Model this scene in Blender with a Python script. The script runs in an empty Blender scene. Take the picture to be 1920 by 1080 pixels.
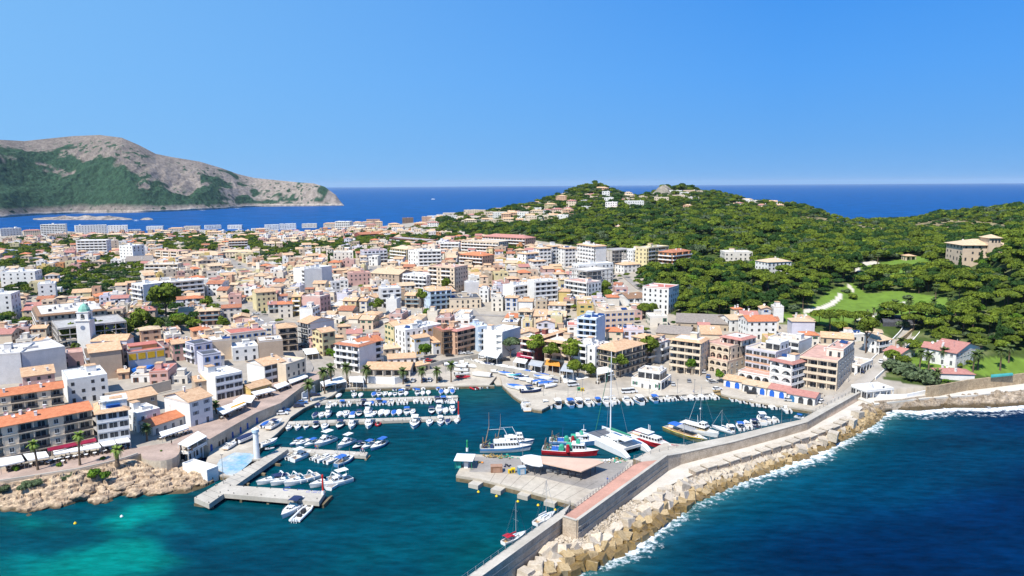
import bpy, math, random
import numpy as np
from mathutils import Vector, Matrix, noise as mnoise
random.seed(7); RNG=np.random.default_rng(7)
S=bpy.context.scene
COL=S.collection
# ------------------------------------------------------------ camera, sky, sun, exposure
F=1340.0; PITCH=math.atan(193/1340.0); ROLL=math.radians(0.36); CH=90.0
_r=np.array([1.,0,0]); CF=np.array([0,math.cos(PITCH),-math.sin(PITCH)]); _u=np.cross(_r,CF)
CR=_r*math.cos(ROLL)-_u*math.sin(ROLL); CU=_u*math.cos(ROLL)+_r*math.sin(ROLL)
cam=bpy.data.cameras.new('camera'); camo=bpy.data.objects.new('camera',cam); COL.objects.link(camo)
cam.sensor_width=36; cam.lens=36*F/1920; cam.clip_start=1; cam.clip_end=600000
camo.matrix_world=Matrix(((CR[0],CU[0],-CF[0],0),(CR[1],CU[1],-CF[1],0),(CR[2],CU[2],-CF[2],CH),(0,0,0,1)))
S.camera=camo
SUN_AZ=math.radians(217); SUN_EL=math.radians(55)      # compass style: 0 = +Y, 90 = +X
sd=Vector((math.sin(SUN_AZ)*math.cos(SUN_EL),math.cos(SUN_AZ)*math.cos(SUN_EL),math.sin(SUN_EL)))
sl=bpy.data.lights.new('sun','SUN'); sl.energy=4.65; sl.angle=math.radians(0.5); sl.color=(1,0.965,0.90)
so=bpy.data.objects.new('sun',sl); so.rotation_euler=sd.to_track_quat('Z','Y').to_euler(); so.location=sd*500; COL.objects.link(so)
w=bpy.data.worlds.new('World'); S.world=w; w.use_nodes=True
nt=w.node_tree; bg=nt.nodes['Background']; sky=nt.nodes.new('ShaderNodeTexSky'); sky.sky_type='NISHITA'; sky.sun_disc=False
sky.sun_elevation=SUN_EL; sky.sun_rotation=SUN_AZ; sky.altitude=0; sky.air_density=1.0; sky.dust_density=0.25; sky.ozone_density=3.0
tcw=nt.nodes.new('ShaderNodeTexCoord'); sp=nt.nodes.new('ShaderNodeSeparateXYZ'); nt.links.new(tcw.outputs['Generated'],sp.inputs[0])
ramp=nt.nodes.new('ShaderNodeValToRGB'); nt.links.new(sp.outputs[2],ramp.inputs[0])      # clear blue air: deepens with height
cr_=ramp.color_ramp; cr_.elements[0].position=0; cr_.elements[0].color=(.95,2.8,5.7,1); cr_.elements[1].position=1; cr_.elements[1].color=(.28,1.25,4.3,1)
for p_,c_ in ((.05,(.72,2.6,5.9)),(.14,(.52,2.4,6.2)),(.27,(.28,1.95,5.9)),(.6,(.24,1.35,4.5))):
 q_=cr_.elements.new(p_); q_.color=(*c_,1)
# the side of the sun stays paler
mp_=nt.nodes.new('ShaderNodeMapRange'); mp_.inputs[1].default_value=.35; mp_.inputs[2].default_value=-1.0; nt.links.new(sp.outputs[0],mp_.inputs[0])
pale=nt.nodes.new('ShaderNodeMix'); pale.data_type='RGBA'; pale.inputs[7].default_value=(1.75,3.9,6.5,1); nt.links.new(ramp.outputs[0],pale.inputs[6]); nt.links.new(mp_.outputs[0],pale.inputs[0])
mxs=nt.nodes.new('ShaderNodeMix'); mxs.data_type='RGBA'; mxs.inputs[0].default_value=.96; nt.links.new(sky.outputs[0],mxs.inputs[6]); nt.links.new(pale.outputs[2],mxs.inputs[7])
nt.links.new(mxs.outputs[2],bg.inputs[0]); bg.inputs[1].default_value=0.10
S.view_settings.view_transform='Standard'; S.view_settings.look='None'; S.view_settings.gamma=1; S.view_settings.use_curve_mapping=False
S.view_settings.exposure=0.56
S.cycles.max_bounces=5; S.cycles.diffuse_bounces=2; S.cycles.glossy_bounces=2; S.cycles.transmission_bounces=3; S.cycles.volume_bounces=0
S.cycles.caustics_reflective=False; S.cycles.caustics_refractive=False; S.cycles.use_denoising=True
# ------------------------------------------------------------ picture <-> world measuring
def ray(px,py): return CF+(px-960)/F*CR-(py-540)/F*CU
def P(px,py,z=0.0):
 d=ray(px,py); t=(z-CH)/d[2]; return np.array([d[0]*t,d[1]*t,z])
def proj(x,y,z):
 vx,vy,vz=x,y,z-CH
 dd=vx*CF[0]+vy*CF[1]+vz*CF[2]
 return 960+F*(vx*CR[0]+vy*CR[1]+vz*CR[2])/dd, 540-F*(vx*CU[0]+vy*CU[1]+vz*CU[2])/dd
def inpoly(X,Y,poly):
 X=np.asarray(X,float); Y=np.asarray(Y,float); r=np.zeros(X.shape,bool); n=len(poly); j=n-1
 for i in range(n):
  xi,yi=poly[i][0],poly[i][1]; xj,yj=poly[j][0],poly[j][1]
  if yi!=yj:
   c=((yi>Y)!=(yj>Y))&(X<(xj-xi)*(Y-yi)/(yj-yi)+xi); r^=c
  j=i
 return r
def segdist(X,Y,pts):
 D=np.full(np.shape(X),1e9)
 for a,b in zip(pts[:-1],pts[1:]):
  dx,dy=b[0]-a[0],b[1]-a[1]; L=dx*dx+dy*dy+1e-9
  t=np.clip(((X-a[0])*dx+(Y-a[1])*dy)/L,0,1); D=np.minimum(D,np.hypot(X-a[0]-t*dx,Y-a[1]-t*dy))
 return D
# ------------------------------------------------------------ materials
MATS={}
def lin(c): return tuple(((x/255+0.055)/1.055)**2.4 if x>10 else x/255/12.92 for x in c)
def mat(name,col,rough=.8,var=.1,scale=.5,col2=None,bump=0,bscale=6,metal=0,spec=.3,objvar=0,fine=0,fscale=4,wave=None,coord='Object',emis=None,wetz=None):
 if name in MATS: return MATS[name]
 m=bpy.data.materials.new(name); m.use_nodes=True; n=m.node_tree; b=n.nodes['Principled BSDF']; L=n.links.new
 b.inputs['Roughness'].default_value=rough; b.inputs['Metallic'].default_value=metal; b.inputs['Specular IOR Level'].default_value=spec
 tc=n.nodes.new('ShaderNodeTexCoord'); src=tc.outputs['Object']
 if coord=='World':
  g=n.nodes.new('ShaderNodeNewGeometry'); src=g.outputs['Position']
 if coord=='Object' : src=tc.outputs['Object']
 nz=n.nodes.new('ShaderNodeTexNoise'); nz.inputs['Scale'].default_value=scale; nz.inputs['Detail'].default_value=5; nz.inputs['Roughness'].default_value=.6; L(src,nz.inputs['Vector'])
 mr=n.nodes.new('ShaderNodeMapRange'); mr.inputs[1].default_value=.35; mr.inputs[2].default_value=.65; L(nz.outputs['Fac'],mr.inputs[0])
 mx=n.nodes.new('ShaderNodeMix'); mx.data_type='RGBA'; L(mr.outputs[0],mx.inputs[0])
 c2=col2 or tuple(max(0,x*(1-var*1.6)) for x in col); c1=tuple(min(1,x*(1+var*.6)) for x in col) if not col2 else col
 mx.inputs[6].default_value=(*c2,1); mx.inputs[7].default_value=(*c1,1); out=mx.outputs[2]
 if fine:
  n2=n.nodes.new('ShaderNodeTexNoise'); n2.inputs['Scale'].default_value=fscale; n2.inputs['Detail'].default_value=3; L(src,n2.inputs['Vector'])
  r2=n.nodes.new('ShaderNodeMapRange'); r2.inputs[1].default_value=.3; r2.inputs[2].default_value=.7; r2.inputs[3].default_value=1-fine; r2.inputs[4].default_value=1+fine*.5; L(n2.outputs['Fac'],r2.inputs[0])
  vm=n.nodes.new('ShaderNodeVectorMath'); vm.operation='SCALE'; L(out,vm.inputs[0]); L(r2.outputs[0],vm.inputs['Scale']); out=vm.outputs[0]
 if objvar:
  oi=n.nodes.new('ShaderNodeObjectInfo'); r3=n.nodes.new('ShaderNodeMapRange'); r3.inputs[3].default_value=1-objvar; r3.inputs[4].default_value=1+objvar*.6; L(oi.outputs['Random'],r3.inputs[0])
  vm=n.nodes.new('ShaderNodeVectorMath'); vm.operation='SCALE'; L(out,vm.inputs[0]); L(r3.outputs[0],vm.inputs['Scale']); out=vm.outputs[0]
 if wetz:   # dark weed and damp rock up to the splash line
  g_=n.nodes.new('ShaderNodeNewGeometry'); sx_=n.nodes.new('ShaderNodeSeparateXYZ'); L(g_.outputs['Position'],sx_.inputs[0]); ad=n.nodes.new('ShaderNodeMath'); ad.operation='MULTIPLY_ADD'; ad.inputs[1].default_value=-1.6; L(nz.outputs['Fac'],ad.inputs[0]); L(sx_.outputs[2],ad.inputs[2]); mw_=n.nodes.new('ShaderNodeMapRange'); mw_.inputs[1].default_value=wetz-.9; mw_.inputs[2].default_value=wetz; L(ad.outputs[0],mw_.inputs[0]); mq=n.nodes.new('ShaderNodeMix'); mq.data_type='RGBA'; mq.inputs[6].default_value=(.085,.06,.03,1); L(mw_.outputs[0],mq.inputs[0]); L(out,mq.inputs[7]); out=mq.outputs[2]
 L(out,b.inputs['Base Color'])
 h=None
 if wave:
  wv=n.nodes.new('ShaderNodeTexWave'); wv.bands_direction=wave[0]; wv.inputs['Scale'].default_value=wave[1]; wv.inputs['Distortion'].default_value=.6; L(src,wv.inputs['Vector']); h=wv.outputs['Fac']
  bp=n.nodes.new('ShaderNodeBump'); bp.inputs['Strength'].default_value=wave[2]; bp.inputs['Distance'].default_value=.12; L(h,bp.inputs['Height']); L(bp.outputs[0],b.inputs['Normal'])
 if bump:
  n3=n.nodes.new('ShaderNodeTexNoise'); n3.inputs['Scale'].default_value=bscale; n3.inputs['Detail'].default_value=4; L(src,n3.inputs['Vector'])
  bp=n.nodes.new('ShaderNodeBump'); bp.inputs['Strength'].default_value=bump; bp.inputs['Distance'].default_value=.3; L(n3.outputs['Fac'],bp.inputs['Height']); L(bp.outputs[0],b.inputs['Normal'])
 if emis: b.inputs['Emission Color'].default_value=(*emis,1); b.inputs['Emission Strength'].default_value=1
 MATS[name]=m; return m
# ------------------------------------------------------------ mesh builder, objects, tags
class MB:
 def __init__(s): s.v=[]; s.f=[]; s.m=[]
 def add(s,vs,fs,m=0):
  k=len(s.v); s.v+= [tuple(map(float,q)) for q in vs]; s.f+=[tuple(i+k for i in f) for f in fs]; s.m+=[m]*len(fs); return s
 def box(s,x0,x1,y0,y1,z0,z1,m=0):
  return s.add([(x0,y0,z0),(x1,y0,z0),(x1,y1,z0),(x0,y1,z0),(x0,y0,z1),(x1,y0,z1),(x1,y1,z1),(x0,y1,z1)],
                     [(0,3,2,1),(4,5,6,7),(0,1,5,4),(1,2,6,5),(2,3,7,6),(3,0,4,7)],m)
 def obox(s,c,u,hx,hy,z0,z1,m=0):   # oriented by unit 2-D vector u
  vx,vy=-u[1],u[0]; q=[]
  for z in (z0,z1):
   for a,b in ((-hx,-hy),(hx,-hy),(hx,hy),(-hx,hy)): q.append((c[0]+u[0]*a+vx*b,c[1]+u[1]*a+vy*b,z))
  return s.add(q,[(0,3,2,1),(4,5,6,7),(0,1,5,4),(1,2,6,5),(2,3,7,6),(3,0,4,7)],m)
 def prism(s,poly,z0,z1,m=0,ms=None,bottom=True):
  n=len(poly); A=sum(poly[i][0]*poly[(i+1)%n][1]-poly[(i+1)%n][0]*poly[i][1] for i in range(n))
  if A<0: poly=poly[::-1]
  zz=(lambda z,p: z if not callable(z) else z(p))
  vs=[(p[0],p[1],zz(z0,p)) for p in poly]+[(p[0],p[1],zz(z1,p)) for p in poly]
  s.add(vs,[tuple(range(n,2*n))],m)
  k=len(s.v)-2*n
  for i in range(n):
   j=(i+1)%n; s.f.append((k+i,k+j,k+n+j,k+n+i)); s.m.append(m if ms is None else ms)
  if bottom: s.f.append(tuple(range(k+n-1,k-1,-1))); s.m.append(m)
  return s
 def tube(s,a,b,r0,r1=None,n=6,m=0,cap=True):
  r1=r0 if r1 is None else r1; a=Vector(a); b=Vector(b); d=(b-a).normalized()
  u=d.cross(Vector((0,0,1)) if abs(d.z)<.9 else Vector((1,0,0))).normalized(); v=d.cross(u); q=[]
  for c,r in ((a,r0),(b,r1)):
   for i in range(n):
    t=2*math.pi*i/n; q.append(c+u*(r*math.cos(t))+v*(r*math.sin(t)))
  fs=[(i,n+i,n+(i+1)%n,(i+1)%n) for i in range(n)]
  if cap: fs+=[tuple(range(n)),tuple(range(2*n-1,n-1,-1))]
  return s.add(q,fs,m)
 def wallpath(s,pts,w,z0,z1,m=0,off=0):  # a wall of width w along a polyline, pts (x,y); z0,z1 numbers or lists
  n=len(pts); L=[];R=[]
  for i in range(n):
   a=pts[max(0,i-1)]; b=pts[min(n-1,i+1)]; d=np.array([b[0]-a[0],b[1]-a[1]],float); d/=np.linalg.norm(d)+1e-9; nn=np.array([-d[1],d[0]])
   p=np.array(pts[i][:2],float); L.append(p+nn*(off+w/2)); R.append(p+nn*(off-w/2))
  g=lambda z,i: z[i] if hasattr(z,'__len__') else z
  vs=[]
  for i in range(n): vs+=[(*L[i],g(z0,i)),(*R[i],g(z0,i)),(*R[i],g(z1,i)),(*L[i],g(z1,i))]
  fs=[]
  for i in range(n-1):
   k=4*i;
   for e in range(4): fs.append((k+e,k+4+e,k+4+(e+1)%4,k+(e+1)%4))
  fs+=[(0,1,2,3),(4*n-1,4*n-2,4*n-3,4*n-4)]
  return s.add(vs,fs,m)
 def mesh(s,name,mats,smooth=False):
  me=bpy.data.meshes.new(name); me.from_pydata(s.v,[],s.f)
  for m in (mats if isinstance(mats,(list,tuple)) else [mats]): me.materials.append(m)
  if len(s.f) and any(s.m): me.polygons.foreach_set('material_index',s.m)
  if smooth: me.polygons.foreach_set('use_smooth',[True]*len(s.f))
  return me
 def build(s,name,mats,parent=None,smooth=False,kind=None):
  if not s.f: return None
  return link(name,s.mesh(name,mats,smooth),parent,kind)
def link(name,me,parent=None,kind=None,loc=None,rot=None,scl=None):
 o=bpy.data.objects.new(name,me); COL.objects.link(o)
 if parent is not None: o.parent=parent
 if kind: o['kind']=kind
 if loc is not None: o.location=loc
 if rot is not None: o.rotation_euler=rot if hasattr(rot,'__len__') else (0,0,rot)
 if scl is not None: o.scale=scl if hasattr(scl,'__len__') else (scl,)*3
 return o
def tag(o,label=None,cat=None,group=None,kind=None):
 if label: o['label']=label
 if cat: o['category']=cat
 if group: o['group']=group
 if kind: o['kind']=kind
 return o
def empty(name,loc,rz=0): return link(name,None,None,None,loc,rz)
def npmesh(name,V,Fq,mats,smooth=True,attr=None,fattr=None):
 me=bpy.data.meshes.new(name); V=np.asarray(V,np.float32); Fq=np.asarray(Fq,np.int32); k=Fq.shape[1]
 me.vertices.add(len(V)); me.vertices.foreach_set('co',V.ravel()); me.loops.add(Fq.size); me.loops.foreach_set('vertex_index',Fq.ravel())
 me.polygons.add(len(Fq)); me.polygons.foreach_set('loop_start',np.arange(0,Fq.size,k,dtype=np.int32)); me.polygons.foreach_set('loop_total',np.full(len(Fq),k,np.int32))
 me.polygons.foreach_set('use_smooth',np.full(len(Fq),smooth)); me.update(calc_edges=True)
 for m in (mats if isinstance(mats,(list,tuple)) else [mats]): me.materials.append(m)
 for nm,(typ,dat) in (attr or {}).items():
  a=me.attributes.new(nm,typ,'POINT'); a.data.foreach_set('color' if 'COLOR' in typ else 'value',np.asarray(dat,np.float32).ravel())
 me.validate(); return me
def copy_tree(o,parent=None):
 c=o.copy(); COL.objects.link(c)
 if parent is not None: c.parent=parent
 for ch in o.children: copy_tree(ch,c)
 return c
# vectorised value noise
_T=RNG.random((256,256))
def vn(X,Y):
 X=np.asarray(X,float);Y=np.asarray(Y,float)
 xi=np.floor(X).astype(int); yi=np.floor(Y).astype(int); fx=X-xi; fy=Y-yi; fx=fx*fx*(3-2*fx); fy=fy*fy*(3-2*fy)
 g=lambda a,b:_T[a&255,b&255]
 return (g(xi,yi)*(1-fx)+g(xi+1,yi)*fx)*(1-fy)+(g(xi,yi+1)*(1-fx)+g(xi+1,yi+1)*fx)*fy
def fbm(X,Y,o=4):
 s=0;a=.5;t=0
 for i in range(o): s=s+a*vn(X*2**i+17*i,Y*2**i+31*i); t+=a; a*=.5
 return s/t
# ------------------------------------------------------------ land relief from surveyed spots (picture x, picture y, height) or (picture x, 'd', distance, height)
SPOT=[(-250,900,6),(-250,760,8),(0,880,6),(180,850,6),(330,830,6),(430,770,5.5),(540,735,4.6),(600,708,3.4),(640,700,2.4),(700,705,1.6),(800,700,1.6),(900,690,1.6),(960,715,1.6),(1050,735,1.6),(1200,725,1.7),(1330,725,1.7),(1420,735,1.8),(1530,750,1.8),
(-250,600,12),(0,740,8),(150,700,8),(300,660,8),(450,660,7),(560,650,5),(650,650,4),(760,660,4),(860,655,4),(930,660,4.2),(1000,660,4.5),(1100,670,4.5),(1180,665,4.5),(1280,690,3),(1400,690,3.5),(1500,700,5),(1560,745,3.2),
(1600,730,4),(1640,690,6.5),(1700,640,11),(1760,700,8),(1850,690,8.5),(880,682,1.7),(910,684,1.7),(950,693,1.7),(990,703,1.7),(1035,714,1.8),(945,678,4.3),(985,686,4.3),(1030,700,4.3),(1930,680,9),(2150,680,9),(1750,722,5),(1900,710,4.5),(2150,700,4.5),
(-250,520,15),(0,600,11),(200,590,11),(400,590,10),(600,590,9),(800,600,8),(1000,600,9),(1200,600,11),(1350,620,11),(1450,630,11),(1560,620,13),(1650,600,16),(1750,600,19),(1850,630,16),(1930,620,19),(2150,600,22),
(0,500,13),(200,500,13),(400,500,13),(600,500,14),(800,500,16),(1000,500,19),(1150,500,21),(1300,520,22),(1400,540,21),(1500,560,19),(1600,560,19),(1550,500,31),(1650,520,27),(1750,540,26),(1850,520,34),(1870,480,47),(1950,500,45),(2150,520,45),
(-250,'d',1200,8),(-250,'d',1500,3),(0,'d',1000,10),(0,'d',1400,3),(0,'d',1800,4),(100,'d',1650,4),(200,'d',1000,10),(200,'d',1430,3),(400,'d',1000,11),(400,'d',1430,3),(600,'d',900,13),(600,'d',1430,4),(700,'d',900,15),(700,'d',1300,11),(800,'d',800,20),(800,'d',1100,22),(800,'d',1400,20),
(880,'d',1050,29),(880,'d',1300,42),(960,'d',750,26),(960,'d',1000,36),(960,'d',1150,48),(950,'d',1300,50),(1010,'d',1300,60),(1060,'d',1000,47),(1060,'d',1200,64),(1060,'d',1320,77),(1110,'d',1000,52),(1090,'d',1180,74),(1110,'d',1300,96),(1150,'d',1300,77),(1160,'d',1200,72),(1180,'d',1330,72),(1200,'d',1200,66),(1210,'d',1350,66),
(1240,'d',1200,72),(1240,'d',1300,88),(1280,'d',1300,87),(1290,'d',1150,70),(1340,'d',1300,72),(1300,'d',700,37),(1300,'d',850,46),(1300,'d',1000,54),(1150,'d',750,33),(1150,'d',900,42),(1400,'d',1250,64),(1400,'d',1000,53),(1400,'d',800,46),(1480,'d',1300,57),(1480,'d',1000,42),(1520,'d',1300,47),
(1560,'d',1300,32),(1600,'d',1300,24),(1650,'d',1400,20),(1700,'d',1400,26),(1600,'d',1000,31),(1700,'d',1000,34),(1750,'d',1400,42),(1800,'d',1300,44),(1850,'d',1300,51),(1920,'d',1250,58),(2150,'d',1200,70),(1800,'d',1000,40),(1900,'d',950,46),(1500,'d',750,42),(1650,'d',750,33),(1780,'d',800,36),(1860,'d',750,48),(1920,'d',650,47),
(1110,'d',1600,40),(1250,'d',1600,40),(900,'d',1650,10),(1450,'d',1600,20),(1600,'d',1700,2),(1900,'d',1700,20),(2150,'d',1700,20)]
def spotxyz(s):
 if s[1]=='d':
  a=math.atan((s[0]-960)/F/math.cos(PITCH)*1.0); y=s[2]*math.cos(a); x=s[2]*math.sin(a); return (x,y,s[3])
 return tuple(P(*s))
_S=np.array([spotxyz(s) for s in SPOT]); _far=np.hypot(_S[:,0],_S[:,1])>950; _S[:,2]-=np.where(_far&(_S[:,2]>24),5.5,0)
def _uv(x,y): return np.arctan2(x,y)*3.0, np.log(np.hypot(x,y)+1e-6)
_su,_sv=_uv(_S[:,0],_S[:,1])
_K=np.hypot(_su[:,None]-_su[None],_sv[:,None]-_sv[None]); _n=len(_S)
_A=np.block([[_K+np.eye(_n)*-0.004,np.ones((_n,1))],[np.ones((1,_n)),np.zeros((1,1))]])
_W=np.linalg.solve(_A,np.append(_S[:,2],0))
NA,NL=760,420; A0,A1=-1.0,1.0; L0,L1=math.log(165),math.log(1900)
_ga=np.linspace(A0,A1,NA); _gl=np.linspace(L0,L1,NL)
GA,GL=np.meshgrid(_ga,_gl,indexing='ij'); GX=np.sin(GA)*np.exp(GL); GY=np.cos(GA)*np.exp(GL)
def _rbf(x,y):
 u,v=_uv(x,y); z=np.full(x.shape,_W[-1])
 for i in range(_n): z+=_W[i]*np.hypot(u-_su[i],v-_sv[i])
 return z
_cz=_rbf(GX[::4,::4],GY[::4,::4])   # coarse, then refined bilinearly
from numpy import interp
_ci=np.arange(NA)[::4]; _cj=np.arange(NL)[::4]
_t=np.stack([interp(np.arange(NL),_cj,r) for r in _cz]); GZ=np.stack([interp(np.arange(NA),_ci,_t[:,j]) for j in range(NL)],1)
_d=np.exp(GL); GZ=GZ+np.clip((GZ-22)/30,0,1)*(fbm(GX/60,GY/60,3)-.5)*9*np.clip(_d/900,0,1)
def ground(x,y):
 a=math.atan2(x,y); l=math.log(math.hypot(x,y)+1e-6)
 i=min(max((a-A0)/(A1-A0)*(NA-1),0),NA-1.001); j=min(max((l-L0)/(L1-L0)*(NL-1),0),NL-1.001); ii=int(i);jj=int(j);fi=i-ii;fj=j-jj
 return float((GZ[ii,jj]*(1-fi)+GZ[ii+1,jj]*fi)*(1-fj)+(GZ[ii,jj+1]*(1-fi)+GZ[ii+1,jj+1]*fi)*fj)
def G(px,py,up=0.0):   # the ground point seen at a picture position
 d=ray(px,py); t=170.0; hyp=math.hypot(d[0],d[1]); last=t
 while t<1900:
  x=d[0]*t/hyp; y=d[1]*t/hyp; z=CH+d[2]*t/hyp
  if z<ground(x,y)+up:
   lo,hi=last,t
   for _ in range(12):
    m=(lo+hi)/2; x=d[0]*m/hyp; y=d[1]*m/hyp
    if CH+d[2]*m/hyp<ground(x,y)+up: hi=m
    else: lo=m
   x=d[0]*hi/hyp; y=d[1]*hi/hyp; return np.array([x,y,ground(x,y)])
  last=t; t*=1.01
 x=d[0]*1500/hyp; y=d[1]*1500/hyp; return np.array([x,y,ground(x,y)])
NEAR=[(-500,905,5),(-200,905,5),(0,893,5),(150,872,5),(230,855,5),(330,836,5),(395,815,5),(480,770,4.5),(560,740,4),(606,716,2),(640,716,1),(855,712,1),(900,700,1),(945,712,1),(1000,741,1),(1050,739,1),(1322,730,1),(1360,730,1),(1422,745,1),(1536,760,1),(1600,740,1.5),(1612,734,3),(1690,740,2.0),(1740,737,2.5),(1800,730,3),(1920,718,3),(2500,690,3)]
LAND=[tuple(P(*p)[:2]) for p in NEAR]+[(math.sin(a)*d,math.cos(a)*d) for a,d in ((.97,1500),(.62,1600),(.55,1750),(.47,1560),(.4,1560),(.33,1700),(.1,1750),(-.06,1750),(-.13,1500),(-.2,1440),(-.3,1440),(-.46,1440),(-.5,1560),(-.56,1720),(-.62,1800),(-.7,1850),(-.97,1850))]
def pxpoly(pts,z=None): return [tuple((P(x,y,z) if z is not None else G(x,y))[:2]) for x,y in pts]
FOREST_PX=[(960,425),(1000,395),(1080,380),(1300,360),(1500,392),(1560,395),(1640,402),(1760,388),(1920,372),(2100,360),(2200,700),(1850,660),(1760,625),(1650,640),(1600,640),(1480,610),(1400,600),(1260,590),(1200,560),(1230,480),(1100,465),(1000,450)]
PX_,PY_=proj(GX,GY,GZ)
fr=inpoly(PX_,PY_,FOREST_PX)|inpoly(PX_,PY_,[(1655,712),(1668,690),(1690,655),(1730,620),(1760,600),(2150,600),(2150,705),(1740,724)])|((_d>880)&(PX_>820)&(PY_<440))
LAWN_PX=[[(1375,585),(1500,590),(1555,545),(1600,530),(1635,560),(1625,585),(1590,610),(1520,608)],[(1590,555),(1680,545),(1790,560),(1790,590),(1700,600),(1600,600),(1560,612)],[(1610,500),(1720,480),(1760,490),(1720,515),(1640,520)],[(1690,672),(1730,650),(1800,680),(1790,700),(1730,705)],[(1800,690),(1850,670),(1925,672),(1925,700),(1840,705)],[(1540,580),(1600,540),(1650,560),(1600,600)]]
lw=np.zeros(fr.shape,bool)
for q in LAWN_PX: lw|=inpoly(PX_,PY_,q)
DRY_PX=[[(1500,405),(1600,412),(1600,425),(1500,420)],[(1590,420),(1660,425),(1670,445),(1600,440)],[(1700,415),(1800,412),(1900,418),(1900,435),(1800,440),(1720,435)]]
dr=np.zeros(fr.shape,bool)
for q in DRY_PX: dr|=inpoly(PX_,PY_,q)
PATH_PX=[[(1508,588),(1530,583),(1560,575),(1577,560),(1580,552),(1572,549),(1566,560),(1545,573),(1505,580)],[(1586,535),(1600,548),(1603,545),(1592,533)],[(1607,600),(1680,572),(1695,565),(1700,572),(1620,606)],[(1610,522),(1612,500),(1650,494),(1640,488),(1608,492),(1602,522)]]
pa=np.zeros(fr.shape,bool)
for q in PATH_PX: pa|=inpoly(PX_,PY_,q)
n1=fbm(GX/9,GY/9,3)[...,None]; n2=fbm(GX/2.5+40,GY/2.5,3)[...,None]
C=np.empty(GX.shape+(4,)); C[...,3]=1
town=np.array([.33,.29,.24])*(.8+.5*n2); fo=np.array([.05,.075,.018])*(.6+.9*n2)*(1-.0*n1)+np.array([.10,.085,.05])*np.clip((n1-.58)*6,0,1)*.8
la=np.array([.125,.20,.03])*(.5+.6*n2+.4*n1); dy=np.array([.26,.21,.11])*(.7+.6*n2); pt=np.array([.55,.5,.42])*np.ones_like(n2)
C[...,:3]=town; C[fr,:3]=fo[fr]; C[dr,:3]=dy[dr]; C[lw,:3]=la[lw]; C[pa,:3]=pt[pa]
ZONE_PATH=pa; ZONE_LAWN=lw; ZONE_DRY=dr
inside=inpoly(GX,GY,LAND)
Z2=np.where(inside,GZ,-3.0)
idx=np.arange(NA*NL).reshape(NA,NL)
fm=inside[:-1,:-1]|inside[1:,:-1]|inside[:-1,1:]|inside[1:,1:]
Fq=np.stack([idx[:-1,:-1],idx[:-1,1:],idx[1:,1:],idx[1:,:-1]],-1)[fm]
gm_=bpy.data.materials.new('ground_cover'); gm_.use_nodes=True; b=gm_.node_tree.nodes['Principled BSDF']; b.inputs['Roughness'].default_value=.95; b.inputs['Specular IOR Level'].default_value=.1
va=gm_.node_tree.nodes.new('ShaderNodeVertexColor'); va.layer_name='Col'; gm_.node_tree.links.new(va.outputs[0],b.inputs['Base Color'])
used,inv=np.unique(Fq,return_inverse=True)
V=np.stack([GX,GY,Z2],-1).reshape(-1,3)[used]
link('terrain',npmesh('terrain',V,inv.reshape(Fq.shape)[:,::-1],gm_,True,{'Col':('FLOAT_COLOR',C.reshape(-1,4)[used])}),kind='structure')
# ------------------------------------------------------------ far headland across the bay
SKY_PX=[(-500,300),(-300,285),(-100,270),(0,265),(60,268),(100,264),(150,259),(200,257),(240,262),(270,275),(300,291),(330,297),(380,305),(420,317),(450,328),(480,335),(520,339),(560,343),(590,345),(610,351),(630,366),(641,380),(645,385)]
SHORE_PX=[(-500,415),(-300,412),(-100,410),(0,409),(60,404),(150,400),(260,399),(330,396),(400,393),(470,388),(540,387),(600,386.5),(625,386),(640,385.5),(645,385.5)]
sx=np.array([p[0] for p in SKY_PX],float); sy=np.array([p[1] for p in SKY_PX],float); hx=np.array([p[0] for p in SHORE_PX],float); hy=np.array([p[1] for p in SHORE_PX],float)
NU,NV=900,190
U=np.linspace(-500,645,NU); T=-.02+1.37*np.linspace(0,1,NV)**1.5
HV=np.zeros((NU,NV,3)); HC=np.ones((NU,NV,4))
ys=np.interp(U,hx,hy); yt=np.interp(U,sx,sy); _k=np.hanning(81); _k/=_k.sum(); ys=np.convolve(np.pad(ys,40,'edge'),_k,'valid')
for i,u in enumerate(U):
 p0=P(u,ys[i],0)[:2]; d0=np.hypot(*p0); a=math.atan2(p0[0],p0[1])
 hgt=(347.0+ (960-u)*0.0063 - yt[i])/F
 wd=60+ 700*(1-math.exp(-(645-u)/260))
 d1=d0+wd; ztop=CH+hgt*d1*.955;
 for j,t in enumerate(T):
  dd=d0+wd*t; tt=max(0,min(1,t)); f=(tt**.85) if t<=1 else 1-(t-1)*1.2
  HV[i,j]=(math.sin(a)*dd,math.cos(a)*dd,ztop*f if t>=0 else -4)
X=HV[...,0];Y=HV[...,1]
rid=(1-np.abs(2*fbm(X/190+3,Y/420,4)-1)); rr=fbm(X/35,Y/60,4)
tt=np.clip(T,0,1)[None,:]
env=np.sin(np.pi*np.clip(tt,0,1))**.8
env=env*np.clip((1.02-tt)*3.2,0,1); HV[...,2]+=env*((rid-.7)*70+(rr-.5)*22)*np.clip(HV[...,2].max(1)/200,.15,1)[:,None]*np.clip(tt*6,0,1)
HV[...,2]+=np.clip(1-tt*8,0,1)*(T[None,:]>0)*rr*9
HV[...,2]=np.where(T[None,:]<0,-4,np.maximum(HV[...,2],.3))
_hd=np.hypot(X,Y); _el=(HV[...,2]-CH)/_hd; _tp=np.argmax(_el,1); _ii=np.arange(NU); _hg=(347.0+(960-U)*0.0063-yt)/F+.0008; _ct=np.cos(np.arctan2(X[:,0],Y[:,0]))
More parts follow.
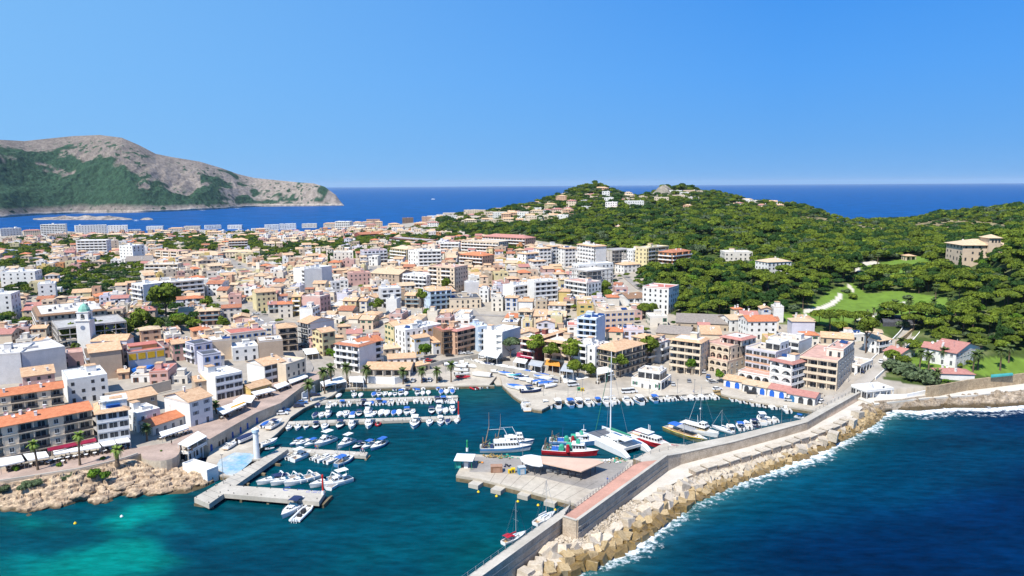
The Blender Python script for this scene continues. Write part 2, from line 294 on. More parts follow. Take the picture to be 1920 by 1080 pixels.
_sc=(CH+_hg*_hd[_ii,_tp]*_ct)/np.maximum(HV[_ii,_tp,2],1); _sc=np.convolve(np.pad(np.clip(_sc,.55,1.5),10,'edge'),np.ones(21)/21,'valid'); HV[...,2]=np.where(HV[...,2]>0,HV[...,2]*_sc[:,None],HV[...,2])
# rock / wood cover as in the photograph: woods low on the left, bare grey rock high and to the right
lineA=np.interp(U,[-500,0,100,200,260,330,380,450,645],[.75,.82,.66,.52,.42,.42,.40,.15,0])[:,None]
wood=np.clip((lineA+ (fbm(X/70,Y/110,5)-.5)*1.0 - tt)*14,0,1)*np.clip((tt-.03)*30,0,1)
sh=np.clip((fbm(X/11,Y/22,2)-.66)*30,0,1)*np.clip((fbm(X/120+9,Y/200,2)-.36)*6,0,1)*(tt<.9); wood=np.maximum(wood,sh)
wood=np.maximum(wood,np.clip((fbm(X/60+5,Y/160+2,3)-.60)*16,0,1)*(U[:,None]>380)*np.clip((tt-.1)*20,0,1))
fine=np.clip(fbm(X/7,Y/14,3)*1.0+.55*(RNG.random(X.shape)-.5),0,1.2)[...,None]
rock=np.array([.185,.155,.13])*(.55+.9*fine); shore=np.array([.40,.34,.28])*(.6+.8*fine); low=np.clip(1-(HV[...,2]-3-7*fbm(X/50,Y/50,2))/6,0,1)[...,None]
cst=np.clip((U[:,None]-250)/200,0,1)[...,None]; rock=rock*(1+.35*cst)
gre=np.array([.028,.06,.034])*(.45+1.1*fine)  # woods green leans blue: distance haze put into the colour
base=rock*(1-low)+shore*low; wd_=wood[...,None]*(1-low)
HC[...,:3]=base*(1-wd_)+gre*wd_
HV[...,2]+=wood*(fbm(X/9+2,Y/14,2)-.3)*6*(tt<.8)*(T[None,:]>.03)
idx=np.arange(NU*NV).reshape(NU,NV); Fq=np.stack([idx[:-1,:-1],idx[:-1,1:],idx[1:,1:],idx[1:,:-1]],-1).reshape(-1,4)
link('hills',npmesh('hills',HV.reshape(-1,3),Fq[:,::-1],gm_,False,{'Col':('FLOAT_COLOR',HC.reshape(-1,4))}),kind='structure')
# low rock spit in the bay
def blob_rocks(name,px0,px1,py,dist_w,h,n=40):
 p0=P(px0,py,0);p1=P(px1,py,0); V=[];m=16
 for i in range(n):
  t=i/(n-1); c=p0*(1-t)+p1*t; d=c/np.linalg.norm(c)
  for j in range(m):
   s=j/(m-1)*2-1; q=c+d*s*dist_w; e=(1-s*s)*math.sin(math.pi*min(1,max(0,t)))**.5
   V.append((q[0],q[1],h*e*(.3+1.3*float(fbm(q[0]/25,q[1]/25,3)))-.8))
 idx=np.arange(n*m).reshape(n,m); Fq=np.stack([idx[:-1,:-1],idx[:-1,1:],idx[1:,1:],idx[1:,:-1]],-1).reshape(-1,4)
 return npmesh(name,V,Fq[:,::-1],mat('spit_rock',(.33,.28,.24),var=.4,scale=.05,fine=.3,fscale=.2,coord='World'),False)
link('rock_spit',blob_rocks('rock_spit',60,250,411,60,9),kind='structure')
link('rock_spit',blob_rocks('rock_spit',262,288,412,18,7,14),kind='structure')
# ------------------------------------------------------------ water: one sheet to the horizon; its own colour follows depth and sea bed
def water():
 azs=np.concatenate([np.linspace(-math.pi,-.95,26)[:-1],np.linspace(-.95,.95,700),np.linspace(.95,math.pi,26)[1:]])
 L=np.concatenate([[math.log(2),math.log(40),math.log(90)],np.linspace(math.log(120),math.log(700),430),np.linspace(math.log(700),math.log(60000),70)[1:]])
 A,LL=np.meshgrid(azs,L,indexing='ij'); X=np.sin(A)*np.exp(LL); Y=np.cos(A)*np.exp(LL); D=np.exp(LL)
 px,py=proj(X,Y,0*X); front=np.abs(A)<1.2; px=np.where(front,px,-9000); py=np.where(front,py,1500)
 px=px+ (fbm(X/14,Y/14,5)-.5)*95*np.clip(170/D,0,1); py=py+(fbm(X/16+7,Y/16,5)-.5)*64*np.clip(170/D,0,1)
 def lin3(c): return np.array(lin(c))
 far=lin3((0,96,178)); C=np.ones(X.shape+(3,))*far
 # outer sea (south east), deep navy blue
 k=np.clip((900-D)/500,0,1)[...,None]; C=C*(1-k)+lin3((0,42,88))*k
 HARB=[(-900,1500),(-900,900),(0,890),(380,860),(470,790),(600,715),(1000,715),(1560,730),(1600,760),(1240,860),(1060,975),(900,1085),(600,1500)]
 hb=inpoly(px,py,HARB); C[hb]=lin3((0,80,100))
 def blob(x,y,rx,ry,c,w=1,rot=0,p=2):
  dx=(px-x); dy=(py-y); cr,sr=math.cos(rot),math.sin(rot); u=(dx*cr+dy*sr)/rx; v=(-dx*sr+dy*cr)/ry
  g=(w*np.exp(-(np.abs(u)**p+np.abs(v)**p)))[...,None]; return C*(1-g)+lin3(c)*g
 C=blob(760,735,200,40,(30,92,88),.8); C=blob(690,800,190,50,(0,78,92),.7); C=blob(1000,790,260,34,(0,76,112),.8); C=blob(560,1080,260,60,(0,62,92),.7)
 C=blob(920,1020,90,50,(0,100,100),.6,-.3); C=blob(880,980,110,18,(0,98,112),.5,.1); C=blob(1350,760,30,18,(28,84,78),.7); C=blob(960,900,70,14,(0,66,92),.5)
 C=blob(900,1000,200,40,(0,74,96),.5)
 C=blob(690,1050,120,30,(0,88,100),.5,-.2); C=blob(420,930,200,26,(0,82,96),.6)
 C=blob(200,1050,130,42,(0,152,146),1,-.25,5); C=blob(120,1070,120,26,(0,156,150),.9,0,4); C=blob(255,965,75,20,(0,160,152),.95,-.25,4); C=blob(300,980,60,14,(0,116,126),.6,.5); C=blob(60,985,60,16,(0,120,118),.7); C=blob(20,1065,60,24,(0,120,130),.7)
 C=blob(330,1010,80,22,(0,62,96),.7,.4); C=blob(130,1000,110,16,(0,70,86),.7,-.1); C=blob(250,920,220,14,(0,84,92),.8,-.05)
 out=~hb&(D<900)
 near=np.exp(-(segdist(X,Y,OUTLINE)/24)**1.5)*out; C=C*(1-(.75*near)[...,None])+lin3((0,96,112))*(.75*near)[...,None]
 nn=np.exp(-(segdist(X,Y,OUTLINE)/5)**1.5)*out; C=C*(1-(.5*nn)[...,None])+lin3((96,150,140))*(.5*nn)[...,None]
 for x,y,rx,ry in ((1850,850,150,40),(1700,930,140,40),(1500,900,120,20),(1330,1000,120,20)): C=blob(x,y,rx,ry,(0,78,112),.45,-.1)
 C=blob(1560,1040,300,60,(0,34,84),.5); C=blob(1800,960,170,30,(0,40,92),.5)
 # foam where waves break on the blocks and the rocky shore
 fo=np.exp(-(segdist(X,Y,OUTLINE)/(4.2+5*fbm(X/11,Y/11,2)**2))**2)*(.45+.75*fbm(X/16+3,Y/16,2))
 fo=np.maximum(fo,1.05*np.exp(-(segdist(X,Y,EASTW)/np.where(True,4.5,1))**2)); fo=np.maximum(fo,.6*np.exp(-(segdist(X,Y,EASTW2)/3)**2))
 fo=np.maximum(fo,.42*np.exp(-(segdist(X,Y,WESTW)/1.3)**2))
 hs_=segdist(X,Y,[tuple(P(x,y,0)[:2]) for x,y in [(150,400.8),(330,396.7),(470,388.6),(643,385.8)]]); fo=np.maximum(fo,.75*np.exp(-(hs_/16)**2))
 fo=np.maximum(fo,.8*np.exp(-(segdist(X,Y,[tuple(P(x,y,0)[:2]) for x,y in [(235,413),(288,413.5)]])/7)**2))
 C=C*np.array([.5,.56,.52]); Cc=np.ones(X.shape+(4,)); Cc[...,:3]=C
 m=bpy.data.materials.new('sea_water'); m.use_nodes=True; n=m.node_tree; b=n.nodes['Principled BSDF']; Lk=n.links.new
 b.inputs['IOR'].default_value=1.25; b.inputs['Specular IOR Level'].default_value=.20
 g=n.nodes.new('ShaderNodeNewGeometry'); mp=n.nodes.new('ShaderNodeMapping'); mp.inputs['Rotation'].default_value=(0,0,.5); mp.inputs['Scale'].default_value=(.35,1,1); Lk(g.outputs['Position'],mp.inputs[0])
 va=n.nodes.new('ShaderNodeVertexColor'); va.layer_name='Col'; fa=n.nodes.new('ShaderNodeAttribute'); fa.attribute_name='foam'
 def nz(s,d,src,r=.6):
  q=n.nodes.new('ShaderNodeTexNoise'); q.inputs['Scale'].default_value=s; q.inputs['Detail'].default_value=d; q.inputs['Roughness'].default_value=r; Lk(src,q.inputs['Vector']); return q.outputs['Fac']
 def mth(op,a,b_,c=None):
  q=n.nodes.new('ShaderNodeMath'); q.operation=op
  for i,v in enumerate((a,b_,c)):
   if v is None: continue
   if hasattr(v,'is_linked'): Lk(v,q.inputs[i])
   else: q.inputs[i].default_value=v
  return q.outputs[0]
 big=nz(.035,4,mp.outputs[0]); wv=nz(.42,5,mp.outputs[0],.62); sm=nz(1.9,3,mp.outputs[0])
 mr=n.nodes.new('ShaderNodeMapRange'); mr.inputs[1].default_value=.35; mr.inputs[2].default_value=.65; mr.inputs[3].default_value=.72; mr.inputs[4].default_value=1.22; Lk(big,mr.inputs[0])
 mr2=n.nodes.new('ShaderNodeMapRange'); mr2.inputs[1].default_value=.36; mr2.inputs[2].default_value=.66; mr2.inputs[3].default_value=.70; mr2.inputs[4].default_value=1.34; Lk(wv,mr2.inputs[0])
 vs=n.nodes.new('ShaderNodeVectorMath'); vs.operation='SCALE'; Lk(va.outputs[0],vs.inputs[0]); Lk(mth('MULTIPLY',mr.outputs[0],mr2.outputs[0]),vs.inputs['Scale'])
 fn=nz(.55,7,g.outputs['Position'],.68); f1=n.nodes.new('ShaderNodeMapRange'); f1.interpolation_type='SMOOTHSTEP'
 Lk(mth('ADD',fa.outputs['Fac'],mth('MULTIPLY',mth('SUBTRACT',fn,.5),2.4)),f1.inputs[0]); f1.inputs[1].default_value=.45; f1.inputs[2].default_value=1.15
 gate=mth('MULTIPLY',f1.outputs[0],mth('MINIMUM',mth('MULTIPLY',fa.outputs['Fac'],6),1.0))
 # a few white horses offshore
 wc=nz(.02,2,g.outputs['Position']); w2=nz(.11,4,mp.outputs[0],.7)
 cap=n.nodes.new('ShaderNodeMapRange'); cap.inputs[1].default_value=.745; cap.inputs[2].default_value=.775; Lk(w2,cap.inputs[0])
 fr_=mth('MAXIMUM',gate,mth('MULTIPLY',cap.outputs[0],.8))
 mx=n.nodes.new('ShaderNodeMix'); mx.data_type='RGBA'; Lk(fr_,mx.inputs[0]); Lk(vs.outputs[0],mx.inputs[6]); mx.inputs[7].default_value=(.82,.85,.85,1); Lk(mx.outputs[2],b.inputs['Base Color'])
 Lk(mth('MULTIPLY_ADD',fr_,.5,.16),b.inputs['Roughness'])
 bp=n.nodes.new('ShaderNodeBump'); bp.inputs['Strength'].default_value=.55; bp.inputs['Distance'].default_value=.5; Lk(mth('ADD',wv,mth('MULTIPLY',sm,.25)),bp.inputs['Height']); Lk(bp.outputs[0],b.inputs['Normal'])
 b.inputs['Specular IOR Level'].default_value=0.0; out=n.nodes['Material Output']; gl=n.nodes.new('ShaderNodeBsdfGlossy'); gl.inputs['Roughness'].default_value=.22; Lk(bp.outputs[0],gl.inputs['Normal'])
 df=n.nodes.new('ShaderNodeBsdfDiffuse'); Lk(mx.outputs[2],df.inputs[0]); Lk(bp.outputs[0],df.inputs['Normal']); fz=n.nodes.new('ShaderNodeFresnel'); fz.inputs[0].default_value=1.2
 ms=n.nodes.new('ShaderNodeMixShader'); Lk(mth('ADD',.012,mth('MULTIPLY',fz.outputs[0],mth('MULTIPLY_ADD',fr_,-.16,.18))),ms.inputs[0]); Lk(df.outputs[0],ms.inputs[1]); Lk(gl.outputs[0],ms.inputs[2]); Lk(ms.outputs[0],out.inputs[0])
 na,nl=X.shape; idx=np.arange(na*nl).reshape(na,nl); Fq=np.stack([idx[:-1,:-1],idx[:-1,1:],idx[1:,1:],idx[1:,:-1]],-1).reshape(-1,4)[:,::-1]
 link('sea',npmesh('sea',np.stack([X,Y,0*X],-1).reshape(-1,3),Fq,m,True,{'Col':('FLOAT_COLOR',Cc.reshape(-1,4)),'foam':('FLOAT',fo)}),kind='structure')
W2=lambda pts,z=0:[tuple(P(p[0],p[1],z)[:2]) for p in pts]
OUTLINE=W2([(975,1085),(1020,1075),(1110,1062),(1155,1039),(1213,1006),(1240,985),(1290,945),(1340,922),(1375,908),(1407,895),(1450,880),(1525,850),(1575,827),(1625,800),(1660,778),(1668,768)])
EASTW=W2([(1668,768),(1720,774),(1790,766),(1850,768),(1920,763),(2100,752)]); EASTW2=W2([(1668,774),(1730,784),(1790,776),(1860,780),(1920,772),(2100,762)])
WESTW=W2([(-300,985),(0,955),(50,962),(75,955),(120,950),(150,940),(200,938),(215,930),(250,928),(310,927),(350,925),(385,912),(400,907)])
water()
# ------------------------------------------------------------ quays, promenades, breakwater, rocky shores
M_conc=mat('quay_concrete',(.52,.46,.37),col2=(.40,.34,.27),var=.12,scale=.08,fine=.12,fscale=.8,coord='World')
M_conc2=mat('pale_concrete',(.50,.455,.385),col2=(.39,.35,.29),var=.1,scale=.12,fine=.1,fscale=1.2,coord='World')
M_wet=mat('wet_algae_concrete',(.11,.085,.045),col2=(.26,.20,.12),scale=.5,fine=.3,fscale=2,coord='World')
M_asph=mat('worn_asphalt',(.30,.27,.24),var=.14,scale=.1,fine=.12,fscale=1,coord='World')
M_stone=mat('stone_masonry',(.60,.49,.37),col2=(.42,.33,.24),scale=.35,fine=.25,fscale=2.5,bump=.4,bscale=2,coord='World')
M_paver=mat('red_paving',(.50,.27,.20),var=.1,scale=.2,fine=.1,fscale=2,coord='World')
M_paver2=mat('pinkish_paving',(.42,.31,.25),var=.16,scale=.15,fine=.12,fscale=1.5,coord='World')
M_white=mat('white_paint',(.78,.77,.75),var=.04,scale=.4,rough=.6)
M_steel=mat('galvanised_steel',(.35,.36,.37),rough=.45,metal=.6)
M_dark=mat('dark_metal',(.05,.05,.055),rough=.5)
def slab(name,px,z,m=M_conc,bottom=-3,side=M_wet,cap=.35,kind='structure',parent=None,band=1.0):
 poly=[tuple(P(x,y,z)[:2]) for x,y in px]; b=MB(); zb=min(band,z-.3)
 b.prism(poly,bottom,zb,1,1); b.prism(grow(poly,-.04),zb-.01,z-cap,0,0,False); b.prism(poly,z-cap,z,0,0)
 return b.build(name,[m,side],parent,kind=kind)
def grow(poly,d):
 n=len(poly); A=sum(poly[i][0]*poly[(i+1)%n][1]-poly[(i+1)%n][0]*poly[i][1] for i in range(n)); s=1 if A>0 else -1; o=[]
 for i in range(n):
  a=np.array(poly[i-1]);p=np.array(poly[i]);c=np.array(poly[(i+1)%n]); e1=(p-a)/(np.linalg.norm(p-a)+1e-9); e2=(c-p)/(np.linalg.norm(c-p)+1e-9)
  nn=np.array([e1[1]+e2[1],-e1[0]-e2[0]])*s; L=np.linalg.norm(nn)+1e-9; nn/=L; k=1/max(.5,L/2); o.append(tuple(p+nn*d*k))
 return o
def zq(px,py,z): return P(px,py,z)
# west promenade, on a retaining wall; rounded bastion at its end
prom=[(-520,940),(-520,800),(0,800),(200,800),(330,790),(420,745),(540,715),(600,700),(622,700),(607,713),(585,722),(565,733),(548,746),(527,757),(480,777),(390,825),(336,832),(338,840),(337,846),(335,851),(330,856),(322,860),(312,862.5),(301,864),(290,864),(278,863),(268,860),(264,850),(235,860),(200,869),(150,880),(60,894),(0,903)]
zp=lambda p: 6.0
poly=[tuple(P(x,y,6.0 if x<440 else (5.2 if x<540 else 4.0))[:2]) for x,y in prom]
def promz(p):
 t=np.clip((p[0]+100)/45,0,1); return 6.0-2.0*t
b=MB(); b.prism(poly,-1,lambda p:promz(p),0,1); b.build('promenade',[M_paver2,mat('pale_retaining_wall',(.55,.47,.36),col2=(.42,.34,.25),scale=.2,fine=.15,fscale=1.5,coord='World')],kind='structure')
# low parapet on the promenade rim
def rim(name,pts,z,w=.35,h=.5,m=M_conc2,kind=None,parent=None,zf=None):
 q=[tuple(P(x,y,zz if (zz:=(z(x) if callable(z) else z)) is not None else 0)[:2]) for x,y in pts]; z1=[(zf(p) if zf else z)+h for p in q]; z0=[a-h-.2 for a in z1]
 return MB().wallpath(q,w,z0,z1).build(name,m,parent,kind=kind)
o=rim('parapet',[(-520,940),(0,902),(60,893),(150,879),(200,868),(235,859),(258,851)],6.0,.5,.35); tag(o,'long low white kerb wall edging the promenade above the western rocks','low wall')
# boatyard slab and the western quays
slab('boatyard',[(380,882),(395,842),(480,790),(487,787),(560,757),(640,716),(650,720),(642,727),(622,742),(570,765),(545,782),(535,797),(520,812),(492,835),(440,895),(400,889)],1.6)
slab('quay',[(610,735),(650,700),(850,660),(905,650),(935,700),(917,722),(927,722),(855,723),(642,728)],1.55)
slab('quay',[(937,700),(960,640),(1150,660),(1320,690),(1338,736),(1322,738),(1205,743),(1120,748),(1052,750),(1016,768),(1000,766),(962,741),(942,722)],1.6)
slab('quay',[(1352,738),(1345,690),(1500,690),(1600,700),(1618,730),(1611,737),(1542,767),(1530,770),(1422,754),(1362,741)],1.7)
slab('slipway',[(915,700),(938,700),(942,722),(930,722)],.6,M_conc,-2,M_wet,.1)
slab('slipway',[(1322,736),(1334,700),(1356,700),(1358,741)],.5,mat('ochre_slip',(.40,.28,.13),var=.3,scale=.5,coord='World'),-2,M_wet,.1)
# blue stained haul-out floor, 5 mm above the boatyard
q=[tuple(P(x,y,1.6)[:2]) for x,y in [(404,876),(412,862),(440,848),(470,850),(482,856),(440,893),(424,890)]]
mb_=mat('blue_antifouling_stains',(.13,.33,.50),col2=(.50,.50,.46),scale=.16,var=.3,fine=.2,fscale=1,coord='World')
MB().prism(q,1.5,1.605).build('wash_pad',mb_,kind='structure')
# piers
def pier(name,label,px,z=1.3,m=M_conc2,th=1.0,posts=True,step=7):
 poly=[tuple(P(x,y,z)[:2]) for x,y in px]; e=empty(name,(*poly[0],0)); tag(e,label,'pier'); o=np.array([*poly[0]])
 lp=[(p[0]-o[0],p[1]-o[1]) for p in poly]
 MB().prism(lp,z-th,z).build('deck',m,e)
 b=MB()
 a,c,d=np.array(lp[0]),np.array(lp[1]),np.array(lp[-1]); L=np.linalg.norm(c-a); n=max(2,int(L/step)); u=(c-a)/L; mid=(d-a)/2
 for i in range(n+1):
  q=a+u*(.8+(L-1.6)*i/n)+mid; b.obox(q,u,.35,np.linalg.norm(mid)*.85,-3,z-th+.01)
 b.build('piles',M_wet,e,kind='stuff')
 b=MB();
 for i in range(n*2+1):
  for s in (.08,.92):
   q=a+u*(.4+(L-.8)*i/(n*2))+mid*2*s; b.tube((q[0],q[1],z),(q[0],q[1],z+.35),.09,.12,6)
 b.build('mooring_bollards',M_dark,e,kind='stuff')
 return e
pier('pier','wide pale concrete outer pier with blue lettering and a red beacon at its tip',[(404,908),(611,921),(598,941),(411,925)],2.26,M_conc2,1.3)
pier('pier','pale concrete arm running from the rocks up to the second pier',[(364,933),(527,838),(540,842),(392,945)],2.2,M_conc2,1.5)
pier('pier','short concrete pier below the boatyard with moored boats on both sides',[(524,838),(690,848),(686,855),(528,846)],1.4)
pier('pier','long concrete pontoon with boats both sides, ending at a red mast',[(540,790),(860,779),(863,784),(538,796)],1.2)
pier('pier','northern concrete pontoon crowded with small boats nearest the palm quay',[(600,750),(858,741),(859,745),(598,755)],1.2)
# red and green lights on the pier tips
def beacon(px,py,z,h,c,label):
 p=P(px,py,z); e=tag(empty('harbour_beacon',p),label,'beacon'); MB().tube((0,0,0),(0,0,1.2),.45,.4,10).build('base',M_white,e)
 MB().tube((0,0,1.2),(0,0,h),.28,.24,10).build('post',c,e); MB().tube((0,0,h),(0,0,h+.5),.35,.2,10).build('lantern',c,e)
M_red=mat('signal_red',(.55,.03,.025),rough=.5); M_green=mat('signal_green',(.02,.30,.12),rough=.5)
beacon(606,927,2.2,5.5,M_red,'red harbour beacon on a white foot at the outer pier tip')
beacon(860,783,1.2,6,M_red,'red mast beacon at the end of the long pontoon')
beacon(876,846,2,3.4,M_green,'small green harbour beacon at the corner of the fish dock')
# lettering on the outer pier: too small to read in the photograph, an emblem ring and two lines of blue strokes
def strokes():
 a=P(533,916.5,2.2); b_=P(603,921,2.2); u=(b_-a)[:2]; L=np.linalg.norm(u); u/=L; v=np.array([-u[1],u[0]]); b=MB()
 c=a[:2]+u*.8; r=random.Random(3)
 for i in range(14):
  t=.6+i/14*5.0; t2=t+.42;
  for R0,R1 in ((.75,1.05),): b.add([(c[0]+math.cos(t)*R0,c[1]+math.sin(t)*R0*1.3,2.27),(c[0]+math.cos(t)*R1,c[1]+math.sin(t)*R1*1.3,2.27),(c[0]+math.cos(t2)*R1,c[1]+math.sin(t2)*R1*1.3,2.27),(c[0]+math.cos(t2)*R0,c[1]+math.sin(t2)*R0*1.3,2.27)],[(0,1,2,3)])
 x=3.2
 while x<L-.5:
  if 5.0<x<6.4: x+=.35; continue
  for row in (0,1) if x>6.4 else (0,):
   w_=.16; h=.45+.25*r.random(); q=c+u*x+v*(-.2-row*1.0 if x>6.4 else .2)
   b.obox(q,u,w_/2,h/2,2.262,2.27)
   if r.random()<.6: b.obox(q+u*.14,u,.14,.07,2.262,2.27)
  x+=.42 if r.random()<.86 else .8
 o=b.build('pier_lettering',mat('blue_lettering',(.05,.10,.42)),kind='stuff'); tag(o,'faded blue lettering and round emblem painted on the outer pier deck','lettering')
strokes()
# fish dock
slab('fish_dock',[(855,891),(877,851),(985,856),(1187,862),(1245,830),(1300,835),(1240,880),(1090,955),(1078,944),(1045,935),(990,920),(900,898)],2.0,M_conc,-3,M_wet,.5,band=1.2)
q=[tuple(P(x,y,2.0)[:2]) for x,y in [(884,856),(985,859),(1180,866),(1150,905),(1108,918),(1000,892),(910,885),(880,885)]]
MB().prism(q,1.9,2.006).build('dock_apron',M_asph,kind='structure')
for i,(x,y) in enumerate([(892,902),(934,912),(984,922),(1034,935)]):
 a=P(x,y,1.8); u=P(x+30,y+7,1.8)-a; u=u[:2]/np.linalg.norm(u[:2]); a[2]=1.25; o=MB().obox((0,0),u,1.7,1.5,-4,0).build('mooring_block',M_conc2); o.location=a
 tag(o,['square concrete landing block at the beacon end of the fish dock face','square concrete landing block, second from the beacon along the dock face','square concrete landing block, third from the beacon along the dock face','square concrete landing block where the fish dock meets the two moored yachts'][i],'block',"landing blocks along the fish dock")
# breakwater --------------------------------------------------
bw=tag(empty('breakwater',(0,0,0)),'long stone faced breakwater with a red paved upper walk curving out from the shore','breakwater')
ZR=7.2
red=[tuple(P(x,y,ZR)[:2]) for x,y in [(1058,967),(1186,872),(1200,866),(1240,862),(1248,857),(1081,974)]]
MB().prism(red,0,ZR,0,1).build('upper_walk',[M_paver,M_stone],bw)
lowp=[tuple(P(x,y,6.8)[:2]) for x,y in [(700,1204),(877,1080),(1009,986),(1070,945),(1056,968),(901,1082),(724,1215)]]
MB().prism(lowp,-3,6.8,0,1).build('outer_walk',[M_conc2,M_stone],bw)
# grey walk on the harbour side
gw=[tuple(P(x,y,4.0)[:2]) for x,y in [(1187,860),(1220,851),(1300,831),(1375,816),(1465,794),(1500,787),(1537,766),(1600,735),(1606,742),(1512,795),(1450,812),(1375,832),(1250,860),(1210,868)]]
MB().prism(gw,-3,4.0,0,1).build('harbour_walk',[M_conc2,M_wet],bw)
wallA=W2([(1082,976),(1250,854)],8.0); wall=wallA
MB().wallpath(wallA,.7,1.0,[8.1,8.1],1).wallpath(wallA,.9,8.1,8.28,0).build('parapet_wall',[M_conc2,M_stone],bw)
wallE=W2([(1082,976.5),(1056,968.5)],8.0); MB().wallpath(wallE,.5,1.0,8.05,1).wallpath(wallE,.7,8.05,8.22,0).build('end_wall',[M_conc2,M_stone],bw)
wb=[(1250,854,8.0),(1275,850,6.6),(1375,828,6.0),(1450,808,6.0),(1512,791,6.0),(1560,764,5.8),(1612,735,5.6)]
pb=[tuple(P(*p)[:2]) for p in wb]; zb_=[7.95,6.6,6.0,6.0,6.0,5.8,5.6]
MB().wallpath(pb,.8,-1,zb_,1).wallpath(pb,1.0,zb_,[z+.15 for z in zb_],0).build('parapet_wall',[M_conc2,M_stone],bw)
pc=W2([(690,1225),(901,1080.5),(1055,969)],7.1); MB().wallpath(pc,.5,-2,7.1,1).wallpath(pc,.65,7.1,7.22,0).build('parapet_wall',[M_conc2,M_stone],bw)
# courses: recessed darker string lines as thin projecting ledges along the seaward face
def face_band(pts,z,off,h=.22): return MB().wallpath(pts,.12,z,z+h,0,off).build('string_course',M_conc2,bw)
face_band([tuple(np.array(p)) for p in wallA],6.1,-.42); face_band([tuple(np.array(p)) for p in wallA],4.6,-.42); face_band(pc,5.3,-.32); face_band(pc,3.6,-.32)
# sloping rubble revetment and the white ledge road
ledge=[tuple(P(x,y,3.0)[:2]) for x,y in [(1180,935),(1200,914),(1250,877),(1325,857),(1375,845),(1475,812),(1530,792),(1600,756),(1612,750),(1630,754),(1592,787),(1530,815),(1477,831),(1378,863),(1294,892),(1238,918),(1200,940)]]
MB().prism(ledge,-2,3.0,0,1).build('ledge_road',[mat('white_concrete',(.57,.52,.445),var=.08,scale=.15,fine=.08,fscale=1,coord='World'),M_stone],bw)
sl_=[(1325,856),(1375,844),(1450,823),(1520,800),(1560,780),(1608,752)]; b=MB(); L=[]
for k,(x,y) in enumerate(sl_):
 p=P(x,y,3.0)[:2]; d=segdist(np.array([p[0]]),np.array([p[1]]),pb)[0]; L.append(p)
v=[];
for i,p in enumerate(L):
 best=min(((np.array(pb[k])*(1-t/10)+np.array(pb[k+1])*t/10) for k in range(len(pb)-1) for t in range(11)),key=lambda q:np.linalg.norm(q-p)); qn=(best-p); v+=[(*p,3.02),(*(best-qn*.12),4.6)]
b.add(v,[(2*i,2*i+2,2*i+3,2*i+1) for i in range(len(L)-1)]); b.build('stone_revetment',mat('pink_rubble_masonry',(.58,.44,.32),col2=(.42,.31,.23),scale=1.2,fine=.35,fscale=2.5,bump=.6,bscale=2.5,coord='World'),bw)
# railings: posts and rail as their own parts
def railing(label,px,z,step,h=1.1,name='railing'):
 pts=W2(px,z); e=tag(empty(name,(0,0,0)),label,'railing'); m=M_steel; segs=[]
 for a,c in zip(pts[:-1],pts[1:]):
  a=np.array(a);c=np.array(c);L=np.linalg.norm(c-a);n=max(1,int(L/step))
  for i in range(n): segs.append(a+(c-a)*i/n)
 segs.append(np.array(pts[-1])); me=MB().box(-.07,.07,-.07,.07,0,h).mesh('rail_post',m)
 for q in segs[:300]: link('post',me,e,loc=(q[0],q[1],z))
 b=MB()
 for a,c in zip(segs[:-1],segs[1:]):
  for zz in (h-.05,h*.55): b.tube((*a,z+zz),(*c,z+zz),.035,n=4,cap=False)
 b.build('rails',m,e)
railing('dark post railing along the harbour edge of the outer breakwater walk',[(780,1148),(877,1081),(1009,987),(1069,946)],6.8,2.6)
railing('closely spaced post railing beside the red paved upper walk',[(1060,966),(1186,873),(1200,867)],ZR,1.6)
railing('post railing on the harbour edge of the curved grey walk',[(1189,860),(1220,851.5),(1300,831.5),(1375,816.5),(1465,794.5),(1500,787.5),(1537,766.5),(1598,736)],4.0,3.4)
# graffiti on the seaward face (abstract, not readable in the photograph)
def graffiti(a,c,z0,h,colr,label,n=9,seed=1):
 r=random.Random(seed); a=np.array(a);c=np.array(c); u=(c-a)/np.linalg.norm(c-a); nn=np.array([u[1],-u[0]]); b=MB(); L=np.linalg.norm(c-a)
 for i in range(n):
  s=L*(i+.5)/n;
  for k in range(3):
   s0=s+r.uniform(-.3,.3); s1=s+r.uniform(-.35,.35); za=z0+r.uniform(0,.3)*h; zc=z0+r.uniform(.6,1)*h
   q0=a+u*s0+nn*.02; q1=a+u*s1+nn*.02; w_=.11
   b.add([(*(q0-u*w_),za),(*(q0+u*w_),za),(*(q1+u*w_),zc),(*(q1-u*w_),zc)],[(0,1,2,3)])
 tag(b.build('graffiti',colr),label,'graffiti')
def onwall(px1,px2,z,off=.36):
 A=np.array(wallA[0]);B=np.array(wallA[1]);u=(B-A)/np.linalg.norm(B-A);nn=np.array([u[1],-u[0]])
 def hit(px,py):
  best=None
  for t in np.linspace(0,1,400):
   q=A+(B-A)*t+nn*off; e=abs(proj(q[0],q[1],z)[0]-px)
   if best is None or e<best[0]: best=(e,q)
  return best[1]
 return hit(*px1),hit(*px2)
g1=onwall((1084,990),(1104,975),5.5); graffiti(*g1,4.2,1.5,mat('graffiti_grey',(.16,.17,.19)),'large dark grey graffiti scrawl near the stepped end of the breakwater wall',8,1)
g1=onwall((1178,926),(1194,912),5.5); graffiti(*g1,4.8,1.0,mat('graffiti_grey',(.1,.1,.1)),'dark graffiti scrawl midway along the red walk wall',7,4)
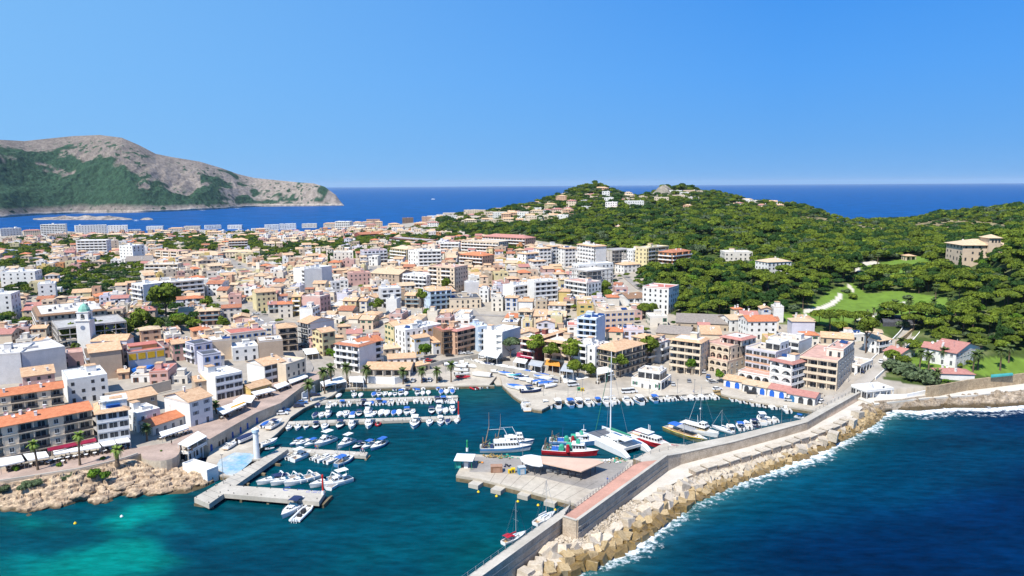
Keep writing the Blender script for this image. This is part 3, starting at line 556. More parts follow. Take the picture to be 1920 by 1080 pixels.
# ------------------------------------------------------------ rocky shores
M_rock=mat('shore_rock',(.60,.45,.30),col2=(.30,.21,.14),scale=.45,fine=.45,fscale=1.6,bump=.8,bscale=1.5,coord='World',wetz=.3)
M_rock2=mat('pale_ledge_rock',(.46,.37,.28),col2=(.20,.15,.10),scale=.35,fine=.4,fscale=1.2,bump=.8,bscale=1.5,coord='World',wetz=.9)
def resample(pts,n):
 pts=np.array(pts,float); s=np.r_[0,np.cumsum(np.linalg.norm(np.diff(pts,axis=0),axis=1))]; t=np.linspace(0,s[-1],n); return np.stack([np.interp(t,s,pts[:,k]) for k in range(pts.shape[1])],1)
def shore(name,upper,lower,ns,nt,amp,m,prof=.6,rough=3.,ledge=0):
 U_=resample([tuple(P(*p)) for p in upper],ns); L_=resample([tuple(P(*p)) for p in lower],ns); V=np.zeros((ns,nt,3))
 for j in range(nt):
  t=j/(nt-1); V[:,j,:2]=U_[:,:2]*(1-t)+L_[:,:2]*t; V[:,j,2]=U_[:,2]*(1-t**prof)+L_[:,2]*t**prof
 t=np.linspace(0,1,nt)[None,:]; X,Y=V[...,0].copy(),V[...,1].copy(); env=np.clip(t*6,0,1)*np.clip((1-t)*5,0.15,1)
 n=fbm(X/rough,Y/rough,4); r=1-np.abs(2*fbm(X/(rough*2)+9,Y/(rough*2)+4,3)-1)
 V[...,2]+=env*amp*((n-.5)*1.7+(r-.6)*1.6)
 if ledge: V[...,2]=V[...,2]*.45+.55*np.round(V[...,2]/ledge+ (n-.5)*.9)*ledge
 V[...,0]+=env*(fbm(X/2.2,Y/2.2+50,3)-.5)*2.2; V[...,1]+=env*(fbm(X/2.2+50,Y/2.2,3)-.5)*2.2
 V[:,-1,2]=-1.5
 idx=np.arange(ns*nt).reshape(ns,nt); Fq=np.stack([idx[:-1,:-1],idx[:-1,1:],idx[1:,1:],idx[1:,:-1]],-1).reshape(-1,4)
 return link(name,npmesh(name,V.reshape(-1,3),Fq,m,False),kind='structure')
shore('rocky_shore',[(-400,930,5.6),(0,904,5.6),(60,895,5.6),(150,881,5.6),(200,870,5.6),(235,861,5.6),(262,862,5.0),(290,880,3.2),(330,868,3.0),(345,862,2.5),(388,886,1.8)],
      [(-400,990,0),(0,957,0),(50,963,0),(75,956,0),(120,951,0),(150,941,0),(200,939,0),(215,931,0),(250,929,0),(310,928,0),(350,926,0),(385,914,0),(402,905,0)],480,60,1.7,M_rock,1.3,3.0,1.1)
shore('rocky_shore',[(1614,757,2.6),(1640,757,2.8),(1690,752,2.8),(1745,746,3),(1800,742,3),(1860,738,3),(1925,731,3.5),(2150,715,3.5)],
      [(1600,790,0),(1640,785,0),(1672,768,0),(1720,771,0),(1790,765,0),(1850,766,0),(1920,760,0),(2150,745,0)],420,40,2.3,M_rock2,1.2,3.,.7)
# east sea walk and garden wall
slab('sea_walk',[(1602,745),(1612,733),(1640,742),(1700,741),(1750,737),(1830,727),(1925,716),(2200,690),(2200,706),(1925,730),(1830,741),(1745,746),(1700,750),(1640,758)],3.6,mat('white_walk',(.58,.54,.47),var=.06,scale=.2,coord='World'),-1,M_stone,.2,band=3.0)
def gwall(label,pts,h,m=None,th=.6,name='stone_wall',z0=None):
 q=[P(x,y,z) for x,y,z in pts]; o=MB().wallpath([p[:2] for p in q],th,[p[2]-h-1 for p in q],[p[2] for p in q]).build(name,m or mat('honey_stone',(.50,.38,.24),col2=(.36,.26,.16),scale=.4,fine=.3,fscale=1.8,bump=.4,bscale=2,coord='World'))
 return tag(o,label,'wall')
gwall('tall honey coloured stone garden wall above the white sea walk',[(1737,724,8.2),(1760,722,8.2),(1815,712,8.2),(1860,707,8.2),(1925,699,8.2),(2200,672,8.2)],6)
gwall('low stone wall below the beach bar beside the rocks',[(1640,752,4.2),(1690,748,4.2),(1742,740,4.4)],2.5,M_stone)
gwall('white parapet wall between the beach bar and the garden wall',[(1614,734,5.2),(1660,740,5.0),(1700,739,5.0),(1740,731,5.4)],4,M_white,.5)
# ------------------------------------------------------------ building kit
WALLS={'white':(.76,.735,.69),'warmwhite':(.72,.65,.55),'cream':(.70,.57,.42),'beige':(.62,.48,.35),'tan':(.46,.35,.26),'pink':(.58,.36,.31),'yellow':(.62,.46,.17),'paleyellow':(.66,.56,.32),'orange':(.52,.24,.10),'grey':(.46,.44,.42),'salmon':(.58,.36,.24),'palegrey':(.60,.58,.57),'darkred':(.24,.07,.06),'brown':(.26,.17,.11),'lavender':(.62,.60,.66),'paleblue':(.52,.62,.74),'stone':(.48,.38,.27),'concrete':(.42,.39,.36)}
WNAME={'white':'white','warmwhite':'off white','cream':'cream','beige':'beige','tan':'tan','pink':'pink','yellow':'yellow','paleyellow':'pale yellow','orange':'orange','grey':'grey','salmon':'salmon','palegrey':'pale grey','darkred':'dark red','brown':'brown','lavender':'lavender','paleblue':'pale blue','stone':'stone','concrete':'raw concrete'}
def wm(c): return mat('stucco_'+c,WALLS[c],rough=.85,var=.07,scale=.25,fine=.07,fscale=1.6,objvar=.05)
ROOFS={'pale':((.72,.49,.30),(.58,.34,.19)),'sand':((.72,.54,.36),(.60,.42,.26)),'orange':((.66,.25,.12),(.55,.18,.08)),'rust':((.52,.22,.12),(.38,.14,.08)),'pinktile':((.52,.25,.20),(.44,.19,.16)),'browntile':((.34,.20,.12),(.26,.15,.09)),'greyfib':((.34,.29,.25),(.26,.22,.19))}
def tm(c): return mat('roof_tiles_'+c,ROOFS[c][0],col2=ROOFS[c][1],rough=.85,scale=.8,fine=.22,fscale=5,wave=('X',2.2,.5),objvar=.10)
DECKS={'white':(.70,.69,.67),'pink':(.56,.34,.27),'sand':(.60,.50,.39),'grey':(.42,.40,.38),'red':(.50,.17,.13),'dark':(.09,.095,.11),'green':(.16,.38,.24),'pale':(.62,.58,.52)}
def dm(c): return mat('roof_deck_'+c,DECKS[c],rough=.85,var=.13,scale=.35,fine=.14,fscale=1.2)
M_glass=mat('window_glass',(.055,.058,.065),rough=.3,var=.4,scale=.6,spec=.3)
M_glassb=mat('blue_tinted_glass',(.02,.09,.16),rough=.08,var=.3,scale=.6,spec=.8)
M_room=mat('shaded_room',(.10,.08,.07),rough=.9,var=.5,scale=1.1)
SH={'green':(.03,.16,.09),'blue':(.04,.12,.34),'brown':(.16,.07,.04),'grey':(.30,.31,.32),'yellow':(.75,.42,.03),'white':(.7,.7,.68),'red':(.35,.05,.04),'teal':(.05,.30,.32)}
def sm_(c): return mat('shutter_'+c,SH[c],rough=.6,var=.15,scale=1)
M_frame=mat('window_frame_white',(.7,.7,.68),rough=.6,var=.03)
_wc={}
def window_mesh(w,h,sh=None,kind='w'):
 k=(round(w,1),round(h,1),sh,kind)
 if k in _wc: return _wc[k]
 b=MB(); t=.07
 fm=[M_frame,M_glass,sm_(sh) if sh else M_frame]
 b.box(-w/2,w/2,-.05,.02,0,t,0).box(-w/2,w/2,-.05,.02,h-t,h,0).box(-w/2,-w/2+t,-.05,.02,t,h-t,0).box(w/2-t,w/2,-.05,.02,t,h-t,0)
 b.box(-w/2+t,w/2-t,-.02,.01,t,h-t,1).box(-.035,.035,-.06,-.021,t,h-t,0)
 if kind=='w': b.box(-w/2-.12,w/2+.12,-.16,.02,-.08,-.003,0)
 if sh and sh!='brownfull':
  s=w*.48
  for sg in (-1,1):
   x0=sg*(w/2+.03); x1=sg*(w/2+.03+s); b.box(min(x0,x1),max(x0,x1),-.08,.01,-.02,h+.02,2)
 me=b.mesh('window',fm); _wc[k]=me; return me
_pc={}
def prop_mesh(n):
 if n in _pc: return _pc[n]
 b=MB()
 if n=='chimney': b.box(-.35,.35,-.35,.35,-.5,1.3,0).box(-.45,.45,-.45,.45,1.3,1.42,0); me=b.mesh(n,wm('white'))
 elif n=='air_conditioner': b.box(-.5,.5,-.25,.25,0,.9,0).box(-.4,.4,-.27,-.251,.1,.8,1); me=b.mesh(n,[wm('palegrey'),M_dark])
 elif n=='satellite_dish':
  v=[(0,0,.75)];R=.62
  for i in range(10): t=i/10*6.283; v.append((R*math.cos(t),-.25,.75+R*math.sin(t)))
  v[0]=(0,-.02,.75); b.add(v,[(0,i+1,(i+1)%10+1) for i in range(10)]).tube((0,0,0),(0,-.02,.75),.04,n=5,m=1); me=b.mesh(n,[M_white,M_steel])
 elif n=='solar_panel':
  b.add([(-1.8,-.9,.25),(1.8,-.9,.25),(1.8,.7,1.15),(-1.8,.7,1.15),(-1.8,-.9,.18),(1.8,-.9,.18),(1.8,.7,1.08),(-1.8,.7,1.08)],[(0,1,2,3),(7,6,5,4),(0,4,5,1),(1,5,6,2),(2,6,7,3),(3,7,4,0)],0).box(-1.6,-1.5,.5,.6,0,1.0,1).box(1.5,1.6,.5,.6,0,1.0,1)
  me=b.mesh(n,[mat('solar_blue',(.02,.05,.16),rough=.15,spec=.7),M_steel])
 elif n=='water_tank': b.tube((0,0,0),(0,0,1.5),.75,.75,10).tube((0,0,1.5),(0,0,1.62),.78,.3,10); me=b.mesh(n,wm('palegrey'))
 elif n=='antenna': b.tube((0,0,0),(0,0,2.6),.04,n=4); [b.box(-.6+.1*i,.6-.1*i,-.02,.02,2.5-.25*i,2.54-.25*i) for i in range(4)]; me=b.mesh(n,M_steel)
 _pc[n]=me; return me
def arch_wall(b,T,s0,s1,z0,z1,oh,th=.3,m=0,nseg=8,rw=.40):
 """one bay of wall from s0..s1 with an arched opening, sill at z0"""
 w=s1-s0; c=(s0+s1)/2; r=w*rw; zs=min(z0+oh-r,z1-.25-r); zs=max(zs,z0+.2)
 def q(s,z,o=0): return T(s,o,z)
 def quad(a,b_,c_,d): b.add([q(*a),q(*b_),q(*c_),q(*d)],[(0,1,2,3)],m)
 quad((s0,z0),(c-r,z0),(c-r,zs),(s0,zs)); quad((c+r,z0),(s1,z0),(s1,zs),(c+r,zs))
 quad((s0,zs),(c-r,zs),(c-r,z1),(s0,z1)); quad((c+r,zs),(s1,zs),(s1,z1),(c+r,z1))
 for i in range(nseg):
  t0=math.pi-math.pi*i/nseg; t1=math.pi-math.pi*(i+1)/nseg
  a=(c+r*math.cos(t0),zs+r*math.sin(t0)); d=(c+r*math.cos(t1),zs+r*math.sin(t1))
  quad(a,d,(d[0],z1),(a[0],z1)); b.add([q(a[0],a[1]),q(d[0],d[1]),q(d[0],d[1],-th),q(a[0],a[1],-th)],[(0,1,2,3)],m)
 for s in (c-r,c+r): b.add([q(s,z0),q(s,zs),q(s,zs,-th),q(s,z0,-th)],[(0,1,2,3)],m)
def railm(c): return {'w':M_white,'d':M_dark,'g':mat('balcony_glass',(.25,.33,.37),rough=.1,spec=.7,var=.05),'t':wm('salmon'),'c':wm('cream')}[c]
OBBS=[]; LANDMARKS=[]; BLDG=[]
def build_house(label,A,B,D,z0,H,n,wall='white',roof='flat:white',front='w',left='w',right='w',near=False,sh=None,rail='w',clutter=2,cat='house',over=.45,base=3.5,group=None,seed=None,reg=True,bw=None,pitch=.28,frame_open=False,name='house',props=None):
 r=random.Random(seed if seed is not None else int(abs(A[0]*13+A[1]*7)*10))
 A=np.array(A[:2],float);B=np.array(B[:2],float); W=float(np.linalg.norm(B-A)); u=(B-A)/W; rz=math.atan2(u[1],u[0])
 e=empty(name,(A[0],A[1],z0),rz)
 if label: tag(e,label,cat,group)
 if reg: OBBS.append((A+u*W/2+np.array([-u[1],u[0]])*D/2,u,W/2,D/2))
 wmat=wm(wall); REC={'l':1.5,'a':1.5,'f':1.6,'k':1.5}
 rf=REC.get(front[0],0); rl=REC.get(left[0],0); rr=REC.get(right[0],0); fh=H/n
 rt,rc=(roof.split(':')+['white'])[:2]
 TF=lambda s,o,z:(s,-o,z); TL=lambda s,o,z:(-o,D-s,z); TR=lambda s,o,z:(W+o,s,z)
 body=MB(); par=.75 if rt=='flat' else 0
 if front[0]!='f': body.box(rl,W-rr,rf,D,-base,H,0)
 else: body.box(W*.35,W*.65,D*.4,D*.8,-base,H-.3,0); body.box(0,W,0,D,-base,.1,0)
 if par:
  t=.28; body.box(0,W,0,t,H+.26,H+par,0).box(0,W,D-t,D,H+.26,H+par,0).box(0,t,t,D-t,H+.26,H+par,0).box(W-t,W,t,D-t,H+.26,H+par,0)
 wo=body.build('wall',wmat,e)
 win=MB(); wmats=[M_frame,M_glass,sm_(sh) if sh else M_frame]
 def addwin(T,rot,s,z,w,h,o=0,kind='w',shx=True):
  S_=sh if shx else None
  if near: link('window',window_mesh(w,h,S_,kind),e,loc=T(s,o,z),rot=rot)
  else:
   p=lambda s_,o_,z_:T(s_,o+o_,z_)
   def bx(s0,s1,o0,o1,z0_,z1_,m):
    q=[p(s0,o0,z0_),p(s1,o0,z0_),p(s1,o1,z0_),p(s0,o1,z0_),p(s0,o0,z1_),p(s1,o0,z1_),p(s1,o1,z1_),p(s0,o1,z1_)]
    win.add(q,[(4,5,6,7),(3,2,1,0),(2,3,7,6),(1,2,6,5),(3,0,4,7)],m)
   bx(s-w/2,s+w/2,-.02,.04,z,z+h,1)
   if S_:
    for sg in (-1,1): a=s+sg*w/2; c=s+sg*w*.98; bx(min(a,c),max(a,c),-.02,.07,z,z+h,2)
 def face(T,rot,L,style,rec):
  st=style[0]; opt=style[1:]
  if st=='n' or L<2: return
  if st in 'ws':
   k=max(1,int(L/(bw or 3.1)));
   for f in range(n):
    for i in range(k):
     if r.random()<(.08 if not opt else 0): continue
     s=L*(i+.5)/k;
     if f==0 and (i==k//2 or r.random()<.3): addwin(T,rot,s,.0,1.1,2.2,kind='d',shx=False)
     elif r.random()<.25 and 'd' not in opt: addwin(T,rot,s,f*fh+.25,1.1,2.1,kind='d')
     else: addwin(T,rot,s,f*fh+fh*.32,1.15,fh*.42)
  elif st in 'b':
   k=max(1,int(L/(bw or 3.6)))
   for f in range(n):
    for i in range(k): addwin(T,rot,L*(i+.5)/k,f*fh+.2,min(2.3,L/k*.62),2.15,kind='d',shx=False)
    if f>0:
     b=MB(); d=1.3; s0,s1=.25,L-.25
     def bx(a0,a1,o0,o1,z0_,z1_,m):
      q=[T(a0,o0,z0_),T(a1,o0,z0_),T(a1,o1,z0_),T(a0,o1,z0_),T(a0,o0,z1_),T(a1,o0,z1_),T(a1,o1,z1_),T(a0,o1,z1_)]; b.add(q,[(0,3,2,1),(4,5,6,7),(0,1,5,4),(1,2,6,5),(2,3,7,6),(3,0,4,7)],m)
     z=f*fh; bx(s0,s1,0,d,z-.08,z+.1,0); bx(s0,s1,d-.1,d,z+.1,z+1.0,1); bx(s0,s0+.08,.01,d-.1,z+.1,z+1.0,1); bx(s1-.08,s1,.01,d-.1,z+.1,z+1.0,1)
     for i in range(1,k,2): a=L*i/k; bx(a-.08,a+.08,.01,d-.11,z+.1,z+fh-.09,0)
     b.build('balcony',[wmat,railm(rail)],e)
  elif st in 'lgfk':
   k=max(1,int(round(L/(bw or 4.2)))); dep=rec or .05
   for f in range(n+1):
    z=f*fh
    if f>0 or st=='f':
     b=MB()
     def bx(a0,a1,o0,o1,z0_,z1_,m):
      q=[T(a0,o0,z0_),T(a1,o0,z0_),T(a1,o1,z0_),T(a0,o1,z0_),T(a0,o0,z1_),T(a1,o0,z1_),T(a1,o1,z1_),T(a0,o1,z1_)]; b.add(q,[(0,3,2,1),(4,5,6,7),(0,1,5,4),(1,2,6,5),(2,3,7,6),(3,0,4,7)],m)
     bx(0,L,-dep+.003,.12,z-.16,z+.12,0)
     if f<n and st!='f' and f>0:
      for i_ in (range(k) if st=='k' else [0]):
       if st!='k': bx(.02,L-.02,-.02,.06,z+.12,z+1.0,1)
       elif i_%3!=2: bx(L*i_/k+.02,L*(i_+1)/k-.02,-.02,.06,z+.12,z+1.0,1)
     b.build('balcony' if st!='f' else 'floor_slab',[wmat,railm(rail)],e)
   cb=MB()
   for i in range(k+1):
    s=min(max(L*i/k,.18),L-.18); w_=.18 if (i in(0,k) or st=='f') else .13
    for f in range(n):
     q0=f*fh+(.12 if f>0 else -base*(1 if st!='f' else 0)); q1=(f+1)*fh-.16
     q=[T(s-w_,-.33,q0),T(s+w_,-.33,q0),T(s+w_,.0,q0),T(s-w_,.0,q0),T(s-w_,-.33,q1),T(s+w_,-.33,q1),T(s+w_,.0,q1),T(s-w_,.0,q1)]; cb.add(q,[(0,3,2,1),(4,5,6,7),(0,1,5,4),(1,2,6,5),(2,3,7,6),(3,0,4,7)],0)
   cb.build('column',wmat,e,kind='stuff')
   if st=='k':
    pb_=MB()
    for i in range(2,k,3):
     a0,a1=L*i/k+.14,L*(i+1)/k-.14; q=[T(a0,-.30,-base),T(a1,-.30,-base),T(a1,-.06,-base),T(a0,-.06,-base),T(a0,-.30,H-.17),T(a1,-.30,H-.17),T(a1,-.06,H-.17),T(a0,-.06,H-.17)]; pb_.add(q,[(0,3,2,1),(4,5,6,7),(0,1,5,4),(1,2,6,5),(2,3,7,6),(3,0,4,7)],0)
    pb_.build('wall_panel',wmat,e,kind='stuff')
   if st!='f':
    for f in range(n):
     for i in range(k):
      if st=='k' and i%3==2: addwin(T,rot,L*(i+.5)/k,f*fh+.8,1.3,1.5,o=-.05,kind='w',shx=False); continue
      a=L*(i+.5)/k; w_=L/k-.55
      if st=='k' and 0: pass
      elif st=='g': addwin(T,rot,a,f*fh+.15,w_,fh-.55,o=-dep+.02 if rec else 0,kind='d',shx=False)
      else: addwin(T,rot,a+r.uniform(-.3,.3),f*fh+.12,w_*r.uniform(.55,.85),2.2,o=-dep,kind='d',shx=False)
  elif st=='a':
   k=max(1,int(round(L/(bw or 3.8)))); ab=MB()
   for f in range(n):
    for i in range(k):
     arch_wall(ab,T,L*i/k,L*(i+1)/k,f*fh+(.05 if f else -.5),(f+1)*fh,fh*.86+(0 if f else .5),.3)
    if f>0:
     z=f*fh; q=[T(0,-rec,z-.15),T(L,-rec,z-.15),T(L,-.31,z-.15),T(0,-.31,z-.15),T(0,-rec,z+.04),T(L,-rec,z+.04),T(L,-.31,z+.04),T(0,-.31,z+.04)]; ab.add(q,[(0,3,2,1),(4,5,6,7),(0,1,5,4),(1,2,6,5),(2,3,7,6),(3,0,4,7)],0)
     q=[T(.1,-.2,z+.06),T(L-.1,-.2,z+.06),T(L-.1,-.12,z+.06),T(.1,-.12,z+.06),T(.1,-.2,z+.95),T(L-.1,-.2,z+.95),T(L-.1,-.12,z+.95),T(.1,-.12,z+.95)]; ab.add(q,[(0,3,2,1),(4,5,6,7),(0,1,5,4),(1,2,6,5),(2,3,7,6),(3,0,4,7)],1)
    for i in range(k): addwin(T,rot,L*(i+.5)/k,f*fh+.1,1.7,2.1,o=-rec,kind='d',shx=False)
   ab.build('arcade',[wmat,railm(rail)],e)
  if 'q' in opt:   # shopfront
   q=[T(.4,.0,.05),T(L-.4,.0,.05),T(L-.4,.03,.05),T(.4,.03,.05),T(.4,.0,2.5),T(L-.4,.0,2.5),T(L-.4,.03,2.5),T(.4,.03,2.5)]; MB().add(q,[(4,5,6,7),(2,3,7,6)],0).build('shop_window',M_glass,e)
 face(TF,0,W,front,rf);
 face(lambda s,o,z:(-o,D-s,z),-math.pi/2,D-0,left,rl) if left[0] in'lagkf' else face(TL,-math.pi/2,D-rf,left,rl)
 face(TR,math.pi/2,D,right,rr) if right[0] in 'lagkf' else face(lambda s,o,z:(W+o,s+rf,z),math.pi/2,D-rf,right,rr)
 win.build('windows',wmats,e,kind='stuff')
 # roof
 b=MB(); ov=over if rt!='flat' else 0
 if rt=='flat':
  b.box(0,W,0,D,H+.001,H+.26,0); ro=b.build('roof',[dm(rc)],e)
 elif rt=='eave':   # flat terrace with a tiled skirt round the edge
  b.box(1.2,W-1.2,1.2,D-1.2,H,H+.5,1); h0,h1=H-.1,H+.75; o=.6
  O=[(-o,-o),(W+o,-o),(W+o,D+o),(-o,D+o)]; I=[(1.3,1.3),(W-1.3,1.3),(W-1.3,D-1.3),(1.3,D-1.3)]
  vs=[(x,y,h0) for x,y in O]+[(x,y,h1) for x,y in I]+[(x,y,h0-.14) for x,y in O]+[(x,y,h0) for x,y in I]
  b.add(vs,[(i,(i+1)%4,4+(i+1)%4,4+i) for i in range(4)]+[(8+(i+1)%4,8+i,i if False else 8+i,8+i)[:0] or (i,8+i,8+(i+1)%4,(i+1)%4) for i in range(4)]+[(4+i,4+(i+1)%4,12+(i+1)%4,12+i) for i in range(4)]+[(8+i,12+i,12+(i+1)%4,8+(i+1)%4) for i in range(4)],0)
  ro=b.build('roof',[tm(rc),dm('pale')],e)
 else:
  along= W>=D if rt in('gable','hip') else True
  if rt=='gablex': along=True
  if rt=='gabley': along=False
  ridge=pitch*((D if along else W)/2); x0,x1,y0,y1=-ov,W+ov,-ov,D+ov; h0=H-.12*0; k=ridge*(1+ov/((D if along else W)/2)); hb=H-pitch*ov
  if rt=='mono':
   rise=pitch*.7*D; hb2=H-pitch*.7*ov
   vs=[(x0,y0,hb2),(x1,y0,hb2),(x1,y1,H+rise),(x0,y1,H+rise)]; vs+=[(a,c,z+.16) for a,c,z in vs]; b.add(vs,[(0,3,2,1),(4,5,6,7),(0,1,5,4),(1,2,6,5),(2,3,7,6),(3,0,4,7)],0)
   g=MB().add([(0,D,H),(W,D,H),(W,D,H+rise),(0,D,H+rise),(0,0,H),(W,0,H)],[(0,3,2,1)[::-1],(4,0,3),(5,2,1)],0); g.build('gable_wall',wmat,e)
  else:
   hipd=(min(W,D)/2 if rt=='hip' else 0)
   if along: R0,R1=(x0+(hipd+ov if hipd else 0),D/2),(x1-(hipd+ov if hipd else 0),D/2)
   else: R0,R1=(W/2,y0+(hipd+ov if hipd else 0)),(W/2,y1-(hipd+ov if hipd else 0))
   zt=hb+pitch*((D if along else W)/2+ov)
   if along: lo=[(x0,y0,hb),(x1,y0,hb),(x1,y1,hb),(x0,y1,hb)]; rd=[(R0[0],R0[1],zt),(R1[0],R1[1],zt)]; fs=[(0,1,5,4),(2,3,4,5),(1,2,5),(3,0,4)]
   else: lo=[(x0,y0,hb),(x1,y0,hb),(x1,y1,hb),(x0,y1,hb)]; rd=[(R0[0],R0[1],zt),(R1[0],R1[1],zt)]; fs=[(1,2,5,4),(3,0,4,5),(0,1,4),(2,3,5)]
   if hipd or True:
    vs=[(a,c,z+.15) for a,c,z in lo+rd]; ff=fs if hipd else fs[:2]; b.add(vs,ff,0)
    vs2=lo+rd; b.add(vs2,[tuple(reversed(f)) for f in ff],0)
    for i in range(4):
     j=(i+1)%4; b.add([lo[i],lo[j],(lo[j][0],lo[j][1],lo[j][2]+.15),(lo[i][0],lo[i][1],lo[i][2]+.15)],[(0,1,2,3)],0)
   b.tube((R0[0],R0[1],zt+.12),(R1[0],R1[1],zt+.12),.14,n=5,m=0) if not hipd or abs(R1[0]-R0[0])+abs(R1[1]-R0[1])>.5 else None
   if not hipd:
    g=MB(); zt2=H+ridge
    g2=MB()
    if along: g.add([(0,0,H),(0,D,H),(0,D/2,zt2)],[(0,2,1)],0); g2.add([(W,0,H),(W,D,H),(W,D/2,zt2)],[(0,1,2)],0)
    else: g.add([(0,0,H),(W,0,H),(W/2,0,zt2)],[(0,1,2)],0); g2.add([(0,D,H),(W,D,H),(W/2,D,zt2)],[(0,2,1)],0)
    g.build('gable_wall',wmat,e); g2.build('gable_wall',wmat,e)
  ro=b.build('roof',[tm(rc)],e)
 # things standing on the roof
 zr=H+.26 if rt=='flat' else (H+.5 if rt=='eave' else None)
 if zr is not None and clutter and W>5 and D>5:
  if clutter>=2 and r.random()<.8:
   hw=r.uniform(2.2,3.6); hd=r.uniform(2.4,4); hx=r.uniform(.8,max(.9,W-hw-.8)); hy=r.uniform(D*.3,max(D*.3+.1,D-hd-.8)); hb_=MB().box(hx,hx+hw,hy,hy+hd,zr-.2,zr+2.4,0).box(hx-.15,hx+hw+.15,hy-.15,hy+hd+.15,zr+2.4,zr+2.55,1)
   hb_.build('stair_hut',[wmat,tm('pale') if r.random()<.5 else dm('pale')],e)
  if r.random()<.35:
   x=r.uniform(.5,W*.5); MB().box(x,x+.15,D*.35,D*.7,zr-.05,zr+1.0).box(x,x+W*.35,D*.35,D*.35+.15,zr-.05,zr+1.0).build('terrace_wall',wmat,e)
 if clutter:
  ps=props or (['chimney']*r.choice([0,1,1,2])+['satellite_dish']*r.choice([0,1,1])+['air_conditioner']*r.choice([0,0,1,2])+['solar_panel']*(r.random()<.15)+['water_tank']*(r.random()<.15)+['antenna']*(r.random()<.3))
  for pn in ps:
   x=r.uniform(.12,.88)*W; y=r.uniform(.15,.85)*D
   if zr is None:
    if pn not in('chimney','antenna','satellite_dish'): continue
    z=H+pitch*.7*y if rt=='mono' else H+(pitch*min(y,D-y) if (rt!='gabley' and (W>=D or rt=='gablex')) else pitch*min(x,W-x)); z+=.1
   else: z=zr
   link(pn,prop_mesh(pn),e,loc=(x,y,z),rot=r.uniform(-.5,.5)-rz*.0)
 BLDG.append(e); return e
def eaves(Apx,Bpx,H):
 """corner points of a facade whose roof edge is seen at two picture positions, standing on the ground below"""
 z=12+H
 for _ in range(14):
  A=P(*Apx,z);B=P(*Bpx,z); g=(ground(*A[:2])+ground(*B[:2]))/2; z=z*.4+(g+H)*.6
 A=P(*Apx,z);B=P(*Bpx,z); return A,B,z-H
def hb(label,ax,ay,bx,by,n,D,wall='white',roof='flat:white',front='w',left='w',right='w',fh=3.1,**k):
 H=n*fh; A,B,z0=eaves((ax,ay),(bx,by),H); d=math.hypot(*A[:2])
 if 'name' not in k: k['name']='building' if n>3 else 'house'
 if 'cat' not in k: k['cat']='building' if n>3 else 'house'
 kk=dict(near=d<310); kk.update(k)
 return build_house(label,A,B,D,z0,H,n,wall,roof,front,left,right,**kk)
def ontop(e,x0,x1,y0,y1,z0,h,wallc,roofc,nm='upper_block'):
 """a set back storey as a part of building e (local metres)"""
 MB().box(x0,x1,y0,y1,z0,z0+h,0).box(x0-.3,x1+.3,y0-.3,y1+.3,z0+h,z0+h+.25,1).build(nm,[wm(wallc),dm(roofc) if roofc in DECKS else tm(roofc)],e)
def overlap(c,u,hx,hy,gap=.3):
 for (c2,u2,a2,b2) in OBBS:
  d=c2-c
  if d[0]*d[0]+d[1]*d[1]>(hx+hy+a2+b2)**2: continue
  v=np.array([-u[1],u[0]]); v2=np.array([-u2[1],u2[0]]); sep=False
  for ax in (u,v,u2,v2):
   r1=hx*abs(u@ax)+hy*abs(v@ax); r2=a2*abs(u2@ax)+b2*abs(v2@ax)
   if abs(d@ax)>r1+r2+gap: sep=True;break
  if not sep: return True
 return False
ORD=['first','second','third','fourth','fifth','sixth','seventh','eighth','ninth','tenth','eleventh','twelfth','thirteenth','fourteenth','fifteenth','sixteenth','seventeenth','eighteenth','nineteenth','twentieth']+['twenty-'+x for x in 'first second third fourth fifth sixth seventh eighth ninth'.split()]+['thirtieth']+['thirty-'+x for x in 'first second third fourth fifth sixth seventh eighth ninth'.split()]+['fortieth']
LM=[('blue glass restaurant block',210,800),('bell tower',165,600),('unfinished hotel with brown roof',130,590),('yellow panelled terrace',272,650),('white harbour house',1225,705),('brick red roofed corner block',650,660),('salmon balcony block',875,630),('solar panel house',750,620),('big tiled hotel',1160,655),('arched cream block',1340,660),('raw concrete frame',1110,505),('blue balcony hotel',825,555),('pink blank gable wall',583,570),('white hotel slab',795,480),('stepped white apartments',1050,465),('orange corner block',1280,475),('white house with aerials',1385,475),('tall blue white hotel',170,455),('red roofed clubhouse',205,545),('long white L hotel',330,535),('yellow windowed block',498,560),('lone tall pine',795,555),('round pine by the church',310,570),('twin hilltop villas',1150,365),('rocky knoll',1255,350),('castle villa',1860,455),('pink roofed villa',1780,640),('palm avenue',1650,590),('long grey sheds',1310,600),('white terraced hotel',1010,535),('beige apartment tower',840,510),('seafront white hotels',200,425),('white seafront block',650,415),('blue windowed guest house',385,655),('glass balcony block',428,715),('garden pavilion',1707,480),('hillside cream terraces',880,395),('white knoll houses',1480,380)]
PENDING=[]
def later(o,look,cat,group,xy,lm=None): o['category']=cat; o['group']=group; PENDING.append((o,look,xy))
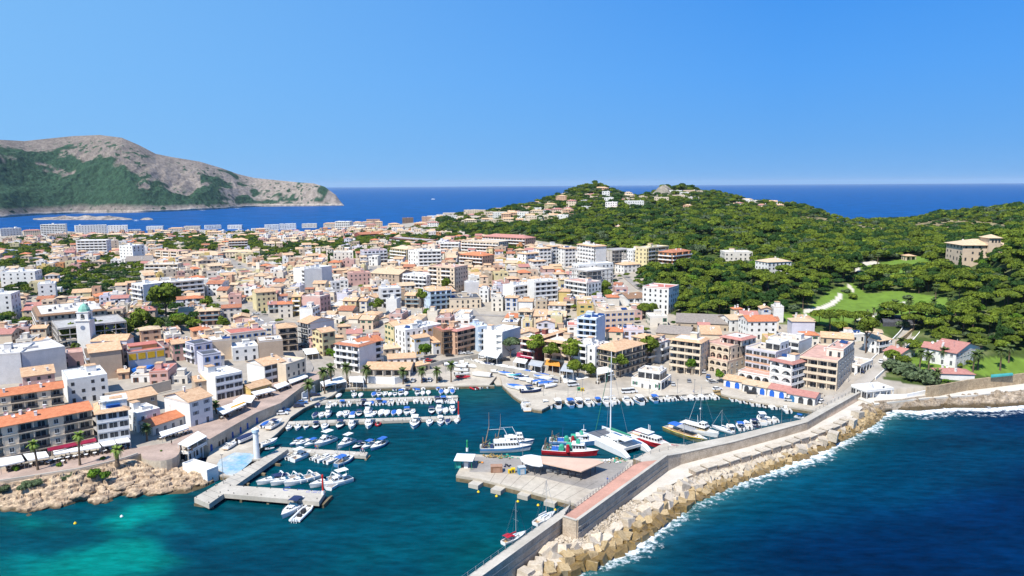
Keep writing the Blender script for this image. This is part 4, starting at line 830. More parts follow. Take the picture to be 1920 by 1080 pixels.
def flush_labels():
 L=[(n,G(x,y)[:2]) for n,x,y in LM]; buckets={}
 for o,look,xy in PENDING:
  best=min(L,key=lambda q:math.hypot(q[1][0]-xy[0],q[1][1]-xy[1])/(1+math.hypot(*q[1])/600)); dx,dy=xy[0]-best[1][0],xy[1]-best[1][1]
  d='inland from' if dy>abs(dx) else ('seaward of' if dy<-abs(dx) else ('east of' if dx>0 else 'west of'))
  buckets.setdefault((look,d,best[0]),[]).append((math.hypot(dx,dy),o))
 for (look,d,nm),v in buckets.items():
  v.sort(key=lambda t:t[0])
  for i,(q,o) in enumerate(v):
   t=f"{look}, {d} the {nm}" if len(v)==1 else f"{look}, {ORD[min(i,39)]} {d} the {nm}"
   for cut,to in ((' storey house','-storey'),(' hillside',''),('tile edged flat roof','tile edge'),(' storeys','-storey')):
    if len(t.replace('-',' ').split())>15: t=t.replace(cut,to)
   o['label']=t
# ------------------------------------------------------------ the buildings one can name
hb('long cream apartment house with bright orange roof and deep balconies above the promenade cafes',-60,812,172,768,4,11,'cream','gablex:orange','k','n','b',rail='d',bw=4.0,fh=3.15,props=['chimney']*4+['satellite_dish']*4)
hb('second cream apartment row with bright orange roof, behind and above the promenade one',-60,752,118,727,3,10,'cream','gablex:orange','k','n','w',rail='d',bw=4.0,props=['chimney']*3+['satellite_dish']*3)
e=hb('white block with three floors of blue glass bays beside the orange roofed apartments',180,776,240,767,4,13,'white','eave:pale','g','n','n',bw=3.6,fh=3.2)
ontop(e,2,9,3,10,12.8,2.6,'white','white'); MB().box(3,7,2.2,2.99,14.2,14.4).box(3,7,2.95,2.99,12.9,14.2).build('awning',mat('blue_canvas',(.03,.12,.42)),e)
hb('white commercial block with strip windows behind the blue glass block',126,715,201,704,3,18,'white','flat:white','w','n','n')
hb('pale grey blind walled block at the picture edge behind the orange roofs',-70,672,38,664,4,22,'palegrey','flat:pale','n','n','n')
hb('wide pale grey blind wall block in front of the church pines',40,664,122,652,4,22,'palegrey','flat:pale','n','n','w')
hb('low pink house row with small windows below the pale grey blind walls',42,707,102,699,2,9,'pink','mono:pale','wd','n','n')
hb('tan block with blind front wall and side balconies below the church',167,662,227,655,4,16,'tan','gablex:pale','n','b','w')
hb('narrow salmon house next to the yellow panelled terrace',229,651,238,649,4,12,'salmon','flat:pink','w','n','w')
e=hb('grey hall with bright yellow panelled upper storey and red roof terrace',239,664,309,655,3,16,'grey','flat:red','n','n','n',fh=3.2,clutter=1)
W_=np.linalg.norm(np.array(OBBS[-1][2])*2); b=MB()
for i in range(4): b.box(.4+i*W_/4,(i+1)*W_/4-.4,-.1,-.003,6.6,9.4)
b.build('yellow_panel',mat('yellow_panel',(.62,.36,.02)),e,kind='stuff'); ontop(e,2,W_-2,6,13,9.9,1.6,'yellow','red')
hb('low brown tiled roof hut beside the blue tarpaulin',195,697,220,695,1,7,'tan','gablex:rust','w','n','n'); hb('small brown tiled hut nearest the blue tarpaulin',221,699,241,697,1,6,'salmon','gablex:pale','w','n','n')
hb('small green roofed rooftop shed west of the brown huts',158,693,191,690,1,7,'white','mono:pale','n','n','n',clutter=0)['x']=1
# church
cp=G(165,660)
ch=tag(empty('church',cp,math.radians(8)),'white church with square bell tower, green dome cap and clock','church')
h0=[z for z in np.arange(8,45,.1) if proj(cp[0],cp[1],cp[2]+z+4)[1]<566][0]
b=MB().box(-3.1,3.1,-3.1,3.1,-3,h0-5.2,0).box(-3.5,3.5,-3.5,3.5,h0-5.2,h0-4.7,0); b.build('tower',wm('white'),ch)
b=MB()
for k in range(4):
 T=[lambda s,o,z:(s-2.6,-2.6-o,z),lambda s,o,z:(2.6+o,s-2.6,z),lambda s,o,z:(2.6-s,2.6+o,z),lambda s,o,z:(-2.6-o,2.6-s,z)][k]; arch_wall(b,T,0,5.2,h0-4.7,h0-1,3.0,.4,rw=.2)
b.box(-2.9,2.9,-2.9,2.9,h0-1,h0-.6).build('belfry',wm('white'),ch)
b=MB().tube((0,0,h0-.6),(0,0,h0+.6),2.9,2.7,8).tube((0,0,h0+.6),(0,0,h0+2.2),2.7,1.5,8).tube((0,0,h0+2.2),(0,0,h0+3.2),1.5,.25,8).tube((0,0,h0+3.2),(0,0,h0+4.6),.12,.06,5); b.build('dome',mat('green_dome',(.22,.46,.36),var=.1),ch)
MB().tube((0,-3.12,h0-8.5),(0,-3.2,h0-8.5),1.1,1.1,16).build('clock_face',mat('clock_grey',(.2,.24,.32)),ch)
MB().tube((0,0,h0-4),(0,0,h0-2.9),.6,.35,8).build('bell',M_dark,ch)
MB().box(3.12,20,-4,5,-3,6.2,0).build('nave',wm('lavender'),ch)
MB().add([(3.12,-4.4,6.1),(20.4,-4.4,6.1),(20.4,5.4,6.1),(3.12,5.4,6.1),(3.12,.5,8.6),(20.4,.5,8.6)],[(0,1,5,4),(2,3,4,5),(1,2,5),(0,4,3),(3,2,1,0)]).build('nave_roof',tm('pale'),ch)
OBBS.append((cp[:2]+np.array([8,0]),np.array([1.,0]),13,6))
e=hb('big hotel with brown tiled roof ring round a white plant deck by the bell tower',72,593,198,581,4,38,'beige','eave:browntile','w','b','w',clutter=0,near=False)
for i in range(14): link('air_conditioner',prop_mesh('air_conditioner'),e,loc=(6+i*2.6%40,10+(i*7)%20,12.9),rot=i,scl=1.8)
hb('unfinished concrete hotel with open floors and flat grey roof behind the bell tower',108,618,237,604,4,26,'concrete','flat:grey','f','f','f',clutter=0,near=False,bw=5,base=1)
hb('two storey clubhouse with bright red tiled roof and verandas',180,556,238,551,2,12,'cream','hip:orange','b','b','w',rail='c')
hb('white L shaped hotel, tall blank western wing',268,536,312,531,5,16,'white','flat:white','n','b','w'); hb('white L shaped hotel, eastern wing with banded windows',314,531,382,525,4,14,'warmwhite','flat:white','l','n','n',bw=5)
hb('white guest house with blue shutters and charcoal roof, upper block',364,648,398,642,3,9,'lavender','flat:dark','s','b','w',sh='blue',clutter=0); hb('white guest house with blue shutters and charcoal roof, lower block nearer the sea',380,668,414,663,3,9,'lavender','flat:dark','s','n','w',sh='blue',clutter=0)
hb('white modern block with three floors of glass fronted balconies above the cafe terraces',404,709,454,699,3,14,'white','flat:white','g','n','w',bw=4)
hb('small tan house with pale tiled roof and row of square windows',366,716,401,711,2,9,'tan','gablex:pale','wd','n','n')
hb('white house with pale tiled gable roof and dark shutters beside the yellow awning',355,754,397,742,3,15,'white','gablex:pale','sd','n','w',sh='grey')
hb('low cafe with long orange tiled roof behind white awnings',286,799,346,779,1,9,'warmwhite','gablex:orange','w','w','n',fh=3.4,clutter=1)
hb('white terraced house with brown awning between the blue glass block and the cafe',256,779,300,768,2,10,'white','flat:white','w','w','w'); hb('old stone house with wide pale tiled roof behind the terraced house',222,754,294,739,2,12,'stone','gablex:pale','w','w','w')
hb('small yellow house with pale tiled roof and vines among the awnings',470,729,509,719,1,9,'yellow','gablex:pale','w','n','n',fh=3.6)
hb('white three storey house with glass bays and tiled gable beside the beige windowed block',496,686,534,677,3,13,'white','gablex:pale','g','n','n',bw=4); hb('beige three storey block with brown square windows above the red terrace cafe',536,686,573,674,3,12,'cream','flat:sand','w','n','w')
hb('white block with red flat roof and blue shutters inland from the cafes',432,628,499,620,3,13,'warmwhite','flat:red','sd','n','w',sh='blue'); hb('block with blind tan side wall and white roof beside the dark balcony block',485,642,530,638,3,12,'tan','flat:white','n','w','n')
hb('white patio house below the red flat roofed block',436,655,484,650,2,12,'white','flat:white','w','w','w'); hb('blind tan walled block with white roof behind the blue shuttered guest house',395,641,434,637,3,12,'beige','flat:white','n','w','n')
hb('tall block with four floors of dark balconies and tiled roof at the street corner',522,616,557,613,4,12,'beige','hip:pale','l','n','l',rail='d'); hb('tall block with bright white blank side wall and brown balconies',577,607,626,599,4,10,'white','gabley:pale','n','l','w',rail='d')
hb('small pink brown house with tiled hip roof at the square corner',579,633,603,634,2,9,'pink','hip:pale','w','b','w'); hb('yellow house with teal awning beside the square pines',604,624,628,620,4,10,'paleyellow','gablex:pale','s','w','w',sh='brown')
hb('narrow yellow fronted house joined to the pink blank gable',548,556,563,556,4,12,'yellow','gablex:pale','b','n','n'); hb('tall block with blank pink side wall among the tiled roofs',564,556,600,558,4,11,'pink','flat:pale','n','n','w')
hb('white corner block with dark brick red roof skirts facing the square',628,644,673,650,4,12,'white','eave:rust','b','b','n',rail='w'); hb('white four storey block with orange roof edge and balcony bands beside the corner block',676,645,718,638,4,12,'white','gablex:orange','l','n','w',rail='w')
hb('rambling low restaurant with patched tiled roofs above the palm quay',684,692,768,693,1,13,'warmwhite','gablex:pale','l','w','w',fh=3.3); hb('white cottage with tiled roof and small windows behind the quay restaurant',728,673,779,670,2,9,'white','gablex:pale','wd','w','w'); hb('low shop with tiled roof between the cottage and the boat park',781,686,806,681,1,7,'beige','hip:pale','w','w','w')
hb('yellow house with green shutters beside the blue solar roof',721,606,738,612,4,12,'paleyellow','gabley:pale','s','s','w',sh='green'); hb('white house with blue solar panels on its terrace',740,614,760,621,4,13,'white','flat:white','w','w','w',props=['solar_panel']*4)
hb('white house with yellow shutters facing the quay street tree',777,635,806,631,3,10,'white','mono:pale','s','w','w',sh='yellow'); hb('small white house with yellow shutters and tiled eave next to brown balconies',812,643,829,641,2,8,'white','mono:pale','s','n','w',sh='yellow'); hb('tall white block with yellow windows behind the yellow shuttered houses',792,616,829,609,4,12,'white','flat:white','s','w','n',sh='yellow')
hb('low beige house with tiled roof right of the orange roof edge block',720,655,755,651,1,10,'beige','gablex:sand','w','w','w')
hb('brown block with dark wooden balconies and red roof terrace',831,622,855,619,4,13,'brown','flat:red','l','n','w',rail='d'); hb('salmon block with wide tiled balconies and a pink parasol on the roof',857,621,893,613,4,12,'salmon','eave:pinktile','l','n','w',rail='t'); hb('pale blue white block with narrow balconies at the bend of the quay road',896,615,917,613,4,12,'paleblue','flat:white','b','n','w')
hb('narrow white tower house above the black awnings',929,627,941,628,4,9,'white','flat:white','l','n','n',bw=3); hb('white block with large blank white wall beside the tower house',942,625,976,615,4,12,'white','flat:white','n','n','w')
hb('dark red block with tiled eaves and long side wall running inland',976,634,1003,638,4,26,'darkred','eave:pale','l','n','w',rail='w'); hb('balcony block with tiled eaves and dark timber behind the waterfront pines',1021,639,1068,645,4,12,'beige','eave:pale','l','n','n',rail='c'); hb('white block with brown awnings between the pines',1070,646,1099,650,4,13,'white','flat:pale','l','n','n'); hb('slim white house left of the big tiled hotel',1100,650,1116,653,4,13,'white','flat:white','w','n','w')
hb('long hotel with big pale tiled hip roof and corner balconies behind the pines',1154,658,1210,643,4,13,'cream','hip:pale','b','l','w',rail='d',over=1.0,near=True); hb('cream block with tiled roof terrace right of the big tiled hotel',1213,636,1237,631,4,10,'cream','hip:pale','b','b','w'); hb('grey white house with long pink awning beside the cream terraces',1238,645,1257,638,3,8,'palegrey','flat:pink','b','n','w')
hb('cream stepped block with balcony planters left of the arched block',1256,636,1314,643,5,12,'cream','eave:pale','l','l','w',rail='c',near=True)
e=hb('cream block with arcaded lower floors and stepped terraces facing the harbour car park',1308,668,1364,680,2,18,'cream','flat:pink','a','n','w',rail='c',near=True,clutter=0,bw=3.4)
w=OBBS[-1][2]*2
def tier(e,x0,x1,y0,y1,z0,n,front,wall,roof,right='w',bw=3.4,rail='c'):
 q=build_house(None,(x0,y0),(x1,y0),y1-y0,z0,n*3.0,n,wall,roof,front,'n',right,near=False,base=0,reg=False,bw=bw,rail=rail,clutter=1,over=.5,name='upper_floors'); q.rotation_euler=(0,0,0); q.parent=e; BLDG.remove(q)
 for c in list(q.children):      # flatten: children become parts of e
  c.parent=e; c.location=(c.location[0]+x0,c.location[1]+y0,c.location[2]+z0)
 bpy.data.objects.remove(q)
tier(e,1.5,w-1,2.5,16,6.46,2,'a','cream','flat:pink'); tier(e,6,w+1,9,21,12.5,1,'l','warmwhite','eave:pinktile')
e=hb('white and blue hotel with long balconies over a row of four arches',1398,653,1455,663,4,14,'lavender','flat:sand','g','n','w',bw=4.0,rail='t',near=True,props=['air_conditioner']*3); tier(e,7,14,5,13,12.66,1,'g','white','flat:white')
hb('white arcade terrace with four arches below the white and blue hotel',1384,697,1443,708,1,8,'white','flat:pink','a','n','n',fh=3.4,bw=3.9,near=True,clutter=0)
hb('white house with stacked arched verandas above the boathouses',1444,674,1486,683,4,15,'white','eave:pinktile','a','n','l',rail='w',near=True,bw=4.6)
e=hb('large cream corner apartment block with arches, tall side windows and cluttered roof terrace',1497,670,1571,680,4,30,'cream','flat:pink','l','n','sd',rail='c',near=True,sh='grey',bw=4.1,fh=3.15); tier(e,9,OBBS[-1][2]*2,9,28,12.86,1,'w','warmwhite','flat:pink',right='w')
hb('white block behind the veranda house with roof terrace and penthouse',1440,634,1498,643,4,14,'white','flat:sand','g','n','n')
hb('white one storey customs house with columned veranda, lower floor',1184,710,1240,718,1,13,'white','flat:sand','wd','w','l',fh=3.6,near=True,clutter=0,sh='green') ; e=BLDG[-1]; e['label']='white harbour house with square glazed upper room and columned veranda'; tier(e,2,OBBS[-1][2]*2-1.5,2.5,11,3.86,1,'g','white','flat:sand',right='g',bw=3.2)
# boathouses with blue arched doors
for i,(ax,ay,bx,by,rf,dc) in enumerate([(1357,710,1391,716,'pale','bb'),(1393,719,1437,727,'sand','dd'),(1439,727,1475,734,'pinktile','BB'),(1477,737,1528,746,'pinktile','bdd')]):
 A,B,z0=eaves((ax,ay),(bx,by),3.4); z0=1.7; A=P(ax,ay,z0+3.4);B=P(bx,by,z0+3.4)
 e=build_house(['westernmost white boathouse with pale tiled roof and two blue arched windows','white boathouse with sandy tiled roof and open dark arches','white boathouse with pink tiled roof and two solid blue arched doors','easternmost white boathouse with pink roof and three arched openings'][i],A,B,8,z0,3.4,1,'white','gablex:'+rf,'n','n','w' if i==3 else 'n',near=True,clutter=0,over=.5,group='boathouses along the east quay',base=2,name='boathouse',cat='boathouse')
 W=float(np.linalg.norm(B-A)); k=len(dc) if i!=1 else 3; k=max(k,2)
 for j in range(k):
  b=MB(); s=W*(j+.5)/k; r_=1.05; v=[(s-r_,-.06,.05),(s+r_,-.06,.05)]+[(s+r_*math.cos(t),-.06,1.7+r_*math.sin(t)) for t in np.linspace(0,math.pi,9)]
  b.add(v,[tuple(range(len(v)))]); v2=[(x,.01,z) for x,y,z in v]; nv=len(v); b.add(v+v2,[(q,nv+q,nv+(q+1)%nv,(q+1)%nv) for q in range(nv)],1)
  b.build('arched_door',[mat('door_blue',(.02,.12,.52),rough=.5) if (i in(0,2) or (i==1 and j==2)) else (mat('door_teal',(.03,.14,.30)) if (i==3 and j==0) else M_glass),M_frame],e)
# beach bar, villas, garden houses
hb('white beach bar with glass front at the root of the breakwater',1626,735,1676,730,1,9,'white','flat:white','l','g','w',fh=3.8,near=True,bw=3,clutter=1,cat='bar')
hb('pink roofed villa, long lavender western wing',1731,650,1787,657,2,10,'lavender','gablex:pinktile','w','n','n',near=True,over=.8); hb('pink roofed villa, white gabled eastern wing',1793,662,1838,650,2,11,'white','gabley:pinktile','w','w','w',near=True,over=.6)
hb('low white outbuilding with pink roof behind the garden wall',1764,700,1828,702,1,9,'white','hip:pinktile','n','w','n',near=True,clutter=1); hb('small white gatehouse with pink roof among palms',1688,664,1716,658,1,8,'white','gabley:pinktile','w','w','w',near=True)
hb('lavender cottage with square tiled roof beside the dark greenhouse arches',1624,622,1655,624,2,8,'lavender','hip:sand','s','w','w',sh='blue'); hb('white veranda cottage below the lavender cottage',1649,640,1673,636,2,8,'white','mono:sand','l','w','w')
hb('white arched garage house beside the coast road',1614,687,1637,677,1,8,'white','flat:sand','a','w','n',fh=3.4); hb('stone and tile barn roofs behind the cream corner block',1540,632,1600,636,1,12,'stone','gablex:pale','w','n','n'); hb('white flat roofed house behind the lone road pine',1597,630,1624,628,1,9,'white','flat:white','w','w','n')
e=hb('castle like villa of honey stone with tiled hip roofs on the wooded rise',1806,459,1896,459,3,20,'beige','hip:sand','w','w','w',fh=3.5,near=False,bw=4,over=1.2,cat='villa',name='villa'); W=OBBS[-1][2]*2
MB().box(W*.50,W*.50+7,-2,8,-3,15,0).build('tower',wm('beige'),e); MB().add([(W*.5-1,-3,14.9),(W*.5+8,-3,14.9),(W*.5+8,9,14.9),(W*.5-1,9,14.9),(W*.5+3.5,3,17)],[(0,1,4),(1,2,4),(2,3,4),(3,0,4),(3,2,1,0)]).build('tower_roof',tm('sand'),e)
b=MB(); [b.box(W*.5+1.5+i*2,W*.5+2.6+i*2,-2.06,-1.99,12,13.8) for i in range(3)]; b.build('tower_windows',M_glass,e,kind='stuff')
hb('tiny tiled garden pavilion among the pines on the wooded rise',1700,480,1718,480,1,8,'cream','hip:pale','l','w','w',clutter=0);
# long sheds and mid town
hb('long shed with grey brown corrugated roof beside the forest edge',1268,604,1366,608,1,22,'stone','gablex:greyfib','w','n','w',fh=4.5,clutter=0); hb('second grey corrugated shed below the long one',1230,623,1292,628,1,18,'stone','gablex:greyfib','n','n','n',fh=4.5,clutter=0)
hb('white house with orange roof band at the edge of the wood',1404,603,1457,602,3,14,'white','gablex:orange','w','w','w'); hb('white house with wide pale tiled roof beside the sheds',1370,600,1402,598,2,12,'white','gablex:sand','w','w','w')
hb('tan corner block with blue and green shutters east of the solar roof hotel',1134,586,1190,583,4,14,'cream','flat:sand','sd','n','w',sh='blue',props=['solar_panel']*2); hb('white and blue balcony hotel with solar panels on the roof',1082,597,1118,600,5,14,'paleblue','flat:white','l','n','n',props=['solar_panel']*4)
hb('white gabled hall with long brown roof',1178,560,1212,558,2,16,'white','gablex:browntile','b','n','w'); hb('white corner apartment block with red rooftop near the forest edge',1205,538,1254,542,5,16,'white','flat:red','w','n','w')
hb('raw concrete frame of an unfinished five storey block',1067,505,1101,510,5,24,'concrete','flat:pale','f','n','f',clutter=0,bw=5,base=1); hb('white top floor building behind the raw concrete frame',1085,498,1150,494,5,10,'white','flat:white','w','w','w')
hb('white terraced hotel with blue grey balcony bands, western half',966,538,1002,533,4,12,'white','flat:white','l','n','n'); hb('white terraced hotel with blue grey balcony bands, eastern half',1004,530,1046,527,5,12,'white','flat:white','l','n','n'); hb('white block with three balcony rows right of the terraced hotel',1058,526,1100,532,4,14,'white','flat:pink','l','n','w')
for i,(a,b_,c,d,n) in enumerate([(988,476,1010,474,5),(1012,466,1034,465,6),(1036,462,1058,461,6),(1060,466,1080,465,6),(1082,458,1114,462,7),(1000,490,1024,489,4)]):
 hb(['stepped white apartments, lowest western tower','stepped white apartments, second tower from the west','stepped white apartments, tallest arcaded tower','stepped white apartments, narrow middle tower','stepped white apartments, eastern tower with blank end wall','stepped white apartments, short front block'][i],a,b_,c,d,n,12,'white','eave:pale','a','w','n',bw=4,group='stepped white apartments by the forest')
hb('small unfinished concrete block at the forest edge',1153,470,1186,468,4,16,'concrete','flat:grey','f','f','f',clutter=0,base=1); hb('white arcaded house beside the small unfinished block',1188,470,1214,469,4,12,'white','flat:white','a','w','w'); hb('yellow villa block with rooftop pergola against the forest',1216,466,1254,462,5,13,'paleyellow','flat:pale','k','w','w'); hb('orange block with tiled roof against the forest',1261,474,1296,470,4,13,'orange','hip:rust','b','b','w')
hb('off white block with roof aerials at the forest edge',1359,474,1411,474,3,16,'warmwhite','flat:pale','w','w','k',props=['antenna']*5+['water_tank']); hb('white villa with hip roof in the wood above the lawn',1440,492,1484,490,3,14,'white','hip:sand','w','w','w'); hb('white house with tiled roof by the raw concrete frame',1170,497,1200,495,2,12,'white','hip:pale','w','w','w')
hb('white hotel slab with dark window bands north of town centre',765,470,784,472,6,15,'white','flat:white','w','w','n'); hb('long white hotel slab, wide eastern half with balcony bands',785,472,827,471,6,15,'white','flat:white','l','n','w')
hb('beige apartment tower with stacked balconies',802,500,852,503,6,18,'cream','flat:pink','k','w','w'); hb('pink tan apartment house with orange roof',862,477,905,480,4,16,'salmon','hip:orange','b','w','w'); hb('wide cream apartment row under the hill',865,452,935,455,4,18,'cream','flat:sand','b','w','w'); hb('pinkish apartment row beyond the cream one',905,443,985,447,4,18,'salmon','hip:pinktile','b','w','w')
hb('tan block with cream balconies west of the white hotel slab',732,465,762,468,5,14,'paleyellow','hip:sand','b','w','w'); hb('white block with lavender wall and balconies near the pines',682,471,726,469,4,14,'lavender','flat:pink','b','w','w'); hb('pale block with blank wall beside the dark araucaria',625,474,662,473,4,14,'warmwhite','flat:white','w','n','w')
hb('hotel with bright blue balconies behind the lone pine',806,546,846,543,4,12,'paleblue','hip:pale','b','w','w',rail='g'); hb('low civic hall with dark solar roof and cream walls',843,562,902,560,2,22,'cream','flat:dark','w','w','w'); hb('long pale yellow block with small square windows',480,549,517,546,4,12,'paleyellow','gablex:pale','w','n','w')
hb('white block with dark glazed corner',558,504,570,507,5,14,'white','flat:white','g','n','n'); hb('wide white flat roofed block next to the dark glazed corner',571,506,622,500,5,14,'white','flat:white','n','n','n'); hb('tan warehouse with low pitched roof in mid town',695,512,748,515,3,20,'tan','gablex:sand','w','w','w'); hb('white cubic house with arched loggias in mid town',755,515,800,518,4,14,'white','flat:white','b','w','w')
hb('pink house row with terraces in mid town',655,514,695,512,3,12,'pink','flat:pink','w','w','w'); hb('long pale green white block with balconies',715,543,752,541,4,13,'palegrey','flat:white','b','n','n')
# far left hotels and low villas
for t in [('white seafront hotel slab with grid windows, western half',141,424,200,422,5),('white seafront hotel slab, eastern half with grey bands',201,424,239,423,5),('white seafront hotel with teal balcony fronts',75,422,122,421,6),('small white seafront house near the left edge',0,430,40,428,4),('blue white six storey hotel with dark balconies',142,452,199,451,6),('beige wing beside the blue white hotel',200,452,222,451,5),('white tower house with small windows east of the blue white hotel',223,461,248,462,6),('white rendered apartment block at the left edge among pines',0,512,65,510,4),('white gabled house between the pines',70,535,103,533,4),('white hotel block at the far left with brown shutters',-30,555,20,553,5)]:
 hb(t[0],*t[1:6],14,'white' if 'beige' not in t[0] else 'cream','flat:white','l' if 'balcon' in t[0] else 'wd','w','w',bw=4.6)
hb('white stepped seafront block standing alone by the bay',628,416,655,416,5,18,'white','flat:white','l','w','w'); hb('lower white wing of the lone seafront block',656,424,682,424,3,16,'white','flat:white','l','w','w'); hb('orange villa block near the pines',428,451,464,450,4,14,'salmon','hip:pale','b','w','w'); hb('row of low villas with pale tiled roofs',350,476,412,475,2,14,'cream','hip:sand','w','w','w'); hb('second row of low villas with pale tiled roofs',413,473,475,472,2,14,'cream','hip:sand','w','w','w')
hb('long low beige block with ribbed facade',270,497,333,496,3,14,'cream','flat:pale','l','w','w'); hb('large hall with grey pitched roofs',235,490,285,488,2,26,'warmwhite','gablex:greyfib','w','n','w'); hb('stepped beige apartment complex',290,470,335,472,3,16,'cream','flat:pink','k','w','w')
hb('dark red roofed long hall in the pines',675,440,715,438,2,20,'darkred','gablex:rust','l','w','w'); hb('dark red modern school with sawtooth roof',730,446,800,452,2,18,'darkred','flat:grey','g','w','w'); hb('white terrace building on pilotis in front of the pines',825,457,860,457,3,14,'white','flat:white','l','w','w')
FREE=[]
# ------------------------------------------------------------ hill villas
ST_EXTRA=[(1545,757),(1590,737),(1610,718),(1640,692),(1665,667),(1690,642),(1708,622),(1716,604)]
q_=resample([(*G(x,y)[:2],0) for x,y in ST_EXTRA],40)[:,:2]; b=MB(); b.wallpath([tuple(p) for p in q_],7.5,[ground(*p)-.8 for p in q_],[ground(*p)+.12 for p in q_]); b.build('coast_road',mat('light_asphalt',(.40,.36,.31),var=.12,scale=.12,fine=.1,coord='World'),kind='structure')
for s_ in (-1,1):
 b=MB(); b.wallpath([tuple(p) for p in q_[12:]],.35,[ground(*p)-.8 for p in q_[12:]],[ground(*p)+1.0 for p in q_[12:]],0,s_*4.3); tag(b.build('road_wall',wm('white')),['white wall on the harbour side of the coast road','low wall on the garden side of the coast road'][(s_+1)//2],'wall')
def hv(px,py,wpx,n,wall,roof,front='w',D=12,lab=None,grp='villas and terraces on the wooded hills'):
 g=G(px,py); d=math.hypot(*g[:2]); w=wpx*d/F; az=math.atan2(g[0],g[1])+random.Random(int(px*7+py)).uniform(-.25,.25); u=np.array([math.cos(az),-math.sin(az)])
 A=g[:2]-u*w/2; B=g[:2]+u*w/2
 if overlap((A+B)/2+np.array([-u[1],u[0]])*D/2,u,w/2,D/2,-.5): return
 e=build_house(None,A,B,D,min(ground(*A),ground(*B),g[2]),n*3.0,n,wall,roof,front,'w','w',near=False,clutter=1,base=6,name='villa')
 later(e,f"{WNAME[wall]} hillside villa, {['','one','two','three','four','five','six','seven'][n]} storeys, {'tiled' if roof[:4]!='flat' else 'flat'} roof",'villa',grp,g[:2])
for t in [(1128,357,26,3,'salmon','hip:pale'),(1136,372,14,4,'white','flat:white'),(1142,382,18,3,'white','flat:white'),(1146,391,22,3,'white','flat:white'),(1165,369,22,2,'white','hip:pale'),(1110,371,20,2,'cream','hip:pinktile'),(1190,389,34,3,'white','flat:white'),(1166,389,22,2,'white','flat:pale'),(1212,372,26,2,'cream','flat:pale'),(1104,382,30,2,'grey','flat:white'),(1105,366,20,1,'cream','flat:pink'),
 (1058,356,16,4,'warmwhite','flat:white'),(1037,363,26,3,'warmwhite','flat:white'),(1000,368,18,2,'white','flat:white'),(1052,378,20,4,'salmon','hip:pale'),(1068,380,18,2,'cream','hip:pale'),(985,380,30,3,'salmon','hip:pale'),(975,388,26,3,'salmon','hip:orange'),(1007,396,16,2,'white','flat:white'),(1033,392,22,3,'paleyellow','hip:pale'),(1045,402,24,3,'cream','hip:pinktile'),(1065,404,20,3,'salmon','hip:pale'),(1028,411,22,2,'cream','flat:pale'),(1075,404,16,2,'grey','flat:white'),(1100,394,18,2,'white','flat:white'),(970,398,20,2,'pink','flat:pink'),(965,404,22,2,'salmon','hip:pale'),(1055,412,20,2,'white','flat:white'),
 (1272,352,20,2,'salmon','hip:pale'),(1266,364,24,2,'white','flat:white'),(1283,368,16,2,'white','flat:white'),(1240,381,26,3,'cream','flat:pale'),(1262,381,18,1,'salmon','hip:pale'),(1310,364,14,2,'cream','flat:pink'),(1335,368,12,1,'salmon','hip:pinktile'),(1288,389,14,1,'salmon','hip:pale'),(1165,434,14,2,'white','hip:pale'),(1156,436,10,2,'white','hip:pale'),
 (1360,375,14,1,'white','flat:white'),(1376,379,18,2,'white','flat:white'),(1396,381,16,2,'white','flat:white'),(1414,383,20,2,'warmwhite','flat:white'),(1432,385,20,2,'white','flat:white'),(1428,391,18,2,'cream','hip:pinktile'),(1448,385,18,2,'white','flat:white'),(1462,386,20,3,'white','flat:white'),(1480,382,18,4,'salmon','flat:pink'),(1478,390,16,2,'white','hip:pale'),(1497,388,16,2,'cream','flat:pale'),(1512,388,14,1,'cream','flat:pink'),(1452,392,16,1,'white','flat:white'),
 (905,385,20,3,'salmon','hip:pale'),(922,381,20,3,'salmon','hip:pale'),(940,379,20,3,'cream','hip:pale'),(955,384,22,3,'salmon','hip:pale'),(893,390,22,3,'cream','hip:pale'),(850,408,40,4,'cream','flat:pale'),(890,405,40,4,'cream','flat:pale'),(880,413,46,3,'warmwhite','flat:pink'),(825,404,20,3,'cream','hip:pale'),(812,412,22,3,'white','flat:pale'),(800,414,18,3,'salmon','flat:pale'),(930,405,40,3,'cream','flat:pale'),(850,418,34,2,'pink','flat:pink'),(940,415,44,2,'cream','flat:pale'),(915,419,40,2,'salmon','flat:pale'),(1000,419,36,2,'cream','flat:pale'),(960,423,40,2,'salmon','flat:pink'),(765,416,20,3,'brown','flat:pink'),(700,419,24,3,'salmon','flat:pink'),(790,424,24,2,'orange','hip:pale'),(740,425,20,2,'cream','hip:pale'),(620,424,26,2,'cream','hip:pale'),(580,425,26,2,'warmwhite','flat:white'),(540,428,28,3,'white','flat:white'),(510,430,24,3,'white','flat:white'),(490,438,30,3,'white','flat:white'),(440,428,24,2,'white','flat:pale'),(400,428,26,2,'white','flat:pale'),(360,430,26,2,'cream','flat:pale'),(330,434,24,2,'cream','hip:pale'),(290,430,26,2,'white','flat:pale'),(250,437,24,2,'white','flat:white'),(20,440,20,4,'grey','flat:grey')]: hv(*t)
_r=random.Random(77)
